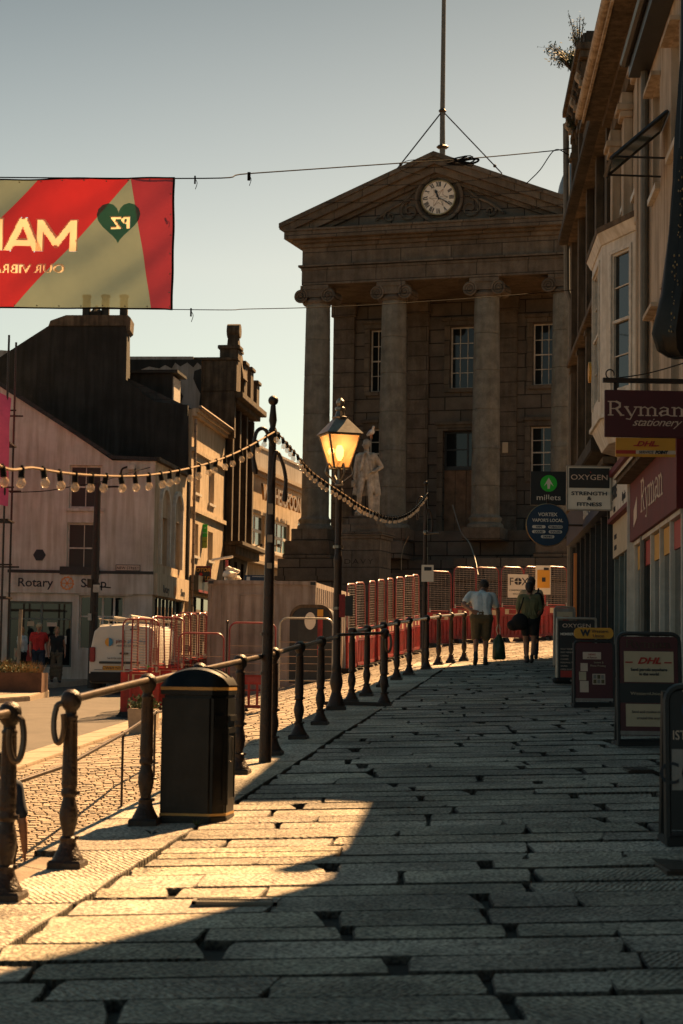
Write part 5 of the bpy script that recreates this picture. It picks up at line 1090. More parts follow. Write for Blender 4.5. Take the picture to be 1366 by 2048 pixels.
# festoon lights
bulbg = bpy.data.materials.new('clear_bulb'); bulbg.use_nodes = True; nt_ = bulbg.node_tree; pb_ = nt_.nodes['Principled BSDF']; pb_.inputs['Base Color'].default_value = (.85, .68, .48, 1); pb_.inputs['Roughness'].default_value = .12; pb_.inputs['Alpha'].default_value = .4; pb_.inputs['Specular IOR Level'].default_value = .9
skm = MB().tube([(0, 0, .012), (0, 0, -.075)], [.024, .027], 10).tube([(0, 0, .03), (0, 0, .01)], [.012, .014], 6).mesh('socket', M['cable'], smooth=True)
blm = MB().lathe([(.018, -.070), (.024, -.082), (.036, -.10), (.040, -.122), (.034, -.145), (.016, -.158), (.002, -.160)], (0, 0, 0), 12).mesh('bulb', bulbg, smooth=True)
def festoon(label, pts, step, grp='festoon light strings'):
    o = thing('festoon_lights', label, 'string lights', pts[0], 0, grp); q = [Vector(p)-Vector(pts[0]) for p in pts]; c = spline(q, 10)
    MB().tube(c, .0078, 6).build('cable', M['wirecol'], o, smooth=True)
    d = .25; acc = 0; i = 0
    for a, b_ in zip(c, c[1:]):
        L_ = (b_-a).length
        while acc+L_ > d:
            p = a.lerp(b_, (d-acc)/L_); s_ = bpy.data.objects.new('socket', skm); COL.objects.link(s_); s_.parent = o; s_.location = p; s_.rotation_euler = (random.uniform(-.25, .25), random.uniform(-.22, .22), 0); s_.scale = (.64,)*3
            g_ = bpy.data.objects.new('bulb', blm); COL.objects.link(g_); g_.parent = s_; d += step*random.uniform(.85, 1.15)
        acc += L_
    return o
tie = at(552, 862, P1_.y)
festoon('string of clear bulbs sagging from the near pole off to the left', [P0_+Vector((0, 0, 3.1)), at(-50, 895, 9.6), at(75, 937, 10.7), at(190, 951, 11.9), at(300, 950, 13.4), at(405, 930, 15.3), at(480, 902, 17.0), tie], .37)
festoon('string of clear bulbs sagging between the near and far poles past the lamp', [tie, at(590, 905, 20.4), at(625, 945, 22.3), at(683, 985, 24.8), at(735, 1018, 27.5), at(785, 1035, 30.8), at(825, 1020, 34.2), at(856, 985, P3_.y)], .37)
# ------------------------------------------------------------------ the street banner and its wires
def fabric(name, c, t=.55, tp_=.10):
    m = bpy.data.materials.new(name); m.use_nodes = True; nt = m.node_tree; b = nt.nodes['Principled BSDF']; b.inputs['Base Color'].default_value = (*c, 1); b.inputs['Roughness'].default_value = .8
    tc = node(nt, 'ShaderNodeTexCoord'); n = node(nt, 'ShaderNodeTexNoise'); n.inputs['Scale'].default_value = 3; n.inputs['Detail'].default_value = 6; nt.links.new(tc.outputs['Object'], n.inputs[0])
    rp = node(nt, 'ShaderNodeValToRGB'); nt.links.new(n.outputs[0], rp.inputs[0]); rp.color_ramp.elements[0].color = (*[x*.8 for x in c], 1); rp.color_ramp.elements[1].color = (*[min(1, x*1.1) for x in c], 1); nt.links.new(rp.outputs[0], b.inputs['Base Color'])
    tr = node(nt, 'ShaderNodeBsdfTranslucent'); nt.links.new(rp.outputs[0], tr.inputs[0]); mx = node(nt, 'ShaderNodeMixShader'); mx.inputs[0].default_value = t; o = nt.nodes['Material Output']; nt.links.new(b.outputs[0], mx.inputs[1]); nt.links.new(tr.outputs[0], mx.inputs[2]); t2 = node(nt, 'ShaderNodeBsdfTransparent'); mxc = max(c); t2.inputs[0].default_value = (*[.15+.85*x/mxc for x in c], 1); m2 = node(nt, 'ShaderNodeMixShader'); m2.inputs[0].default_value = tp_; nt.links.new(mx.outputs[0], m2.inputs[1]); nt.links.new(t2.outputs[0], m2.inputs[2]); nt.links.new(m2.outputs[0], o.inputs[0]); return m
YBn = 35.; c00 = at(350, 357, YBn); c01 = at(346, 619, YBn); BHh = c00.z-c01.z
bn = thing('street_banner', 'red and green street banner seen from behind with reversed cream lettering', 'banner', (c00.x, YBn, c01.z))
K = BHh/262.; BX = lambda px_: (px_-350)*K; BZ = lambda py: (619-py)*K*1.0
def bz(x, z): 
    t = z/BHh; u = -x
    sag = .05*math.sin(max(0, min(1, u/7.))*math.pi)
    return Vector((x, .10*math.sin(x*1.1+z*2.2)*.6+.030*math.sin((x*1.0-z*1.5)*5+math.sin(x*2))*(.4+.6*math.sin(x*.9+1)**2)+.035*math.sin(x*3.1-z*4+1)+.03*math.sin(x*6.-z*7)*math.exp(-u*.3), z-sag*(.3+.7*t)))
XL = -8.6; NX, NZ = 150, 40
def region(x, z):
    px_ = 350+x/K; py = 619-z/K
    # stripe borders in picture pixels of the banner plane
    if px_ > 266+(py-366)*(308-266)/(614-366): return 3 
    if px_+ (py-357)*(265-35)/(614-357)*1.0 > 266: return 2
    if px_+(py-357)*1.0*(230)/(257) > 78: return 1
    if px_+(py-357)*.895 > -170: return 2
    return 1
vs = []; fl = {1: [], 2: [], 3: []}
for j in range(NZ+1):
    for i in range(NX+1): x = XL*(1-i/NX); z = BHh*j/NZ; vs.append(bz(x, z))
bm_ = {1: fabric('banner_red', (.33, .013, .012), .42), 2: fabric('banner_green', (.15, .165, .11), .42), 3: fabric('banner_maroon', (.20, .016, .022), .42)}
# panels share a curved surface; each colour is cut along its slanted border
bl_ = fabric('banner_letter', (.80, .58, .38), .6, 0.)
SMV = []; SMF = []; SMALLB = []
def bword(s_, size, px_, py, sx, off=.0):
    o = text(s_, size, bl_, bn, 0, 0, 0, al='LEFT', ex=0, sx=sx, off=off, mirror=True); x0, z0 = BX(px_), BZ(py)
    bm = bmesh.new(); bm.from_mesh(o.data); bmesh.ops.subdivide_edges(bm, edges=[e for e in bm.edges if e.calc_length() > .15], cuts=3); bm.verts.index_update(); n0 = len(SMV)
    for v in bm.verts: SMV.append((x0+v.co.x, 0, z0+v.co.z)); w_ = bz(x0+v.co.x, z0+v.co.z); v.co = (w_.x, w_.y-.016, w_.z)
    SMF.extend([[v.index+n0 for v in f_.verts] for f_ in bm.faces]); q = SMV[n0:]; SMALLB.append((min(a[0] for a in q), max(a[0] for a in q), min(a[2] for a in q), max(a[2] for a in q)))
    bm.to_mesh(o.data); bm.free(); return o
bword('OUR VIBRANT', .225, 138, 548, 1.12, .010); bword('PZ', .30, 264, 456, 1.02, .014)
from mathutils.bvhtree import BVHTree
SMALL = BVHTree.FromPolygons(SMV, SMF)
def insegs(x, z):
    for a, d_, t_ in HOLES:
        v = Vector((x-a.x, z-a.z)); w_ = Vector((d_.x-a.x, d_.z-a.z)); k_ = v.dot(w_)/w_.length_squared
        if 0 <= k_ <= 1 and (v-w_*k_).length < t_: return True
    if any(q[0] < x < q[1] and q[2] < z < q[3] for q in SMALLB): return all(SMALL.ray_cast(Vector((x+q, -5, z+r)), Vector((0, 1, 0)))[0] is not None for q, r in ((0, 0), (.008, .008), (-.008, .008), (.008, -.008), (-.008, -.008)))
    return False
HOLES = []
def cutpoly(poly, name, mt, dy=0., seg=.02):
    bm = bmesh.new(); v = [bm.verts.new((x, 0, z)) for x, z in poly]; bm.faces.new(v)
    for ax_, lo, hi in (((1, 0, 0), XL, 0), ((0, 0, 1), 0, BHh)):
        q = lo+seg
        while q < hi: bmesh.ops.bisect_plane(bm, geom=bm.verts[:]+bm.edges[:]+bm.faces[:], plane_co=(q*ax_[0], 0, q*ax_[2]), plane_no=ax_); q += seg
    if name in ('cloth_panel', 'heart'): bmesh.ops.delete(bm, geom=[f_ for f_ in bm.faces if insegs(f_.calc_center_median().x, f_.calc_center_median().z)], context='FACES')
    for v in bm.verts: w_ = bz(v.co.x, v.co.z); v.co = (w_.x, w_.y+dy, w_.z)
    me = bpy.data.meshes.new(name); bm.to_mesh(me); bm.free(); me.materials.append(mt)
    for p in me.polygons: p.use_smooth = True
    o = bpy.data.objects.new(name, me); COL.objects.link(o); o.parent = bn; return o
Wp = lambda px_, py: (BX(px_), BZ(py))
hM = 66*K; LET = (('M', 157, [((0, 0), (0, 1)), ((0, .95), (.5, .25)), ((.5, .25), (.98, .95)), ((.98, 1), (.98, 0))]), ('A', 87, [((0, 0), (.42, 1)), ((.42, 1), (.88, 0)), ((.2, .27), (.68, .27))]), ('R', 13, [((0, 0), (0, 1)), ((0, .9), (.5, .9)), ((.5, .9), (.55, .7)), ((.55, .7), (.5, .46)), ((.5, .46), (0, .46)), ((.3, .46), (.65, 0))]), ('K', -50, [((0, 0), (0, 1)), ((0, .45), (.6, 1)), ((.2, .6), (.65, 0))]), ('E', -110, [((0, 0), (0, 1)), ((0, .93), (.55, .93)), ((0, .5), (.5, .5)), ((0, .07), (.55, .07))]), ('T', -160, [((.35, 0), (.35, 1)), ((0, .93), (.7, .93))]))
for ch, px_, segs in LET:
    x0, z0 = Wp(px_, 503)
    for p, q in segs: HOLES.append((Vector((x0-.05-p[0]*hM, 0, z0+p[1]*hM)), Vector((x0-.05-q[0]*hM, 0, z0+q[1]*hM)), .058))
t3, b3 = BX(263), BX(309); s = 230/257
cutpoly([(b3, 0), (0, 0), (0, BHh), (t3, BHh)], 'cloth_panel', bm_[3])
cutpoly([(BX(38), 0), (b3, 0), (t3, BHh)], 'cloth_panel', bm_[2])
cutpoly([(BX(-150), 0), (BX(38), 0), (t3, BHh), (BX(78), BHh)], 'cloth_panel', bm_[1])
cutpoly([(BX(-340), 0), (BX(-150), 0), (BX(78), BHh), (BX(-110), BHh)], 'cloth_panel', bm_[2])
cutpoly([(XL, 0), (BX(-340), 0), (BX(-110), BHh), (XL, BHh)], 'cloth_panel', bm_[1])
hp = []
hx_, hz_ = Wp(240, 440)
for k in range(28): a = 2*math.pi*k/28; hp.append((hx_+.0255*16*math.sin(a)**3*.96, hz_+.0255*(13*math.cos(a)-5*math.cos(2*a)-2*math.cos(3*a)-math.cos(4*a))*1.0))
cutpoly(hp[::-1], 'heart', fabric('banner_teal', (.05, .17, .15), .5, .1), -.012)
def strokes(b, segs, x0, z0, h, th):         # heavy geometric capitals, mirrored
    for k, (p, q) in enumerate(segs):
        a = Vector((x0-p[0]*h, 0, z0+p[1]*h)); d = Vector((x0-q[0]*h, 0, z0+q[1]*h)); dd = (d-a).normalized(); nn = Vector((-dd.z, 0, dd.x))*th/2
        for i in range(4):
            u, v = a.lerp(d, i/4), a.lerp(d, (i+1)/4); ps = [bz(w_.x, w_.z) for w_ in (u-nn, v-nn, v+nn, u+nn)]; b.add([Vector((w_.x, w_.y-.018-.001*k, w_.z)) for w_ in ps], [(0, 1, 2, 3)])
for ch, px_, segs in LET:
    x0, z0 = Wp(px_, 503); sg = [(Vector((x0-.05-p[0]*hM, z0+p[1]*hM)), Vector((x0-.05-q[0]*hM, z0+q[1]*hM))) for p, q in segs]; g_ = .0125; vs = []; fs_ = []
    x = min(min(p.x, q.x) for p, q in sg)-.09
    while x < max(max(p.x, q.x) for p, q in sg)+.09:
        z = z0-.03
        while z < z0+hM+.03:
            c = Vector((x+g_/2, z+g_/2)); ok = False
            for p, q in sg:
                w_ = q-p; k_ = (c-p).dot(w_)/w_.length_squared; e_ = .07/w_.length
                if -e_ <= k_ <= 1+e_ and (c-p-w_*k_).length < .078 and z0-.005 < c.y < z0+hM+.005: ok = True; break
            if ok: n_ = len(vs); vs += [bz(*u)+Vector((0, -.018, 0)) for u in ((x, z), (x+g_, z), (x+g_, z+g_), (x, z+g_))]; fs_.append((n_, n_+1, n_+2, n_+3))
            z += g_
        x += g_
    MB().add(vs, fs_).build('lettering', bl_, bn, smooth='weld')
for py, nm_ in ((357, 'hem'), (619, 'hem')): MB().tube([bz(x, BZ(py) if py > 400 else BHh)+Vector((0, -.01, 0)) for x in fr(XL, 0, 60)], .014, 5).build(nm_, M['cable'], bn)
MB().tube([bz(-.01, z)+Vector((0, -.01, 0)) for z in fr(0, BHh, 20)], .022, 5).build('hem', M['cable'], bn)
eb_ = MB()
for i in range(22): x = -.05-i*.39; eb_.ball(bz(x, .04)+Vector((0, -.02, 0)), .014, 6).ball(bz(x, BHh-.04)+Vector((0, -.02, 0)), .014, 6)
for i in range(6): eb_.ball(bz(-.06, .3+i*.35)+Vector((0, -.02, 0)), .014, 6)
eb_.build('eyelets', M['zinc'], bn)['kind'] = 'stuff'
def wire(label, pts, r=.012, cat='cable', mt='cable', extra=None):
    o = thing('overhead_cable', label, cat, pts[0]); q = [Vector(p)-Vector(pts[0]) for p in pts]; MB().tube(spline(q, 8), r, 5).build('cable', M[mt], o, smooth=True)
    if extra: extra(o)
    return o
Lw = c00+Vector((XL-3, 0, .2))
wire('upper support wire of the banner running to the dark building on the right', [Lw, bz(XL, BHh)+Vector((c00.x, YBn, c01.z)), c00, at(500, 347, 36), at(790, 327, 38.8), at(940, 317, 40.3), at(1100, 302, 42.5), at(1144, 296, 43.5)])
wire('lower support wire of the banner crossing in front of the columns', [Lw-Vector((0, 0, 2.3)), bz(XL, 0)+Vector((c00.x, YBn, c01.z)), c01, at(500, 618, 36.4), at(700, 612, 38.3), at(950, 596, 41), at(1146, 580, 43.6)], .008)
wire('loose black cable dangling in a curve from the upper wire', [at(1138, 310, 43.4), at(1110, 300, 43.0), at(1080, 340, 43), at(1052, 368, 43.3)], .012)
w_ = thing('cable_bundle', 'tangled coil of cable and clips tied on the wire in front of the pediment', 'cable', at(920, 322, 40))
b = MB(); pts = [Vector((random.uniform(-.35, .35), random.uniform(-.05, .05), random.uniform(-.14, .12))) for _ in range(16)]; b.tube(spline(pts, 4), .012, 5); b.tube(spline([(.0, 0, .0), (.3, 0, .05), (.38, 0, .02), (.25, 0, -.04), (-.05, 0, 0)]), .022, 6)
b.tube(spline([(-.2, 0, 0), (-.7, 0, .02), (-1.1, 0, -.02), (-1.2, 0, -.2), (-.8, 0, -.3)]), .008, 5).build('coil', M['cable'], w_)
for (x_, y_, lab) in ((390, 357, 'short black tie hanging from the upper wire nearest the banner'), (498, 350, 'small black drop fitting hanging from the upper wire'), (382, 622, 'thin cord end hanging from the lower banner wire')):
    o = thing('wire_tie', lab, 'cable tie', at(x_, y_, 35.8)); MB().tube([(0, 0, .05), (0, 0, -.10)], .016 if x_ != 498 else .03, 6).build('clip', M['cable'], o); MB().tube(spline([(0, 0, 0), (.04, 0, -.08), (.01, 0, -.2)]), .006, 4).build('cord', M['cable'], o)
# ------------------------------------------------------------------ utility post, sign post, left street bits
up_ = G(183, 1375); up_ = at(183, 1370, 57.5); up_.z = gz(up_.x, 57.5)
o = thing('telegraph_post', 'black service post with bracket arm and meter boxes before the charity shop', 'post', up_); hz = at(186, 965, 57.5).z-up_.z
MB().tube([(0, 0, -.1), (.03, 0, hz*.6), (.05, 0, hz)], [.125, .11, .09], 12).build('post', M['iron'], o, smooth=True)
MB().tube(spline([(.05, 0, hz-.15), (.6, -.1, hz-.12), (.85, -.15, hz-.2)]), .03, 6).tube([(.85, -.15, hz-.2), (.80, -.15, hz+.05)], .02, 5).build('arm', M['iron'], o)
for x, z, w_, h, mt in ((-.1, 2.88, .13, .25, 'sootlit'), (.06, 2.75, .19, .22, 'frame'), (-.07, 1.95, .1, .2, 'frame')): MB().box(x-.06, x-.06+w_, -.2, -.1, z*hz/5.9, z*hz/5.9+h).build('meter_box', M[mt], o, bev=.01)
[MB().box(.04, .14, -.15, -.1, hz*f_, hz*f_+.07).build('clamp', M['iron'], o) for f_ in (.36, .40, .52)]; MB().tube([(-.25, -.05, hz*.50), (.5, -.1, hz*.49)], .02, 5).build('cross_arm', M['iron'], o)
so2 = at(38, 1230, 55.); sp2 = thing('sign_post', 'plain bare metal post standing behind the planted island', 'post', (so2.x, 55., gz(so2.x, 55.)))
MB().tube([(0, 0, -.1), (.05, 0, so2.z-gz(so2.x, 55.)+.15)], .055, 8).build('post', M['concrete'], sp2, smooth=True)
wire('thin service cable sagging across the front of the charity shop', [at(20, 985, 57.6), at(90, 982, 57.6), at(150, 972, 57.6), at(186, 968, 57.4)], .014)
wire('thin service cable running right from the post to the cream building', [at(186, 968, 57.4), at(260, 945, 58.5), at(300, 935, 59.7)], .012)
cc = at(262, 940, 59.8); o = thing('security_camera', 'white security camera on a curved bracket above the street name', 'camera', cc)
MB().tube(spline([(-.3, .1, -.3), (-.28, 0, .0), (-.1, 0, .1)]), .03, 6).tube(spline([(.12, .0, .05), (.14, 0, -.1), (.1, .1, -.25)]), .03, 6).build('bracket', M['iron'], o); MB().box(-.1, .12, -.12, .12, .0, .18).build('housing', M['frame'], o, bev=.02)
# planted island trough
pa = T(-330, 1415, 1.25); tr0 = T(92, 1391, 1.25); Ltr = tr0.x-(-15)
o = thing('planter', 'long rusty steel trough planted with dry grasses at the left edge', 'planter', (tr0.x-6, tr0.y-.6, tr0.z+.1), -.03)
MB().box(0, 6, 0, .9, -.2, .45).build('trough', M['corten'], o, bev=.01)
gr_ = MB(); lf_ = MB()
for i in range(2600):
    x, y = random.uniform(.1, 5.9), random.uniform(.08, .82); h = random.uniform(.15, .42); h *= 1 if x < 5.1 else .8; l_ = Vector((random.gauss(0, .10), random.gauss(0, .08), h)); s_ = Vector((.007, 0, 0)); gr_.add([Vector((x, y, .44))-s_, Vector((x, y, .44))+s_, Vector((x, y, .44))+l_], [(0, 1, 2)])
for i in range(1300):
    x = random.choice([random.gauss(4.8, .35), random.gauss(5.2, .3), random.gauss(4.5, .4)]); x = min(5.85, max(.2, x)); c = Vector((x, random.uniform(.1, .8), .45+abs(random.gauss(0, .10)))); u = Vector([random.gauss(0, 1) for _ in range(3)]).normalized()*.035; v = u.orthogonal()*.5; lf_.add([c-u, c+v, c+u, c-v], [(0, 1, 2, 3)])
gr_.build('dry_grass', M['straw'], o)['kind'] = 'stuff'; lf_.build('leaves', M['leaf'], o)['kind'] = 'stuff'
# concrete tub by the barriers
q = T(286, 1471, 1.2); q.z = gz(q.x, q.y); o = thing('concrete_tub', 'square concrete tub with leafy plants behind the railing left of the bin', 'planter', q, -.1)
MB().frus(-.22, .22, -.22, .22, -.05, .42, -.03, -.03).build('tub', M['concrete'], o, bev=.015); b = MB()
for i in range(420): c = Vector((random.gauss(0, .12), random.gauss(0, .12), .44+abs(random.gauss(0, .09)))); u = Vector([random.gauss(0, 1) for _ in range(3)]).normalized()*.032; v = u.orthogonal()*.6; b.add([c-u, c+v, c+u, c-v], [(0, 1, 2, 3)])
b.build('foliage', M['leaf'], o)['kind'] = 'stuff'
# ------------------------------------------------------------------ barriers
def tubearch(b, w, z0, z1, r=.018, rc=.14, y=0, x0=0, closed=True):
    p = [(x0-w/2, y, z0)]+[(x0-w/2+rc*(1-math.cos(a)), y, z1-rc+rc*math.sin(a)) for a in fr(0, math.pi/2, 4)]+[(x0+w/2-rc*(1-math.sin(a)), y, z1-rc+rc*math.cos(a)) for a in fr(0, math.pi/2, 4)]+[(x0+w/2, y, z0)]
    b.tube(p, r, 6)
    if closed: b.tube([(x0-w/2, y, z0), (x0+w/2, y, z0)], r, 6)
def barrier(label, loc, rot, W=.80, mesh=True, topmt='redtube'):
    o = thing('site_barrier', label, 'barrier', loc, rot, 'red barriers with mesh tops around the roadworks'); w = W/2; b = MB()
    b.box(-w, w, -.03, .03, .70, .95).box(-w, w, -.028, .028, .12, .20); n = 6
    for i in range(n+1): x = -w+.03+i*(W-.06)/n; b.box(x-.028, x+.028, -.026, .026, .20, .70)
    b.box(-w+.02, w-.02, -.008, .008, .2, .7)
    b.build('base_panel', M['redp'], o, bev=.006)
    MB().box(-w*.62, w*.62, -.036, -.031, .76, .90).build('reflective_board', M['paper'], o)
    MB().box(-w*.3, w*.3, -.040, -.0365, .77, .89).build('reflective_stripe', M['redp'], o)
    f = MB()
    for s_ in (-1, 1): f.frus(s_*w*.75-.07, s_*w*.75+.07, -.28, .28, .0, .115, .01, .08)
    f.build('foot', M['rubber'], o)
    if mesh:
        t = MB(); tubearch(t, W-.05, .99, 2.05); t.build('top_frame', M[topmt], o, smooth=True); g = MB()
        for z in fr(1.05, 1.98, 16): g.box(-w+.04, w-.04, -.0035, .0035, z-.0035, z+.0035)
        for x in fr(-w+.09, w-.09, 5): g.box(x-.002, x+.002, -.002, .002, 1.0, 2.03)
        g.build('wire_mesh', M['wire'], o)
        for s_ in (-1, 1): MB().box(s_*(w-.06)-.02, s_*(w-.06)+.02, -.03, .03, .94, 1.06).build('clamp', M['greytube'], o)
    return o
proto = None
def putbar(label, x, y, rot, tilt=0, sl=0):
    global proto
    z = gz(x, y)-.01
    if proto is None: proto = barrier(label, (x, y, z), rot); b_ = proto
    else: b_ = dup(proto, (x, y, z), rot, label)
    b_.rotation_euler = (tilt, sl, rot); return b_
ordn = ['first', 'second', 'third', 'fourth', 'fifth', 'sixth', 'seventh', 'eighth', 'ninth', 'tenth']
def P_(px_, Y): return (px_-683)/4000*Y
A_ = Vector((P_(697, 46), 46)); B_ = Vector((P_(846, 52.2), 52.2)); d = (B_-A_).normalized(); a_ = math.atan2(d.y, d.x)
for i in range(8):
    p = A_+d*(.40+i*.80); putbar('red mesh-topped barrier left of the far pole, %s from the near end' % ordn[i], p.x, p.y, a_+random.uniform(-.10, .10), random.uniform(-.03, .03), -.05)
A_ = Vector((P_(862, 53.4), 53.4)); B_ = Vector((P_(1160, 56.2), 56.2)); d = (B_-A_).normalized(); a_ = math.atan2(d.y, d.x); farb = []
lbl = ['just right of the far pole', 'third from the board lettered FOX, in the far line', 'second from the board lettered FOX, in the far line', 'next on the left of the board lettered FOX', 'carrying the white board lettered FOX', 'carrying the yellow poster', 'last but one at the dark building', 'half hidden by the dark building']
for i in range(6):
    p = A_+d*(.35+i*.80); farb.append(putbar('red mesh-topped barrier across the street %s' % lbl[[0, 2, 3, 4, 5, 7][i]], p.x, p.y, a_+random.uniform(-.08, .08), random.uniform(-.04, .02)))
def flatsign(name, label, cat, loc, rot, W, H, mt, th=.01, parts=()):
    o = thing(name, label, cat, loc, rot); MB().box(-W/2, W/2, -th, th, -H/2, H/2).build('panel', M[mt], o); return o
p = farb[3].location; q = flatsign('construction_sign', 'white board lettered FOX construction solutions hung on a barrier', 'sign', at(1036, 1172, p.y-.12), -.0, .56, .64, 'wl')
text('F', .30, M['bl'], q, -.18, -.014, .02, sx=.9); text('X', .30, M['bl'], q, .19, -.014, .02, sx=.9); text('CONSTRUCTION', .062, M['bl'], q, 0, -.014, -.14); text('SOLUTIONS', .062, M['bl'], q, .03, -.014, -.24)
MB().lathe([(.10, 0), (.10, .006)], (0, -.012, .125), 20, 'y').build('emblem', M['bl'], q); MB().box(-.008, .008, -.022, -.019, .03, .22).box(-.10, .10, -.0225, -.0191, .118, .132).build('emblem_cross', M['wl'], q)
p = farb[4].location; q = flatsign('poster', 'yellow and white poster tied to a barrier beside the FOX board', 'poster', at(1086, 1160, p.y-.12), -.05, .42, .80, 'wl')
MB().box(-.16, .19, -.016, -.0105, -.22, .28).build('yellow_field', M['yellow'], q); MB().box(.02, .16, -.019, -.0165, .27, .34).box(-.03, .07, -.0195, -.017, -.05, .07).build('dark_mark', M['bl'], q)
# the pen of barriers beside the van
A_ = Vector((P_(263, 41.8), 41.8)); B_ = Vector((P_(438, 51.5), 51.5)); d = (B_-A_).normalized(); a_ = math.atan2(d.y, d.x)
for i in range(10):
    p = A_+d*(.42+i*.92); putbar('red mesh-topped barrier beside the van, %s from the near end of that line' % ordn[i], p.x, p.y, a_+random.uniform(-.12, .12), random.uniform(-.04, .04))
for i, (px_, Y_, r_) in enumerate(((286, 41.9, .12), (338, 44.0, .05), (388, 50.0, .1))):
    putbar(['red barrier facing the camera at the near end of the pen beside the van', 'red barrier facing the camera behind the first, in front of the van wheel', 'red barrier facing the camera closing the far end of the pen'][i], P_(px_, Y_), Y_, r_)
def crowd(label, px_, Y_, W, H, mt, rot=0, wires=4):
    x = P_(px_, Y_); o = thing('pedestrian_barrier', label, 'barrier', (x, Y_, gz(x, Y_)), rot, 'plain tubular pedestrian barriers'); b = MB(); tubearch(b, W, .15, H, .02, .16); b.tube([(-W/2, 0, .15), (-W/2, 0, -.02)], .02, 6).tube([(W/2, 0, .15), (W/2, 0, -.02)], .02, 6).build('frame', M[mt], o, smooth=True)
    g = MB()
    for z in fr(.35, H-.5, wires): g.tube([(-W/2, 0, z), (W/2, 0, z)], .007, 5)
    g.build('rail_wire', M['wire'], o); return o
crowd('pink tubular barrier with rounded top standing nearest the van pen', 407, 43.6, .98, 1.62, 'redtube')
crowd('pink tubular barrier with rounded top in front of the site container', 509, 43.3, 1.0, 1.6, 'redtube')
crowd('galvanised tubular barrier in front of the dark rounded cabin', 616, 42.0, 1.12, 1.45, 'greytube')
x = P_(458, 43.2); o = thing('barrier_post', 'thin black post clamped between two pink barriers', 'post', (x, 43.2, gz(x, 43.2))); MB().tube([(0, 0, 0), (0, 0, 1.72)], .022, 8).ball((0, 0, 1.74), .035).build('post', M['iron'], o)
x = P_(520, 37.5); z_ = at(520, 1414, 37.5).z; z_ = gz(x, 37.5)
o = thing('plastic_barrier', 'short red slotted plastic barrier standing before the container', 'barrier', (x, 37.5, z_), .1); b = MB(); b.box(-.34, .34, -.03, .03, .50, .68).box(-.34, .34, -.03, .03, .06, .12)
for i in range(5): xx = -.31+i*.155; b.box(xx-.022, xx+.022, -.028, .028, .121, .499)
b.build('panel', M['redp'], o, bev=.006); MB().box(-.22, .12, -.035, -.031, .54, .64).build('reflective_board', M['redtube'], o); [MB().box(q-.06, q+.06, -.2, .2, .0, .059).build('foot', M['rubber'], o) for q in (-.24, .24)]
# ------------------------------------------------------------------ site container and rounded cabin
YC = 47.; a0 = at(413, 1385, YC); a1 = at(628, 1385, YC); W_ = a1.x-a0.x; H_ = at(520, 1163, YC).z-a0.z
o = thing('site_container', 'tall pinkish grey site container with corner castings and a door panel', 'container', (a0.x, YC, a0.z), -.02)
sh = .118*6/1.; b = MB(); b.add([(0, 0, 0), (W_, 0, 0), (W_+sh, 6, 0), (sh, 6, 0), (0, 0, H_), (W_, 0, H_), (W_+sh, 6, H_), (sh, 6, H_)], [(0, 3, 2, 1), (4, 5, 6, 7), (0, 1, 5, 4), (1, 2, 6, 5), (2, 3, 7, 6), (3, 0, 4, 7)]); b.build('shell', M['cabin'], o)
b = MB(); b.box(-.01, W_+.01, -.04, -.002, H_-.07, H_+.02).box(-.01, .07, -.03, -.002, 0, H_-.071).box(W_-.07, W_+.01, -.03, -.002, 0, H_-.071).box(-.01, W_+.01, -.035, -.002, -.02, .12)
for x in (-.02, W_-.14): b.box(x, x+.16, -.06, -.041, H_-.10, H_+.03)
b.build('corner_post', M['cabin'], o, bev=.006); b = MB()
for q in ((.72, 1.68, .25, H_-.30), (.76, 1.64, H_*.36, H_*.37)): b.box(q[0], q[1], -.018, -.003, q[3]-.02, q[3]).box(q[0], q[1], -.018, -.003, q[2], q[2]+.015).box(q[0], q[0]+.02, -.018, -.003, q[2]+.016, q[3]-.021).box(q[1]-.02, q[1], -.018, -.003, q[2]+.016, q[3]-.021)
b.box(.30, .315, -.012, -.003, .15, H_-.1).build('door', M['cabin'], o); b = MB()
for i in range(18): t = (i+.5)/18; b.add([(W_+sh*t+.0, 6*t, .1), (W_+sh*t+.03, 6*t+.05, .1), (W_+sh*t+.03, 6*t+.15, .1), (W_+sh*t+.022, 6*t+.2, .1), (W_+sh*t, 6*t, H_-.12), (W_+sh*t+.03, 6*t+.05, H_-.12), (W_+sh*t+.03, 6*t+.15, H_-.12), (W_+sh*t+.022, 6*t+.2, H_-.12)], [(0, 1, 5, 4), (1, 2, 6, 5), (2, 3, 7, 6)])
b.build('side_ribs', M['cabin'], o); MB().box(.0, .12, -.07, -.061, H_-.07, H_-.0).box(W_-.12, W_, -.07, -.061, H_-.07, H_).build('casting_hole', M['dark'], o)
fl = at(453, 1160, YC+.5); o = thing('floodlight', 'small white floodlight on a post above the container', 'floodlight', fl); MB().tube([(0, 0, -.05), (0, 0, .48)], .035, 8).build('post', M['redtube'], o); q = MB(); q.M = Matrix.Rotation(-.18, 4, 'Y'); q.box(-.28, .24, -.1, .1, .50, .55); q.build('lamp_head', M['wl'], o, bev=.01)
bgp = at(462, 1161, YC+.3); o = thing('plastic_bag', 'crumpled white plastic bag lying on top of the container', 'plastic bag', bgp); b = MB()
for i in range(9): b.ball((random.uniform(-.10, .10), random.uniform(-.1, .1), .08+.05*i+random.uniform(0, .02)), .15-.008*i, 7, (random.uniform(.7, 1.2), 1, random.uniform(.6, 1.3)))
o.scale = (1.0, 1, .55); o2 = blob(b, 'sheet', M['sheet'], o, .035, 0)
for v in o2.data.vertices: v.co += Vector((noise.noise(v.co*9), noise.noise(v.co*9+Vector((5, 5, 5))), noise.noise(v.co*8+Vector((9, 0, 0)))))*.06
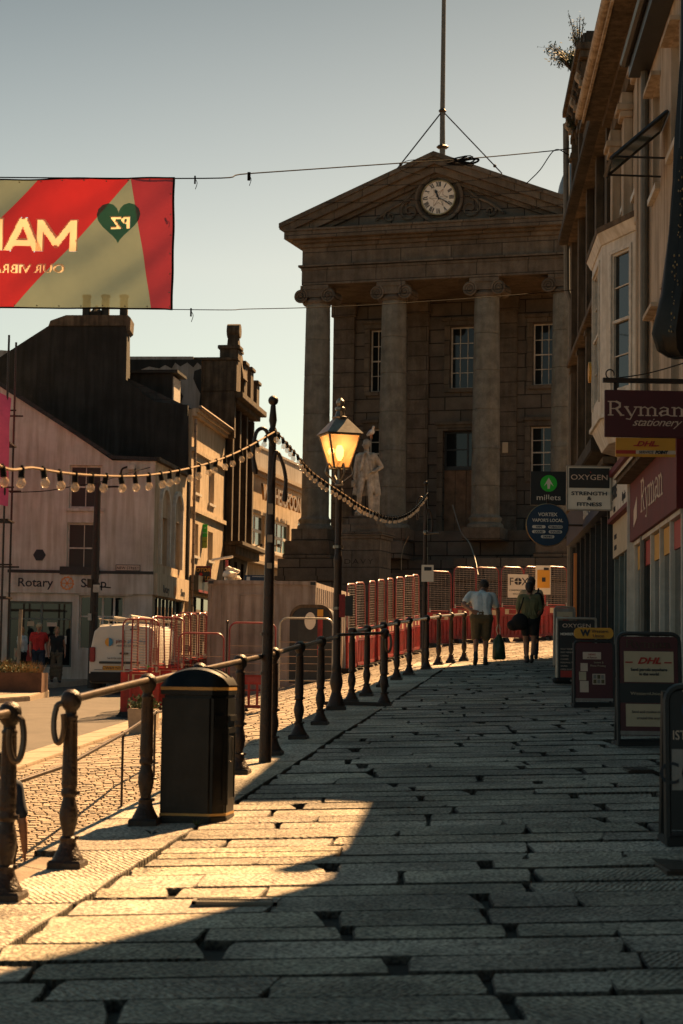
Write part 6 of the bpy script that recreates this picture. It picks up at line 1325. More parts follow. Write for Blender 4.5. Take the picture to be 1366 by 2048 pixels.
o2.data.polygons.foreach_set('use_smooth', [False]*len(o2.data.polygons))
rs = at(518, 1158, 58); o = thing('road_sign', 'small blue and white road sign board behind the container', 'road sign', rs); MB().box(-.42, .42, -.02, .02, -.11, .11).build('panel', M['navyp'], o); MB().box(-.2, .38, -.026, -.021, -.075, -.06).box(-.2, .38, -.026, -.021, .06, .075).box(-.36, -.26, -.026, -.021, -.05, .06).build('sign_marks', M['wl'], o); MB().tube([(0, .03, -2.2), (0, .03, 0)], .03, 6).build('post', M['greytube'], o)
YD = 44.6; a0 = at(577, 1390, YD); a1 = at(663, 1390, YD); W_ = a1.x-a0.x; xg = (a0.x+a1.x)/2; zg = gz(xg, YD); H_ = at(620, 1211, YD).z-zg
o = thing('rounded_cabin', 'dark grey cabin with rounded top, oval white sign and red strip', 'cabin', (xg, YD, zg), -.08)
def archp(w, h, rc, n=7): return [(-w/2, 0)]+[(-w/2+rc*(1-math.cos(a)), h-rc+rc*math.sin(a)) for a in fr(0, math.pi/2, n)]+[(w/2-rc*(1-math.sin(a)), h-rc+rc*math.cos(a)) for a in fr(0, math.pi/2, n)]+[(w/2, 0)]
MB().xz(archp(W_, H_, .30), 0, 1.3).build('shell', M['charcoal'], o, smooth=True)
P1a, P2a = archp(W_+.02, H_+.02, .31), archp(W_-.08, H_-.05, .26); b = MB()
for k in range(1, len(P1a)-2): b.prism([(P1a[k][0], -.03, P1a[k][1]), (P1a[k+1][0], -.03, P1a[k+1][1]), (P2a[k+1][0], -.03, P2a[k+1][1]), (P2a[k][0], -.03, P2a[k][1])], (0, .028, 0))
b.build('hood_rim', M['sootlit'], o); b = MB().xz(archp(W_*.60, H_*.88, .16), -.025, -.004); b.build('door', M['dark'], o)
ov = MB().lathe([(.125, 0), (.125, .01)], (0, -.026, 0), 24, 'y').build('oval_sign', M['wl'], o); ov.scale = (1, 1, 1.55); ov.location = (-.02, 0, H_*.80)
text('GLOBAL', .05, M['bl'], o, .0, -.040, H_*.82); MB().xz([(-.09, H_*.82), (-.055, H_*.86), (-.065, H_*.82)], -.040, -.037).build('emblem', M['green'], o)
MB().box(.14, .27, -.034, -.026, H_*.86, H_*.95).build('yellow_strip', M['yellow'], o); MB().box(.15, .26, -.034, -.0265, H_*.36, H_*.857).build('red_strip', M['redp'], o)
# ------------------------------------------------------------------ van
YV = 50.; v0 = at(176, 1390, YV); v1 = at(318, 1390, YV); VW = 1.76; zg = gz(v0.x+.8, YV)
van = thing('parked_van', 'white plumbing van with roof rack parked facing away behind the barriers', 'van', (v0.x+VW/2-.02, YV, zg), -.118)
van.scale = (1, 1, .98)
def vsec(y, w, zt, zb, k=.16): h = w/2; return [(-h+.03, y, zb), (-h, y, zb+.15), (-h, y, zb+.55), (-h+.03, y, (zb+zt)/2+.15), (-h+k*.7, y, zt-.14), (-h+k*1.5, y, zt-.02), (0, y, zt+.03), (h-k*1.5, y, zt-.02), (h-k*.7, y, zt-.14), (h-.03, y, (zb+zt)/2+.15), (h, y, zb+.55), (h, y, zb+.15), (h-.03, y, zb)]
secs = [vsec(.10, 1.66, 1.66, .34), vsec(.0, 1.72, 1.45, .30), vsec(.07, 1.76, 1.72, .28), vsec(.3, VW, 1.78, .25), vsec(2.4, VW, 1.80, .25), vsec(2.9, VW, 1.68, .25, .22), vsec(3.45, VW, 1.14, .25, .12), vsec(4.1, 1.7, 1.0, .28, .12), vsec(4.3, 1.5, .75, .32, .1)]
secs[1] = [(x, y if z < 1.0 else y+.05*(z-1.), z) for x, y, z in vsec(.03, 1.72, 1.66, .30)]; secs = secs[1:]
vs = [p for s_ in secs for p in s_]; n = 13; fs_ = [tuple(range(n))[::-1], tuple(range((len(secs)-1)*n, len(secs)*n))]
for i in range(len(secs)-1):
    for k in range(n): fs_.append((i*n+k, i*n+(k+1) % n, (i+1)*n+(k+1) % n, (i+1)*n+k))
MB().add(vs, [tuple(f[::-1]) if i > 1 else f for i, f in enumerate(fs_)]).build('body', M['vanw'], van, smooth=True)
b = MB().box(-.86, .86, -.08, .12, .28, .55); b.build('bumper', M['rubber'], van, bev=.04)
b = MB().box(-.006, .006, .015, .03, .56, 1.62).box(-.74, .74, .012, .03, .60, .612).box(.15, .40, -.005, .03, 1.62, 1.65); b.build('door_seam', M['dark'], van)
MB().box(-.10, .12, -.02, .03, 1.00, 1.05).build('door_handle', M['dark'], van, bev=.01); MB().box(-.62, .42, -.018, .02, .76, .82).build('plate_recess', M['dark'], van, bev=.01)
npl = MB().box(-.52, -.0, -.015, .02, .60, .71).build('number_plate', M['yellow'], van); text('CW69 NYF', .11, M['bl'], npl, -.26, -.018, .615)
for s_ in (-1, 1): MB().box(s_*.80-.065, s_*.80+.075, -.01, .14, .80, 1.18).build('tail_light', M['redp'], van, bev=.02)
t1 = text('piran', .125, M['maroonf'], van, -.20, -.006, 1.30, al='LEFT', off=.002); text('plumbing', .125, M['blue'], van, .10, -.006, 1.30, al='LEFT', off=.002); text('HEATING, GAS & OIL', .06, M['bl'], van, -.18, -.006, 1.20, al='LEFT'); text('Tel: 01736 330303', .055, M['bl'], van, -.42, .0, .88, al='LEFT')
for a0_, mt in ((0, 'blue'), (math.pi, 'yellow')):
    MB().prism([(-.38+.10*math.cos(a0_-math.pi/2+q), -.006, 1.31+.11*math.sin(a0_-math.pi/2+q)) for q in fr(0, math.pi, 10)], (0, .008, 0)).build('emblem', M[mt], van)
MB().xz([(.55, .60), (.75, .60), (.65, .76)], -.012, .02).build('emblem', M['green'], van)
b = MB()
for y in (.35, 1.3, 2.2): b.tube([(-.72, y, 1.90), (.72, y, 1.90)], .02, 6).tube([(-.70, y, 1.70), (-.70, y, 1.90)], .018, 6).tube([(.70, y, 1.70), (.70, y, 1.90)], .018, 6)
for x in (-.7, .7): b.tube([(x, .2, 1.91), (x, 2.4, 1.91)], .02, 6)
b.build('roof_rack', M['greytube'], van); MB().tube([(.1, .2, 1.97), (.1, 2.5, 1.97)], .05, 10).build('pipe_carrier', M['greytube'], van); MB().tube([(.35, .1, 1.95), (.35, 2.6, 1.95)], .03, 8).tube([(-.3, .1, 1.95), (-.3, 2.6, 1.95)], .025, 8).build('ladder', M['greytube'], van)
for s_ in (-1, 1):
    for y in (.75, 3.45): 
        tr_ = MB(); tr_.M = Matrix.Translation((s_*.78, y, .31)) @ Matrix.Rotation(math.pi/2, 4, 'Y'); tr_.lathe([(.20, -.1), (.31, -.1), (.32, -.06), (.32, .06), (.31, .1), (.2, .1)], (0, 0, 0), 20); wq = tr_.build('wheel', M['rubber'], van, smooth=True); rm = MB(); rm.M = tr_.M.copy(); rm.lathe([(.19, -.104), (.05, -.09), (.05, .09), (.19, .104)], (0, 0, 0), 16); rm.build('rim', M['greytube'], wq)
for s_ in (-1, 1): MB().box(s_*.885-.004, s_*.885+.004, 2.35, 3.0, 1.1, 1.5).build('side_window', M['glass'], van); MB().box(s_*1.0-.08, s_*1.0+.08, 3.0, 3.1, 1.1, 1.3).build('wing_mirror', M['rubber'], van, bev=.02)
# ------------------------------------------------------------------ statue and gull
YS = 62.; pc = at(730, 1066, YS); pz = gz(pc.x, YS)-.3
ped = thing('statue_pedestal', 'grey granite pedestal with stepped top carrying the statue', 'pedestal', (pc.x, YS, pz), -.30); h1 = pc.z-pz; hw = .66
b = MB().box(-hw, hw, -hw, hw, 0, h1-.22).box(-hw-.05, hw+.05, -hw-.05, hw+.05, h1-.219, h1-.12).box(-hw-.10, hw+.10, -hw-.10, hw+.10, h1-.119, h1).box(-hw-.12, hw+.12, -hw-.12, hw+.12, -.3, .6); b.build('die', M['granite2'], ped, bev=.012)
zt = at(730, 1033, YS).z-pz; hs = (zt-h1)
MB().box(-.58, .58, -.58, .58, h1+.001, h1+hs*.45).box(-.50, .50, -.50, .50, h1+hs*.451, h1+hs*.80).box(-.42, .42, -.42, .42, h1+hs*.801, zt).build('step', M['granite2'], ped, bev=.012)
text('DAVY', .22, M['darkstone'], ped, 0, -hw-.003, h1-1.0, ex=.003, sx=1.4, sp=1.3)
V = Vector
def limb(b, *pr):                            # chain of (point, radius)
    for (p, r), (q, s_) in zip(pr, pr[1:]): b.caps(V(p), V(q), r, s_, 10)
def hand(b, w, d, n, k=1., curl=.5, sd=1):
    w, d, n = V(w), V(d).normalized(), V(n).normalized(); s_ = d.cross(n)*sd
    for i in range(4): b.caps(w+s_*(i-1.5)*.014*k, w+(d*.085+s_*(i-1.5)*.021)*k, .016*k, .013*k, 6)
    for i, L in enumerate((.062, .072, .068, .052)):
        r = w+(d*.085+s_*(i-1.5)*.022)*k; m_ = r+(d*L*.55+n*L*.25*curl)*k; e = m_+(d*L*.45*(1-curl*.5)+n*L*.6*curl)*k; b.caps(r, m_, .0105*k, .009*k, 6); b.caps(m_, e, .009*k, .0075*k, 6)
    t0 = w+(d*.03+s_*-.03)*k; t1 = t0+(d*.035-s_*.03+n*.01)*k; b.caps(t0, t1, .014*k, .011*k, 6); b.caps(t1, t1+(d*.03-s_*.004+n*.012)*k, .011*k, .009*k, 6)
st_ = thing('statue', 'pale stone statue of a man in a long coat with hand on hip', 'statue', (pc.x+.02, YS, pz+zt), -.12)
k = 2.42/1.78; b = MB(); b.M = Matrix.Diagonal((k, k, k, 1))        # front faces -y
b.box(-.24, .24, -.20, .20, 0, .05)
for s_, kx, ky, fxx, fy in ((-1, -.14, -.10, -.17, -.06), (1, .10, -.03, .10, .02)):
    limb(b, ((s_*.09, 0, .92), .095), ((kx, ky, .50), .062), ((fxx, fy+.03, .13), .045)); b.ball((kx+(fxx-kx)*.3, ky+.05, .38), .06, 10); limb(b, ((fxx, fy+.02, .09), .05), ((fxx-.03, fy-.16, .075), .038))
b.ball((0, 0, .96), .155, 12, (1.05, .8, 1)); b.caps(V((0, 0, 1.0)), V((0, 0, 1.22)), .135, .15, 12); b.ball((0, .0, 1.30), .175, 14, (1.15, .75, 1)); b.caps(V((-.15, 0, 1.40)), V((.15, 0, 1.40)), .075, .075)
limb(b, ((0, 0, 1.42), .07), ((0, -.01, 1.54), .058)); b.ball((-.01, -.01, 1.655), .095, 16, (.86, 1.02, 1.2)); b.ball((-.02, -.04, 1.60), .06, 10); b.ball((-.03, -.11, 1.645), .018, 8, (1, 1.2, 1.5)); b.ball((-.005, .02, 1.69), .10, 12, (.92, 1, 1)); b.ball((-.10, 0, 1.64), .022, 6); b.ball((.08, 0, 1.64), .022, 6)
limb(b, ((-.19, 0, 1.38), .07), ((-.25, .02, 1.12), .055), ((-.27, -.06, .90), .042)); hand(b, (-.27, -.06, .87), (0, -.2, -1), (1, 0, 0), 1.0, .8); b.lathe([(.035, .66), (.045, .68), (.045, .80), (.03, .82)], (-.29, -.09, 0), 10)
limb(b, ((.19, 0, 1.38), .07), ((.34, .06, 1.15), .055), ((.20, -.08, 1.03), .042)); hand(b, (.20, -.08, 1.03), (-.9, -.3, -.2), (0, 0, -1), 1, .6)
for s_ in (-1, 1):                            # open long coat
    for q in range(6):
        x = s_*(.14+.022*q); y = .02+.016*q*(q % 2); b.caps(V((s_*(.13+.01*q), -.02+.03*q, 1.30)), V((x+s_*.05, y, .58-.03*(q % 3))), .045, .035, 8)
    b.caps(V((s_*.05, -.13, 1.42)), V((s_*.13, -.13, 1.05)), .03, .025, 8)
for q in range(7): x = -.18+.06*q; b.caps(V((x*.8, .10, 1.3)), V((x*1.25, .13+.02*(q % 2), .52)), .06, .045, 8)
b.box(.12, .30, .02, .2, .04, .50); b.caps(V((-.03, -.12, 1.46)), V((.03, -.12, 1.46)), .03, .03, 8)
blob(b, 'figure', M['statue'], st_, .016, 3)
gl = thing('gull', 'white and grey gull perched on the head of the statue', 'gull', at(742, 877, YS), .5)
b = MB(); b.caps(V((.0, .12, .13)), V((0, -.06, .20)), .035, .085, 10).caps(V((0, -.06, .20)), V((0, -.13, .30)), .06, .04, 10).ball((0, -.15, .34), .045, 10).caps(V((0, .12, .14)), V((0, .26, .10)), .03, .012, 8); blob(b, 'body', M['gull'], gl, .010, 3)
b = MB()
for s_ in (-1, 1): b.caps(V((s_*.06, -.04, .21)), V((s_*.03, .24, .13)), .05, .014, 8)
blob(b, 'wings', M['gullg'], gl, .010, 2); MB().tube([(0, -.19, .335), (0, -.24, .325)], [.012, .004], 6).build('beak', M['yellow'], gl)
for s_ in (-1, 1): MB().tube([(s_*.03, -.02, -.01), (s_*.03, -.01, .14)], .008, 5).build('leg', M['orange'], gl)
# cables by the portico
wire('pale conduit curving down from the portico to the barriers', [at(905, 1010, 64), at(921, 1062, 63), at(938, 1085, 60), at(950, 1118, 58), at(956, 1150, 57)], .018, 'hose', 'pipe')
wire('thin orange cable hanging by the steps of the portico', [at(818, 1072, 63), at(808, 1092, 63), at(803, 1115, 62), at(803, 1140, 61)], .012, 'cable', 'wirecol')
# ------------------------------------------------------------------ projecting signs on the right
def psign(name, label, x0, y0, x1, y1, Y, mt, th=.03, cat='shop sign', rot=0):
    a, b_ = at(x0, y0, Y), at(x1, y1, Y); c = (a+b_)/2; W, H = b_.x-a.x, a.z-b_.z
    W, H = abs(x1-x0)*Y/4000, abs(y1-y0)*Y/4000
    o = thing(name, label, cat, c, rot); MB().box(-W/2, W/2, -th, th, -H/2, H/2).build('panel', M[mt], o, bev=.004); return o, W, H
def bracket(o, W, H, Y, off=0): 
    L_ = facX(Y)+off-o.location.x
    for z in (H*.35, -H*.35): MB().box(W/2, max(W/2+.05, L_), -.015, .015, z-.02, z+.02).build('bracket', M['iron'], o)
o, W, H = psign('hanging_sign', 'large maroon hanging sign lettered Ryman stationery under a black bracket bar', 1208, 781, 1408, 876, 22, 'maroon', rot=.02)
slabword('Ryman', .15, M['cream'], o, -W/2+.035, -.034, -.02, 1.2, .15, 'LEFT')
def script(s_, h, x, z, par, mt):            # handwriting from tube strokes
    t = text(s_, h, mt, par, x, -.034, z, al='LEFT', shear=.45, sx=1.15, sp=.92); t['label'] = 'slanted lettering'
script('stationery', .125, -W/2+.30, -.135, o, M['cream'])
b = MB().box(-W/2-.02, facX(22)-o.location.x, -.03, .03, H/2+.085, H/2+.135); b.build('bracket_bar', M['iron'], o)
for x in (-W/2+.12, W/2-.2): MB().box(x-.02, x+.02, -.01, .01, H/2+.001, H/2+.084).build('hanger', M['iron'], o)
b = MB().tube(spline([(-W/2+.06+.045*math.sin(a), 0, H/2+.18+.05*math.cos(a)) for a in fr(3.1, 8.2, 10)]), .008, 5); b.tube(spline([(-W/2+.1, 0, H/2+.13), (-W/2+.5, 0, H/2+.2), (-W/2+1.0, 0, H/2+.36), (-W/2+1.25, .1, H/2+.5)]), .007, 5); b.build('scroll', M['iron'], o)
o, W, H = psign('hanging_sign', 'yellow DHL service point panel hung below the maroon sign', 1231, 876, 1351, 914, 22, 'yellow', .02)
def dhl(o, h, x, z, y=-.024): 
    text('DHL', h, M['redl'], o, x, y, z, off=h*.035, sx=1.35, shear=.35)
    MB().prism([(x-h*1.75, y, z+.0*h), (x-h*1.15, y, z), (x-h*1.08, y, z+.16*h), (x-h*1.66, y, z+.16*h)], (0, .004, 0)).prism([(x+h*1.15, y, z), (x+h*1.8, y, z), (x+h*1.85, y, z+.16*h), (x+h*1.2, y, z+.16*h)], (0, .004, 0)).build('emblem', M['redl'], o)
dhl(o, .08, 0, .012); MB().box(-W/2, -W/2+.22, -.024, -.0205, -.075, -.035).build('red_stripe', M['redl'], o); MB().box(-W/2+.221, W/2, -.0235, -.0205, -.075, -.035).build('pale_stripe', M['cream'], o); text('SERVICE', .045, M['bl'], o, .0, -.027, -.07, shear=.2); text('POINT', .045, M['bl'], o, .17, -.027, -.07, shear=.2, off=.003)
o, W, H = psign('projecting_sign', 'black and white projecting sign lettered Oxygen strength and fitness', 1135, 934, 1221, 1019, 33, 'wl', .04)
MB().box(-W/2+.02, W/2-.02, -.046, -.0405, .0, H/2-.02).build('dark_field', M['charcoal'], o)
text('OXYGEN', .125, M['cream'], o, 0, -.05, .135, sx=1.2); MB().ball((.02-.0, -.05, .26), .010, 6).build('red_dot', M['redc'], o)
for s_, z in (('STRENGTH', -.12), ('&', -.20), ('FITNESS', -.30)): text(s_, .085, M['bl'], o, 0, -.044, z, sx=1.4, off=.002)
fr_ = MB()
for q in ((-W/2-.02, W/2+.02, H/2+.001, H/2+.02), (-W/2-.02, W/2+.02, -H/2-.02, -H/2-.001), (-W/2-.02, -W/2-.001, -H/2, H/2), (W/2+.001, W/2+.02, -H/2, H/2)): fr_.box(q[0], q[1], -.05, .05, q[2], q[3])
fr_.build('frame', M['greytube'], o); bracket(o, W, H, 33)
o, W, H = psign('projecting_sign', 'dark projecting sign with green arrow roundel lettered millets', 1061, 943, 1133, 1011, 40.5, 'charcoal', .04)
MB().lathe([(.17, 0), (.17, .006)], (0.0, -.041, .10), 24, 'y').build('roundel', M['green'], o)
q = MB(); q.prism([(-.10, -.050, .04), (0, -.050, .22), (.10, -.050, .04), (.035, -.050, .10), (.022, -.050, -.01), (-.022, -.050, -.01), (-.035, -.050, .10)], (0, .002, 0)); q.build('arrow', M['wl'], o); text('millets', .16, M['wl'], o, 0, -.044, -.24, sx=1.2); bracket(o, W, H, 40.5, -.16)
o = thing('round_sign', 'round navy vape shop sign listing vape, liquid, tobacco, snacks, drinks', 'shop sign', at(1095, 1050, 38.5)); R_ = 42*38.5/4000
MB().lathe([(R_, -.03), (R_, .03)], (0, 0, 0), 40, 'y').build('panel', M['navyp'], o); MB().tube([(R_*math.cos(a), 0, R_*math.sin(a)) for a in fr(0, 2*math.pi, 48)], .014, 6).build('rim', M['brass'], o)
text('VORTEX', .095, M['wl'], o, 0, -.036, .17, off=.002); text("VAPOR'S LOCAL", .085, M['wl'], o, 0, -.036, .06, sx=.95, off=.002)
for s_, x, z, w_ in (('VAPE', -.17, -.06, .26), ('TOBACCO', .15, -.06, .28), ('LIQUID', -.17, -.155, .26), ('SNACKS', .15, -.155, .26), ('DRINKS', 0, -.25, .26)):
    pp = [(x-w_/2+.03*(1-math.cos(a))-.0, z+.03+.03*math.sin(a)) for a in fr(-math.pi/2, math.pi/2, 6)]; pp = [(x-w_/2+.03-.03*math.cos(a), z+.022+.03*math.sin(a)) for a in fr(-math.pi/2, math.pi/2, 6)]+[(x+w_/2-.03+.03*math.cos(a), z+.022-.03*math.sin(a)) for a in fr(-math.pi/2, math.pi/2, 6)]
    lz_ = MB().xz(pp, -.036, -.031).build('white_label', M['wl'], o); text(s_, .052, M['navyp'], lz_, x, -.039, z+.004, off=.002)
MB().box(-.02, .02, -.02, .02, R_+.01, R_+.1).build('hanger', M['iron'], o); MB().box(.2, facX(38.5)-.1-o.location.x, -.02, .02, -.02, .02).build('bracket', M['iron'], o)
# furled dark flag at the right edge, with glinting trim
YF = 17.5; o = thing('furled_flag', 'dark glossy furled fabric hanging at the right edge of the frame', 'flag', at(1345, 60, YF)); base = o.location
out = [(1366, -20, 50), (1361, 120, 55), (1351, 300, 60), (1338, 470, 66), (1325, 590, 74), (1311, 668, 80), (1320, 702, 66), (1340, 716, 44)]
vs = []; NN = 26
for px_, py_, wpx in out:
    for i in range(NN):
        a = 2*math.pi*i/NN; c = at(px_+wpx/2, py_, YF)-base; rw_ = wpx/2*YF/4000*(1+.10*math.sin(a*9+py_*.012)+.14*math.sin(a*5-py_*.006)+.05*math.sin(a*17)); vs.append((c.x-rw_*math.cos(a), rw_*.8*math.sin(a), c.z))
fs_ = []
for j in range(len(out)-1):
    for i in range(NN): fs_.append((j*NN+i, j*NN+(i+1) % NN, (j+1)*NN+(i+1) % NN, (j+1)*NN+i))
fs_.append(tuple(range((len(out)-1)*NN, len(out)*NN)))
MB().add(vs, fs_).build('fabric', M['binb'], o, smooth=True)
b = MB()
for j in range(46):
    t = random.random(); py_ = 300+t*370; px_ = 1362-24*t+random.gauss(0, 2.0); c = at(px_+(7 if j % 3 else 0), py_, YF-.15)-base; b.ball(c, random.uniform(.003, .008), 5, (1, 1, 1.8))
b.build('sequins', M['brass'], o)['kind'] = 'stuff'; MB().tube([(.1, 0, .2), (facX(YF)-base.x, 0, .35)], .02, 6).build('pole', M['iron'], o)
# ------------------------------------------------------------------ pavement boards
def aboard(name, label, x0, y0, x1, y1, frame, face, lean=.10, rot=0., rnd=.06, foot=True):
    c = T((x0+x1)/2, y1); k = c.y/4000; W, H = (x1-x0)*k, (y1-y0)*k; z = tz(c.x, c.y)
    o = thing(name, label, 'sandwich board', (c.x, c.y, z), rot); R = Matrix.Rotation(-lean, 4, 'X')
    def face_mb(): b = MB(); b.M = R.copy(); return b
    b = face_mb(); t = .022*W/.6+.008
    p = [(-W/2, 0), *[(-W/2+rnd*(1-math.cos(a)), H-rnd+rnd*math.sin(a)) for a in fr(0, math.pi/2, 4)], *[(W/2-rnd*(1-math.sin(a)), H-rnd+rnd*math.cos(a)) for a in fr(0, math.pi/2, 4)], (W/2, 0)]
    b.tube([(x, 0, z_) for x, z_ in p], t*.7, 6).tube([(-W/2, 0, .05), (W/2, 0, .05)], t*.6, 6); b.build('frame', M[frame], o, smooth=True)
    b = face_mb(); b.box(-W/2+t*.6, W/2-t*.6, -.008, .008, .09*H, H-t); fo = b.build('panel', M[face], o)
    bk = MB(); bk.M = Matrix.Translation((0, .30, 0)) @ Matrix.Rotation(lean*1.3, 4, 'X'); bk.tube([(-W/2+.01, 0, 0), (-W/2+.01, 0, H*.97)], t*.6, 6).tube([(W/2-.01, 0, 0), (W/2-.01, 0, H*.97)], t*.6, 6).box(-W/2+t, W/2-t, -.006, .006, .1*H, .94*H); bk.build('back_frame', M[frame], o)
    if foot: MB().box(-W/2-.01, W/2+.01, -.05, .34, -.02, .045).build('foot', M['rubber'], o, bev=.01)
    def put(u0, u1, v0, v1, mt, nm='printed_field', d=.009): q = face_mb(); q.box(-W/2+u0*W, -W/2+u1*W, -d-.002, -.0082, v0*H, v1*H); return q.build(nm, M[mt], fo)
    def wr(s_, u, v, h, mt, **kw): t_ = text(s_, h*H, M[mt], fo, -W/2+u*W, -.014, v*H, **kw); t_.data.transform(R); return t_
    return o, W, H, put, wr, R
o, W, H, put, wr, R = aboard('pavement_board', 'plain white edged board seen partly behind the Oxygen gym board', 1109, 1214, 1150, 1335, 'greytube', 'greyr', .06)
put(.12, .88, .62, .92, 'paper'); put(.4, .7, .68, .84, 'redl', d=.012)
o, W, H, put, wr, R = aboard('pavement_board', 'silver framed Oxygen gym membership poster board with black poster', 1115, 1237, 1192, 1368, 'greytube', 'charcoal', .07, rnd=.01, foot=False)
wr('OXYGEN', .5, .86, .085, 'cream', sx=1.25); wr('MEMBERSHIP', .34, .74, .055, 'wl', off=.001)
for i, s_ in enumerate(('FULLY EQUIPPED', 'FREE WEIGHTS', 'CARDIO', 'CLASSES', 'PERSONAL TRAINING', 'SAUNA', 'OPEN 24 HOURS')): wr(s_, .08, .52-i*.052, .032, 'cream', al='LEFT')
put(.08, .92, .10, .20, 'redl'); put(.5, .85, .13, .17, 'orange', d=.012); put(.55, .9, .6, .76, 'maroonf')
b = MB().lathe([(.05, 0), (.05, .08), (.03, .1), (.03, .2)], (0, .05, -.0), 10); b.caps(V((-.34, -.05, .05)), V((.30, .2, .05)), .05, .05, 10); b.build('weighted_base', M['rubber'], o, smooth=True)
o, W, H, put, wr, R = aboard('pavement_board', 'dark photo printing board topped by a yellow money transfer panel', 1149, 1282, 1228, 1414, 'dark', 'maroon', .10, rnd=.07)
q = MB(); q.M = R.copy(); pp = [(-W*.5+.05-.05*math.cos(a), H+.07+.07*math.sin(a)) for a in fr(-math.pi/2, math.pi/2, 6)]+[(W*.5-.05+.05*math.cos(a), H+.07-.07*math.sin(a)) for a in fr(-math.pi/2, math.pi/2, 6)]
q.xz([(x, z+.03) for x, z in pp], -.02, .02); ty = q.build('yellow_topper', M['yellow'], o); t_ = text('W', .11, M['bl'], ty, -.11, -.024, H+.065, off=.006); t_.data.transform(R); t_ = text('Western', .06, M['bl'], ty, .08, -.024, H+.105); t_.data.transform(R); t_ = text('Union', .06, M['bl'], ty, .06, -.024, H+.045); t_.data.transform(R)
put(.22, .68, .72, .83, 'cream'); wr('NEWS', .45, .78, .04, 'redl'); wr('at Ryman', .45, .735, .04, 'maroonf'); wr('Instant &', .62, .66, .04, 'paper'); wr('Photo Printing', .60, .61, .04, 'paper')
for u0, u1, v0, v1, mt in ((.16, .34, .54, .66, 'cream'), (.12, .30, .40, .53, 'paper'), (.14, .36, .22, .39, 'cream'), (.46, .78, .34, .50, 'cream')): put(u0, u1, v0, v1, mt, 'photo_print')
for i in range(3):
    for j in range(2): put(.48+.10*i, .56+.10*i, .355+.07*j, .415+.07*j, 'greyr' if (i+j) % 2 else 'khaki', 'photo_print', .0125)
put(.0, 1., .092, .13, 'greyr')
o, W, H, put, wr, R = aboard('pavement_board', 'maroon framed board with pale DHL parcels poster and money transfer panel', 1238, 1267, 1362, 1492, 'dark', 'maroon', .12, rnd=.08, rot=.0)
t_ = slabword('Ryman', .075, M['sootlit'], o.children[1], 0, -.014, H*.875, 1.25); t_.data.transform(R)
put(.10, .90, .565, .84, 'paper'); put(.12, .88, .17, .37, 'paper'); put(.02, .98, .38, .555, 'charcoal')
q = MB(); x, z, h = 0, H*.73, .085; tt = text('DHL', h, M['redl'], o.children[1], x, -.016, z, off=.003, sx=1.35, shear=.35); tt.data.transform(R)
q.M = R.copy(); q.box(-W*.38, -W*.26, -.016, -.012, z+.005, z+.018).box(W*.25, W*.37, -.016, -.012, z+.005, z+.018); q.build('emblem', M['redl'], o.children[1])
wr('Send parcels anywhere', .5, .665, .035, 'bl', off=.001); wr('in the world', .5, .625, .035, 'bl', off=.001); wr('WesternUnion', .46, .45, .038, 'paper', sx=1.25); wr('Send and receive money', .5, .29, .032, 'bl'); wr('around the world', .5, .235, .032, 'bl')
put(-.01, 1.01, .095, .13, 'greyr')
o, W, H, put, wr, R = aboard('pavement_board', 'nearest black board at the right edge with blue emblem and white lower panel', 1337, 1378, 1560, 1690, 'dark', 'charcoal', .07, rnd=.09)
put(.04, .96, .34, .60, 'greyr'); wr('ISTORE', .20, .66, .085, 'cream', sx=.8); wr('COFFEE', .40, .38, .20, 'bl')
q = MB(); q.M = R.copy(); q.lathe([(.10, 0), (.10, .006)], (-W*.22, -.011, H*.85), 24, 'y'); q.build('emblem', M['navyp'], o.children[1])

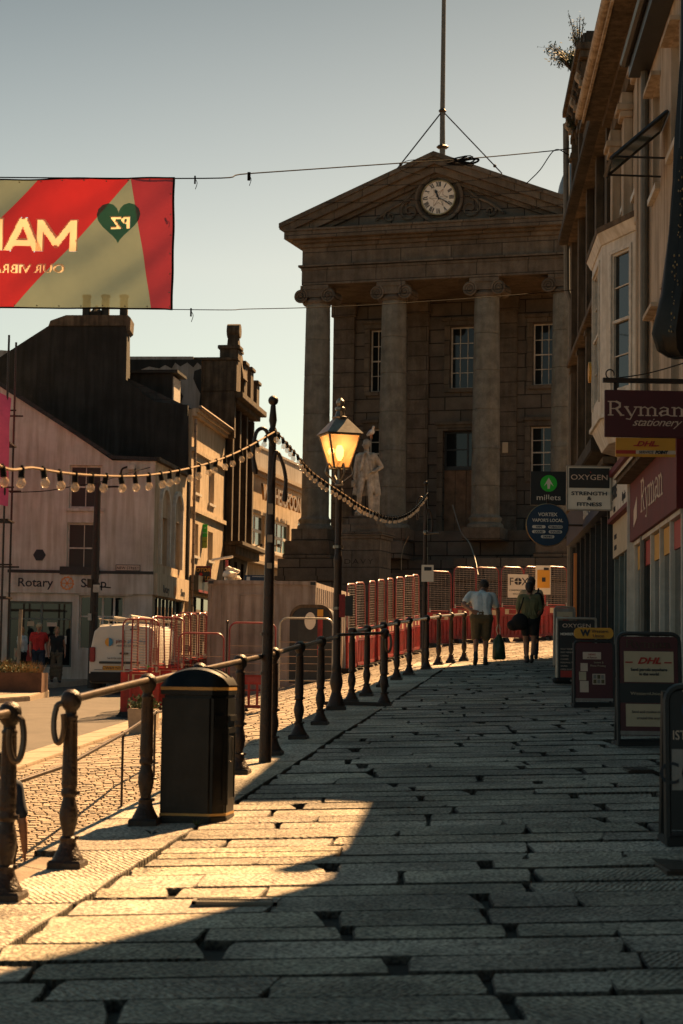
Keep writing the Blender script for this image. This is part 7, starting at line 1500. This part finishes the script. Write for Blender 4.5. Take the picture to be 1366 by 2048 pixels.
# ------------------------------------------------------------------ people (local front is +y, so their backs face the camera)
def ell(b, c, r, s_=(1, 1, 1), n=12): b.ball(c, r, n, s_)
def person(label, loc, rot, J, mats, H=1.0, sleeve=.55, shorts=.85, longleg=False, skirt=False, hair='short', vox=.010, cap=None, backpack=False):
    o = thing('person', label, 'person', loc, rot); S4 = Matrix.Diagonal((H, H, H, 1)); J = {k_: V(v) for k_, v in J.items()}
    b = MB(); b.M = S4.copy()
    for s_ in 'LR':
        h, kn, an, to = J['hip'+s_], J['knee'+s_], J['ank'+s_], J['toe'+s_]
        b.caps(h, kn, .088, .056); b.caps(kn, an, .054, .036); b.ball(kn.lerp(an, .30)+V((0, -.022, 0)), .056, 10, (.95, 1, 1.7)); b.caps(an+V((0, -.01, -.03)), to, .040, .030)
        sh, el, wr_ = J['sh'+s_], J['el'+s_], J['wr'+s_]; b.caps(sh, el, .052, .040); b.caps(el, wr_, .041, .027); b.ball(el.lerp(wr_, .3), .042, 8, (1, 1, 1.2))
        hand(b, wr_, J['hd'+s_], J['hn'+s_], 1., .45, 1 if s_ == 'L' else -1)
    pe, wa, chs, nk, hd = J['pelvis'], J['waist'], J['chest'], J['neck'], J['head']
    b.caps(J['hipL'], J['hipR'], .105, .105); 
    for q in (-.05, .05): b.caps(pe+V((q, 0, 0)), wa+V((q*.9, 0, 0)), .115, .10); b.caps(wa+V((q*.9, 0, 0)), chs+V((q*1.3, 0, 0)), .10, .125)
    b.caps(J['shL'], J['shR'], .062, .062); b.caps(chs, nk, .12, .075); b.caps(nk, nk.lerp(hd, .6), .056, .052)
    b.ball(hd, .098, 16, (.80, .98, 1.16)); f_ = J.get('face', V((0, 1, -.2))).normalized(); r_ = f_.cross(V((0, 0, 1))).normalized(); u_ = r_.cross(f_)
    b.ball(hd+f_*.035-u_*.055, .062, 10); b.ball(hd+f_*.102-u_*.012, .015, 8, (1, 1, 1.5))
    for q in (-1, 1): b.ball(hd+r_*q*.080-u_*.01, .02, 8, (.5, .8, 1.4))
    body = blob(b, 'body', M[mats['skin']], o, vox, 2)
    ey = MB(); ey.M = S4.copy(); [ey.ball(hd+f_*.088+r_*q*.032+u_*.012, .009, 6) for q in (-1, 1)]; ey.build('eyes', M['dark'], o); mo = MB(); mo.M = S4.copy(); mo.caps(hd+f_*.093-u_*.055-r_*.02, hd+f_*.093-u_*.055+r_*.02, .006, .006, 6); mo.build('mouth', M['redl'], o)
    c = MB(); c.M = S4.copy()                  # top
    for q in (-.05, .05): c.caps(pe+V((q*1.3, 0, .02)), wa+V((q, 0, 0)), .128, .125); c.caps(wa+V((q, 0, 0)), chs+V((q*1.4, 0, 0)), .125, .145)
    c.caps(J['shL'].lerp(J['shR'], .03), J['shR'].lerp(J['shL'], .03), .076, .076); c.caps(chs, nk.lerp(chs, .25), .135, .088)
    for s_ in 'LR': 
        if sleeve: c.caps(J['sh'+s_], J['sh'+s_].lerp(J['el'+s_], sleeve), .072, .068 if sleeve < .9 else .058)
    if mats.get('fold', True):
        for q in range(6): a = V((-.12+.05*q, -.135, 0)); c.caps(wa+a+V((0, 0, -.08)), chs+a*.9+V((random.uniform(-.04, .04), .01, -.02)), .012, .010, 6)
    sho_ = blob(c, 'shirt', M[mats['top']], o, .012, 3)
    for v in sho_.data.vertices: v.co += V((noise.noise(V((v.co.x*14, v.co.y*9, v.co.z*5))), noise.noise(V((v.co.x*9, v.co.y*14, v.co.z*6+7))), 0))*.014
    d = MB(); d.M = S4.copy(); d.caps(J['hipL'], J['hipR'], .128, .128); d.caps(pe+V((-.05, 0, .03)), wa.lerp(pe, .5)+V((-.04, 0, 0)), .12, .118); d.caps(pe+V((.05, 0, .03)), wa.lerp(pe, .5)+V((.04, 0, 0)), .12, .118)
    for s_ in 'LR':
        h, kn, an = J['hip'+s_], J['knee'+s_], J['ank'+s_]; d.caps(h, h.lerp(kn, min(1, shorts)), .112, .092 if not longleg else .075)
        if longleg: d.caps(kn, kn.lerp(an, .92), .075, .075 if skirt else .055)
    if skirt:
        for t in (.3, .6, .9): d.caps(J['kneeL'].lerp(J['ankL'], t-.3), J['kneeR'].lerp(J['ankR'], t-.3), .10, .10)
    blob(d, 'trousers' if longleg else 'shorts', M[mats['bot']], o, .012, 2)
    sh_ = MB(); sh_.M = S4.copy()
    for s_ in 'LR': an, to = J['ank'+s_], J['toe'+s_]; sh_.caps(an+V((0, -.02, -.045)), to, .047, .040); sh_.caps(an, an+V((0, 0, .05)), .045, .042)
    blob(sh_, 'shoes', M[mats['shoe']], o, .010, 1)
    hh = MB(); hh.M = S4.copy(); hh.ball(hd-f_*.018+u_*.022, .106, 14, (.86, .96, 1.08))
    if hair == 'long': hh.caps(hd-f_*.05, hd-f_*.06-u_*.17, .08, .065)
    if hair == 'bun': hh.caps(hd-f_*.04, hd-f_*.07-u_*.06, .09, .07)
    ho = blob(hh, 'hair', M[mats['hair']], o, .010, 1)
    for v in ho.data.vertices: v.co += V((noise.noise(v.co*40), noise.noise(v.co*40+V((3, 3, 3))), noise.noise(v.co*35)))*.010
    if cap:
        q = MB(); q.M = S4.copy(); q.ball(hd+u_*.045, .108, 14, (.9, 1, .85)); q.caps(hd+f_*.09+u_*.045-r_*.03, hd+f_*.15+u_*.03, .035, .03, 8); blob(q, 'cap', M[cap], o, .012, 1)
    return o, S4, J
def J0(**k_):
    d = dict(hipL=(-.09, 0, .90), hipR=(.09, 0, .90), kneeL=(-.10, .03, .50), kneeR=(.10, .0, .50), ankL=(-.10, .0, .09), ankR=(.10, -.05, .09), toeL=(-.11, .15, .035), toeR=(.12, .10, .035), pelvis=(0, 0, .96), waist=(0, 0, 1.10), chest=(0, .0, 1.30), neck=(0, 0, 1.46), head=(0, .03, 1.625), shL=(-.185, 0, 1.41), shR=(.185, 0, 1.41), elL=(-.24, -.03, 1.12), elR=(.24, -.03, 1.12), wrL=(-.25, .05, .88), wrR=(.25, .05, .88), hdL=(0, .15, -1), hdR=(0, .15, -1), hnL=(1, 0, 0), hnR=(-1, 0, 0)); d.update(k_); return d
pm = T(963, 1331)
man, S4, J = person('person in pale blue shirt and khaki shorts stooping forward with hand on hip', pm, 0.03, J0(hipL=(-.11, -.03, .87), hipR=(.09, -.03, .87), kneeL=(-.11, -.02, .50), kneeR=(.08, .02, .50), ankL=(-.13, -.22, .17), ankR=(.07, .0, .09), toeL=(-.13, -.10, .03), toeR=(.12, .15, .035), pelvis=(0, -.02, .93), waist=(.0, .02, 1.05), chest=(.01, .15, 1.22), neck=(.03, .26, 1.36), head=(.08, .38, 1.48), shL=(-.20, .20, 1.31), shR=(.22, .20, 1.29), elL=(-.35, .02, 1.12), elR=(.32, .22, 1.02), wrL=(-.19, -.12, 1.00), wrR=(.33, .26, .80), hdL=(1, -.1, -.3), hdR=(0, .1, -1), hnL=(0, 1, 0), hnR=(-1, 0, 0), face=V((.45, .8, -.45))), dict(skin='skin2', top='shirtb', bot='khaki', shoe='shoe', hair='hair'), 1.06, .62, .92)
g = pm+V((.36, .26, 0)); bg_ = thing('carrier_bag', 'dark green leafy print carrier bag in the hand of the stooping person', 'bag', (g.x, g.y, pm.z+.12)); b = MB()
W0 = .125
vs = []
for z, w_, d_ in ((0, .11, .06), (.04, .13, .08), (.25, .12, .09), (.38, .10, .06), (.46, .05, .03), (.50, .03, .02)):
    for i in range(14): a = 2*math.pi*i/14; rr = 1+.12*math.sin(3*a+z*14); vs.append((w_*math.cos(a)*rr, d_*math.sin(a)*rr, z))
fs_ = [tuple(range(14))[::-1], tuple(range(70, 84))]+[(j*14+i, j*14+(i+1) % 14, (j+1)*14+(i+1) % 14, (j+1)*14+i) for j in range(5) for i in range(14)]
b.add(vs, fs_).build('bag_body', M['bag'], bg_, smooth=True); MB().tube(spline([(-.02, 0, .48), (-.05, 0, .60), (-.01, 0, .70), (.02, 0, .60), (.02, 0, .48)]), .009, 6).build('handle', M['sheet'], bg_, smooth=True)
pw = T(1058, 1326)
wo, S4, J = person('person in olive shirt and black shorts walking away with a black shoulder bag', pw, -.02, J0(kneeL=(-.07, .05, .48), kneeR=(.10, -.02, .48), ankL=(-.03, .05, .09), ankR=(.05, -.14, .10), toeL=(-.05, .20, .035), toeR=(.05, -.0, .035), wrL=(-.20, .12, .90), elL=(-.25, .0, 1.13), elR=(.25, .02, 1.14), wrR=(.18, .16, 1.0)), dict(skin='skin2', top='greent', bot='black', shoe='shoe', hair='hair'), .93, .80, .60, hair='bun')
b = MB(); g = thing('shoulder_bag', 'large soft black bag hanging from the shoulder of the person in olive', 'bag', pw+V((-.20, -.12, .70))); b.ball((0, 0, .12), .15, 14, (1.15, .6, 1.15)); b.ball((-.12, .02, .05), .13, 12, (1.1, .6, .9)); blob(b, 'bag_body', M['black'], g, .014, 2); MB().tube(spline([(-.06, 0, .22), (.02, .0, .42), (.07, .03, .58), (.09, .12, .62)]), .014, 6).build('strap', M['black'], g)
p2 = T(1062, 1318); p2.y += 0
m2, S4, J = person('person in beige top and cap walking ahead of the one in olive', p2, 0, J0(wrR=(.22, .2, .98)), dict(skin='skin2', top='beige', bot='navy', shoe='shoe', hair='hair'), .985, .9, .9, longleg=True, cap='beige')
b = MB(); b.M = Matrix.Diagonal((1, 1, 1, 1)); b.ball((.12, -.17, 1.20), .15, 12, (.9, .6, 1.4)); b.ball((.13, -.2, 1.02), .13, 10, (.9, .7, 1)); g = thing('backpack', 'black backpack worn on the right shoulder of the person in beige', 'backpack', p2); blob(b, 'pack', M['black'], g, .016, 2); MB().tube(spline([(.12, -.1, 1.38), (.15, .0, 1.48), (.15, .1, 1.40)]), .02, 6).build('strap', M['black'], g)
def fgz(X, Y): return S*Y-1.6+.12
YP = 58.9
for px_, lab, mats, kw, H_, sway in ((77, 'person in red polo shirt, dark shorts and pale cap walking by the charity shop', dict(skin='skin', top='redc', bot='navy', shoe='shoe', hair='hairb'), dict(cap='beige', sleeve=.55), 1.0, 0), (113, 'person in black top and long patterned trousers beside the red shirted walker', dict(skin='skin', top='black', bot='leop', shoe='shoe', hair='hairb'), dict(sleeve=0, longleg=True, skirt=True, hair='long'), .94, .02), (44, 'person in white top standing in shade behind the bare sign post', dict(skin='skin', top='shirtb', bot='black', shoe='shoe', hair='hairb'), dict(sleeve=.5, longleg=True), .92, 0)):
    Yq = YP+(.4 if px_ == 44 else 0); x = at(px_, 1300, Yq).x
    person(lab, (x, Yq, fgz(x, Yq)), math.pi+.3 if px_ != 44 else 1.2, J0(kneeL=(-.10, .12, .51), ankL=(-.10, .06, .10), toeL=(-.10, .22, .04), ankR=(.10, -.22, .14), toeR=(.10, -.08, .04), elL=(-.27, -.08, 1.14), wrL=(-.26, .05, .92), face=V((.15, 1, -.12))), mats, H_, vox=.012, **kw)
# the walker at the left edge, on the lower cobbles
YL = 15.8; xs0 = at(44, 1568, YL); zg = gz(xs0.x, YL)
person('person with bare hanging arm in grey blue t-shirt cut off by the left edge', (xs0.x-.21, YL, zg), .15, J0(wrR=(.27, .06, .87), elR=(.245, -.03, 1.12), wrL=(-.3, .2, 1.0), hdR=(.02, .25, -1)), dict(skin='skin2', top='navy', bot='khaki', shoe='shoe', hair='hair'), (xs0.z-zg)/1.45, .72, .9, vox=.007)
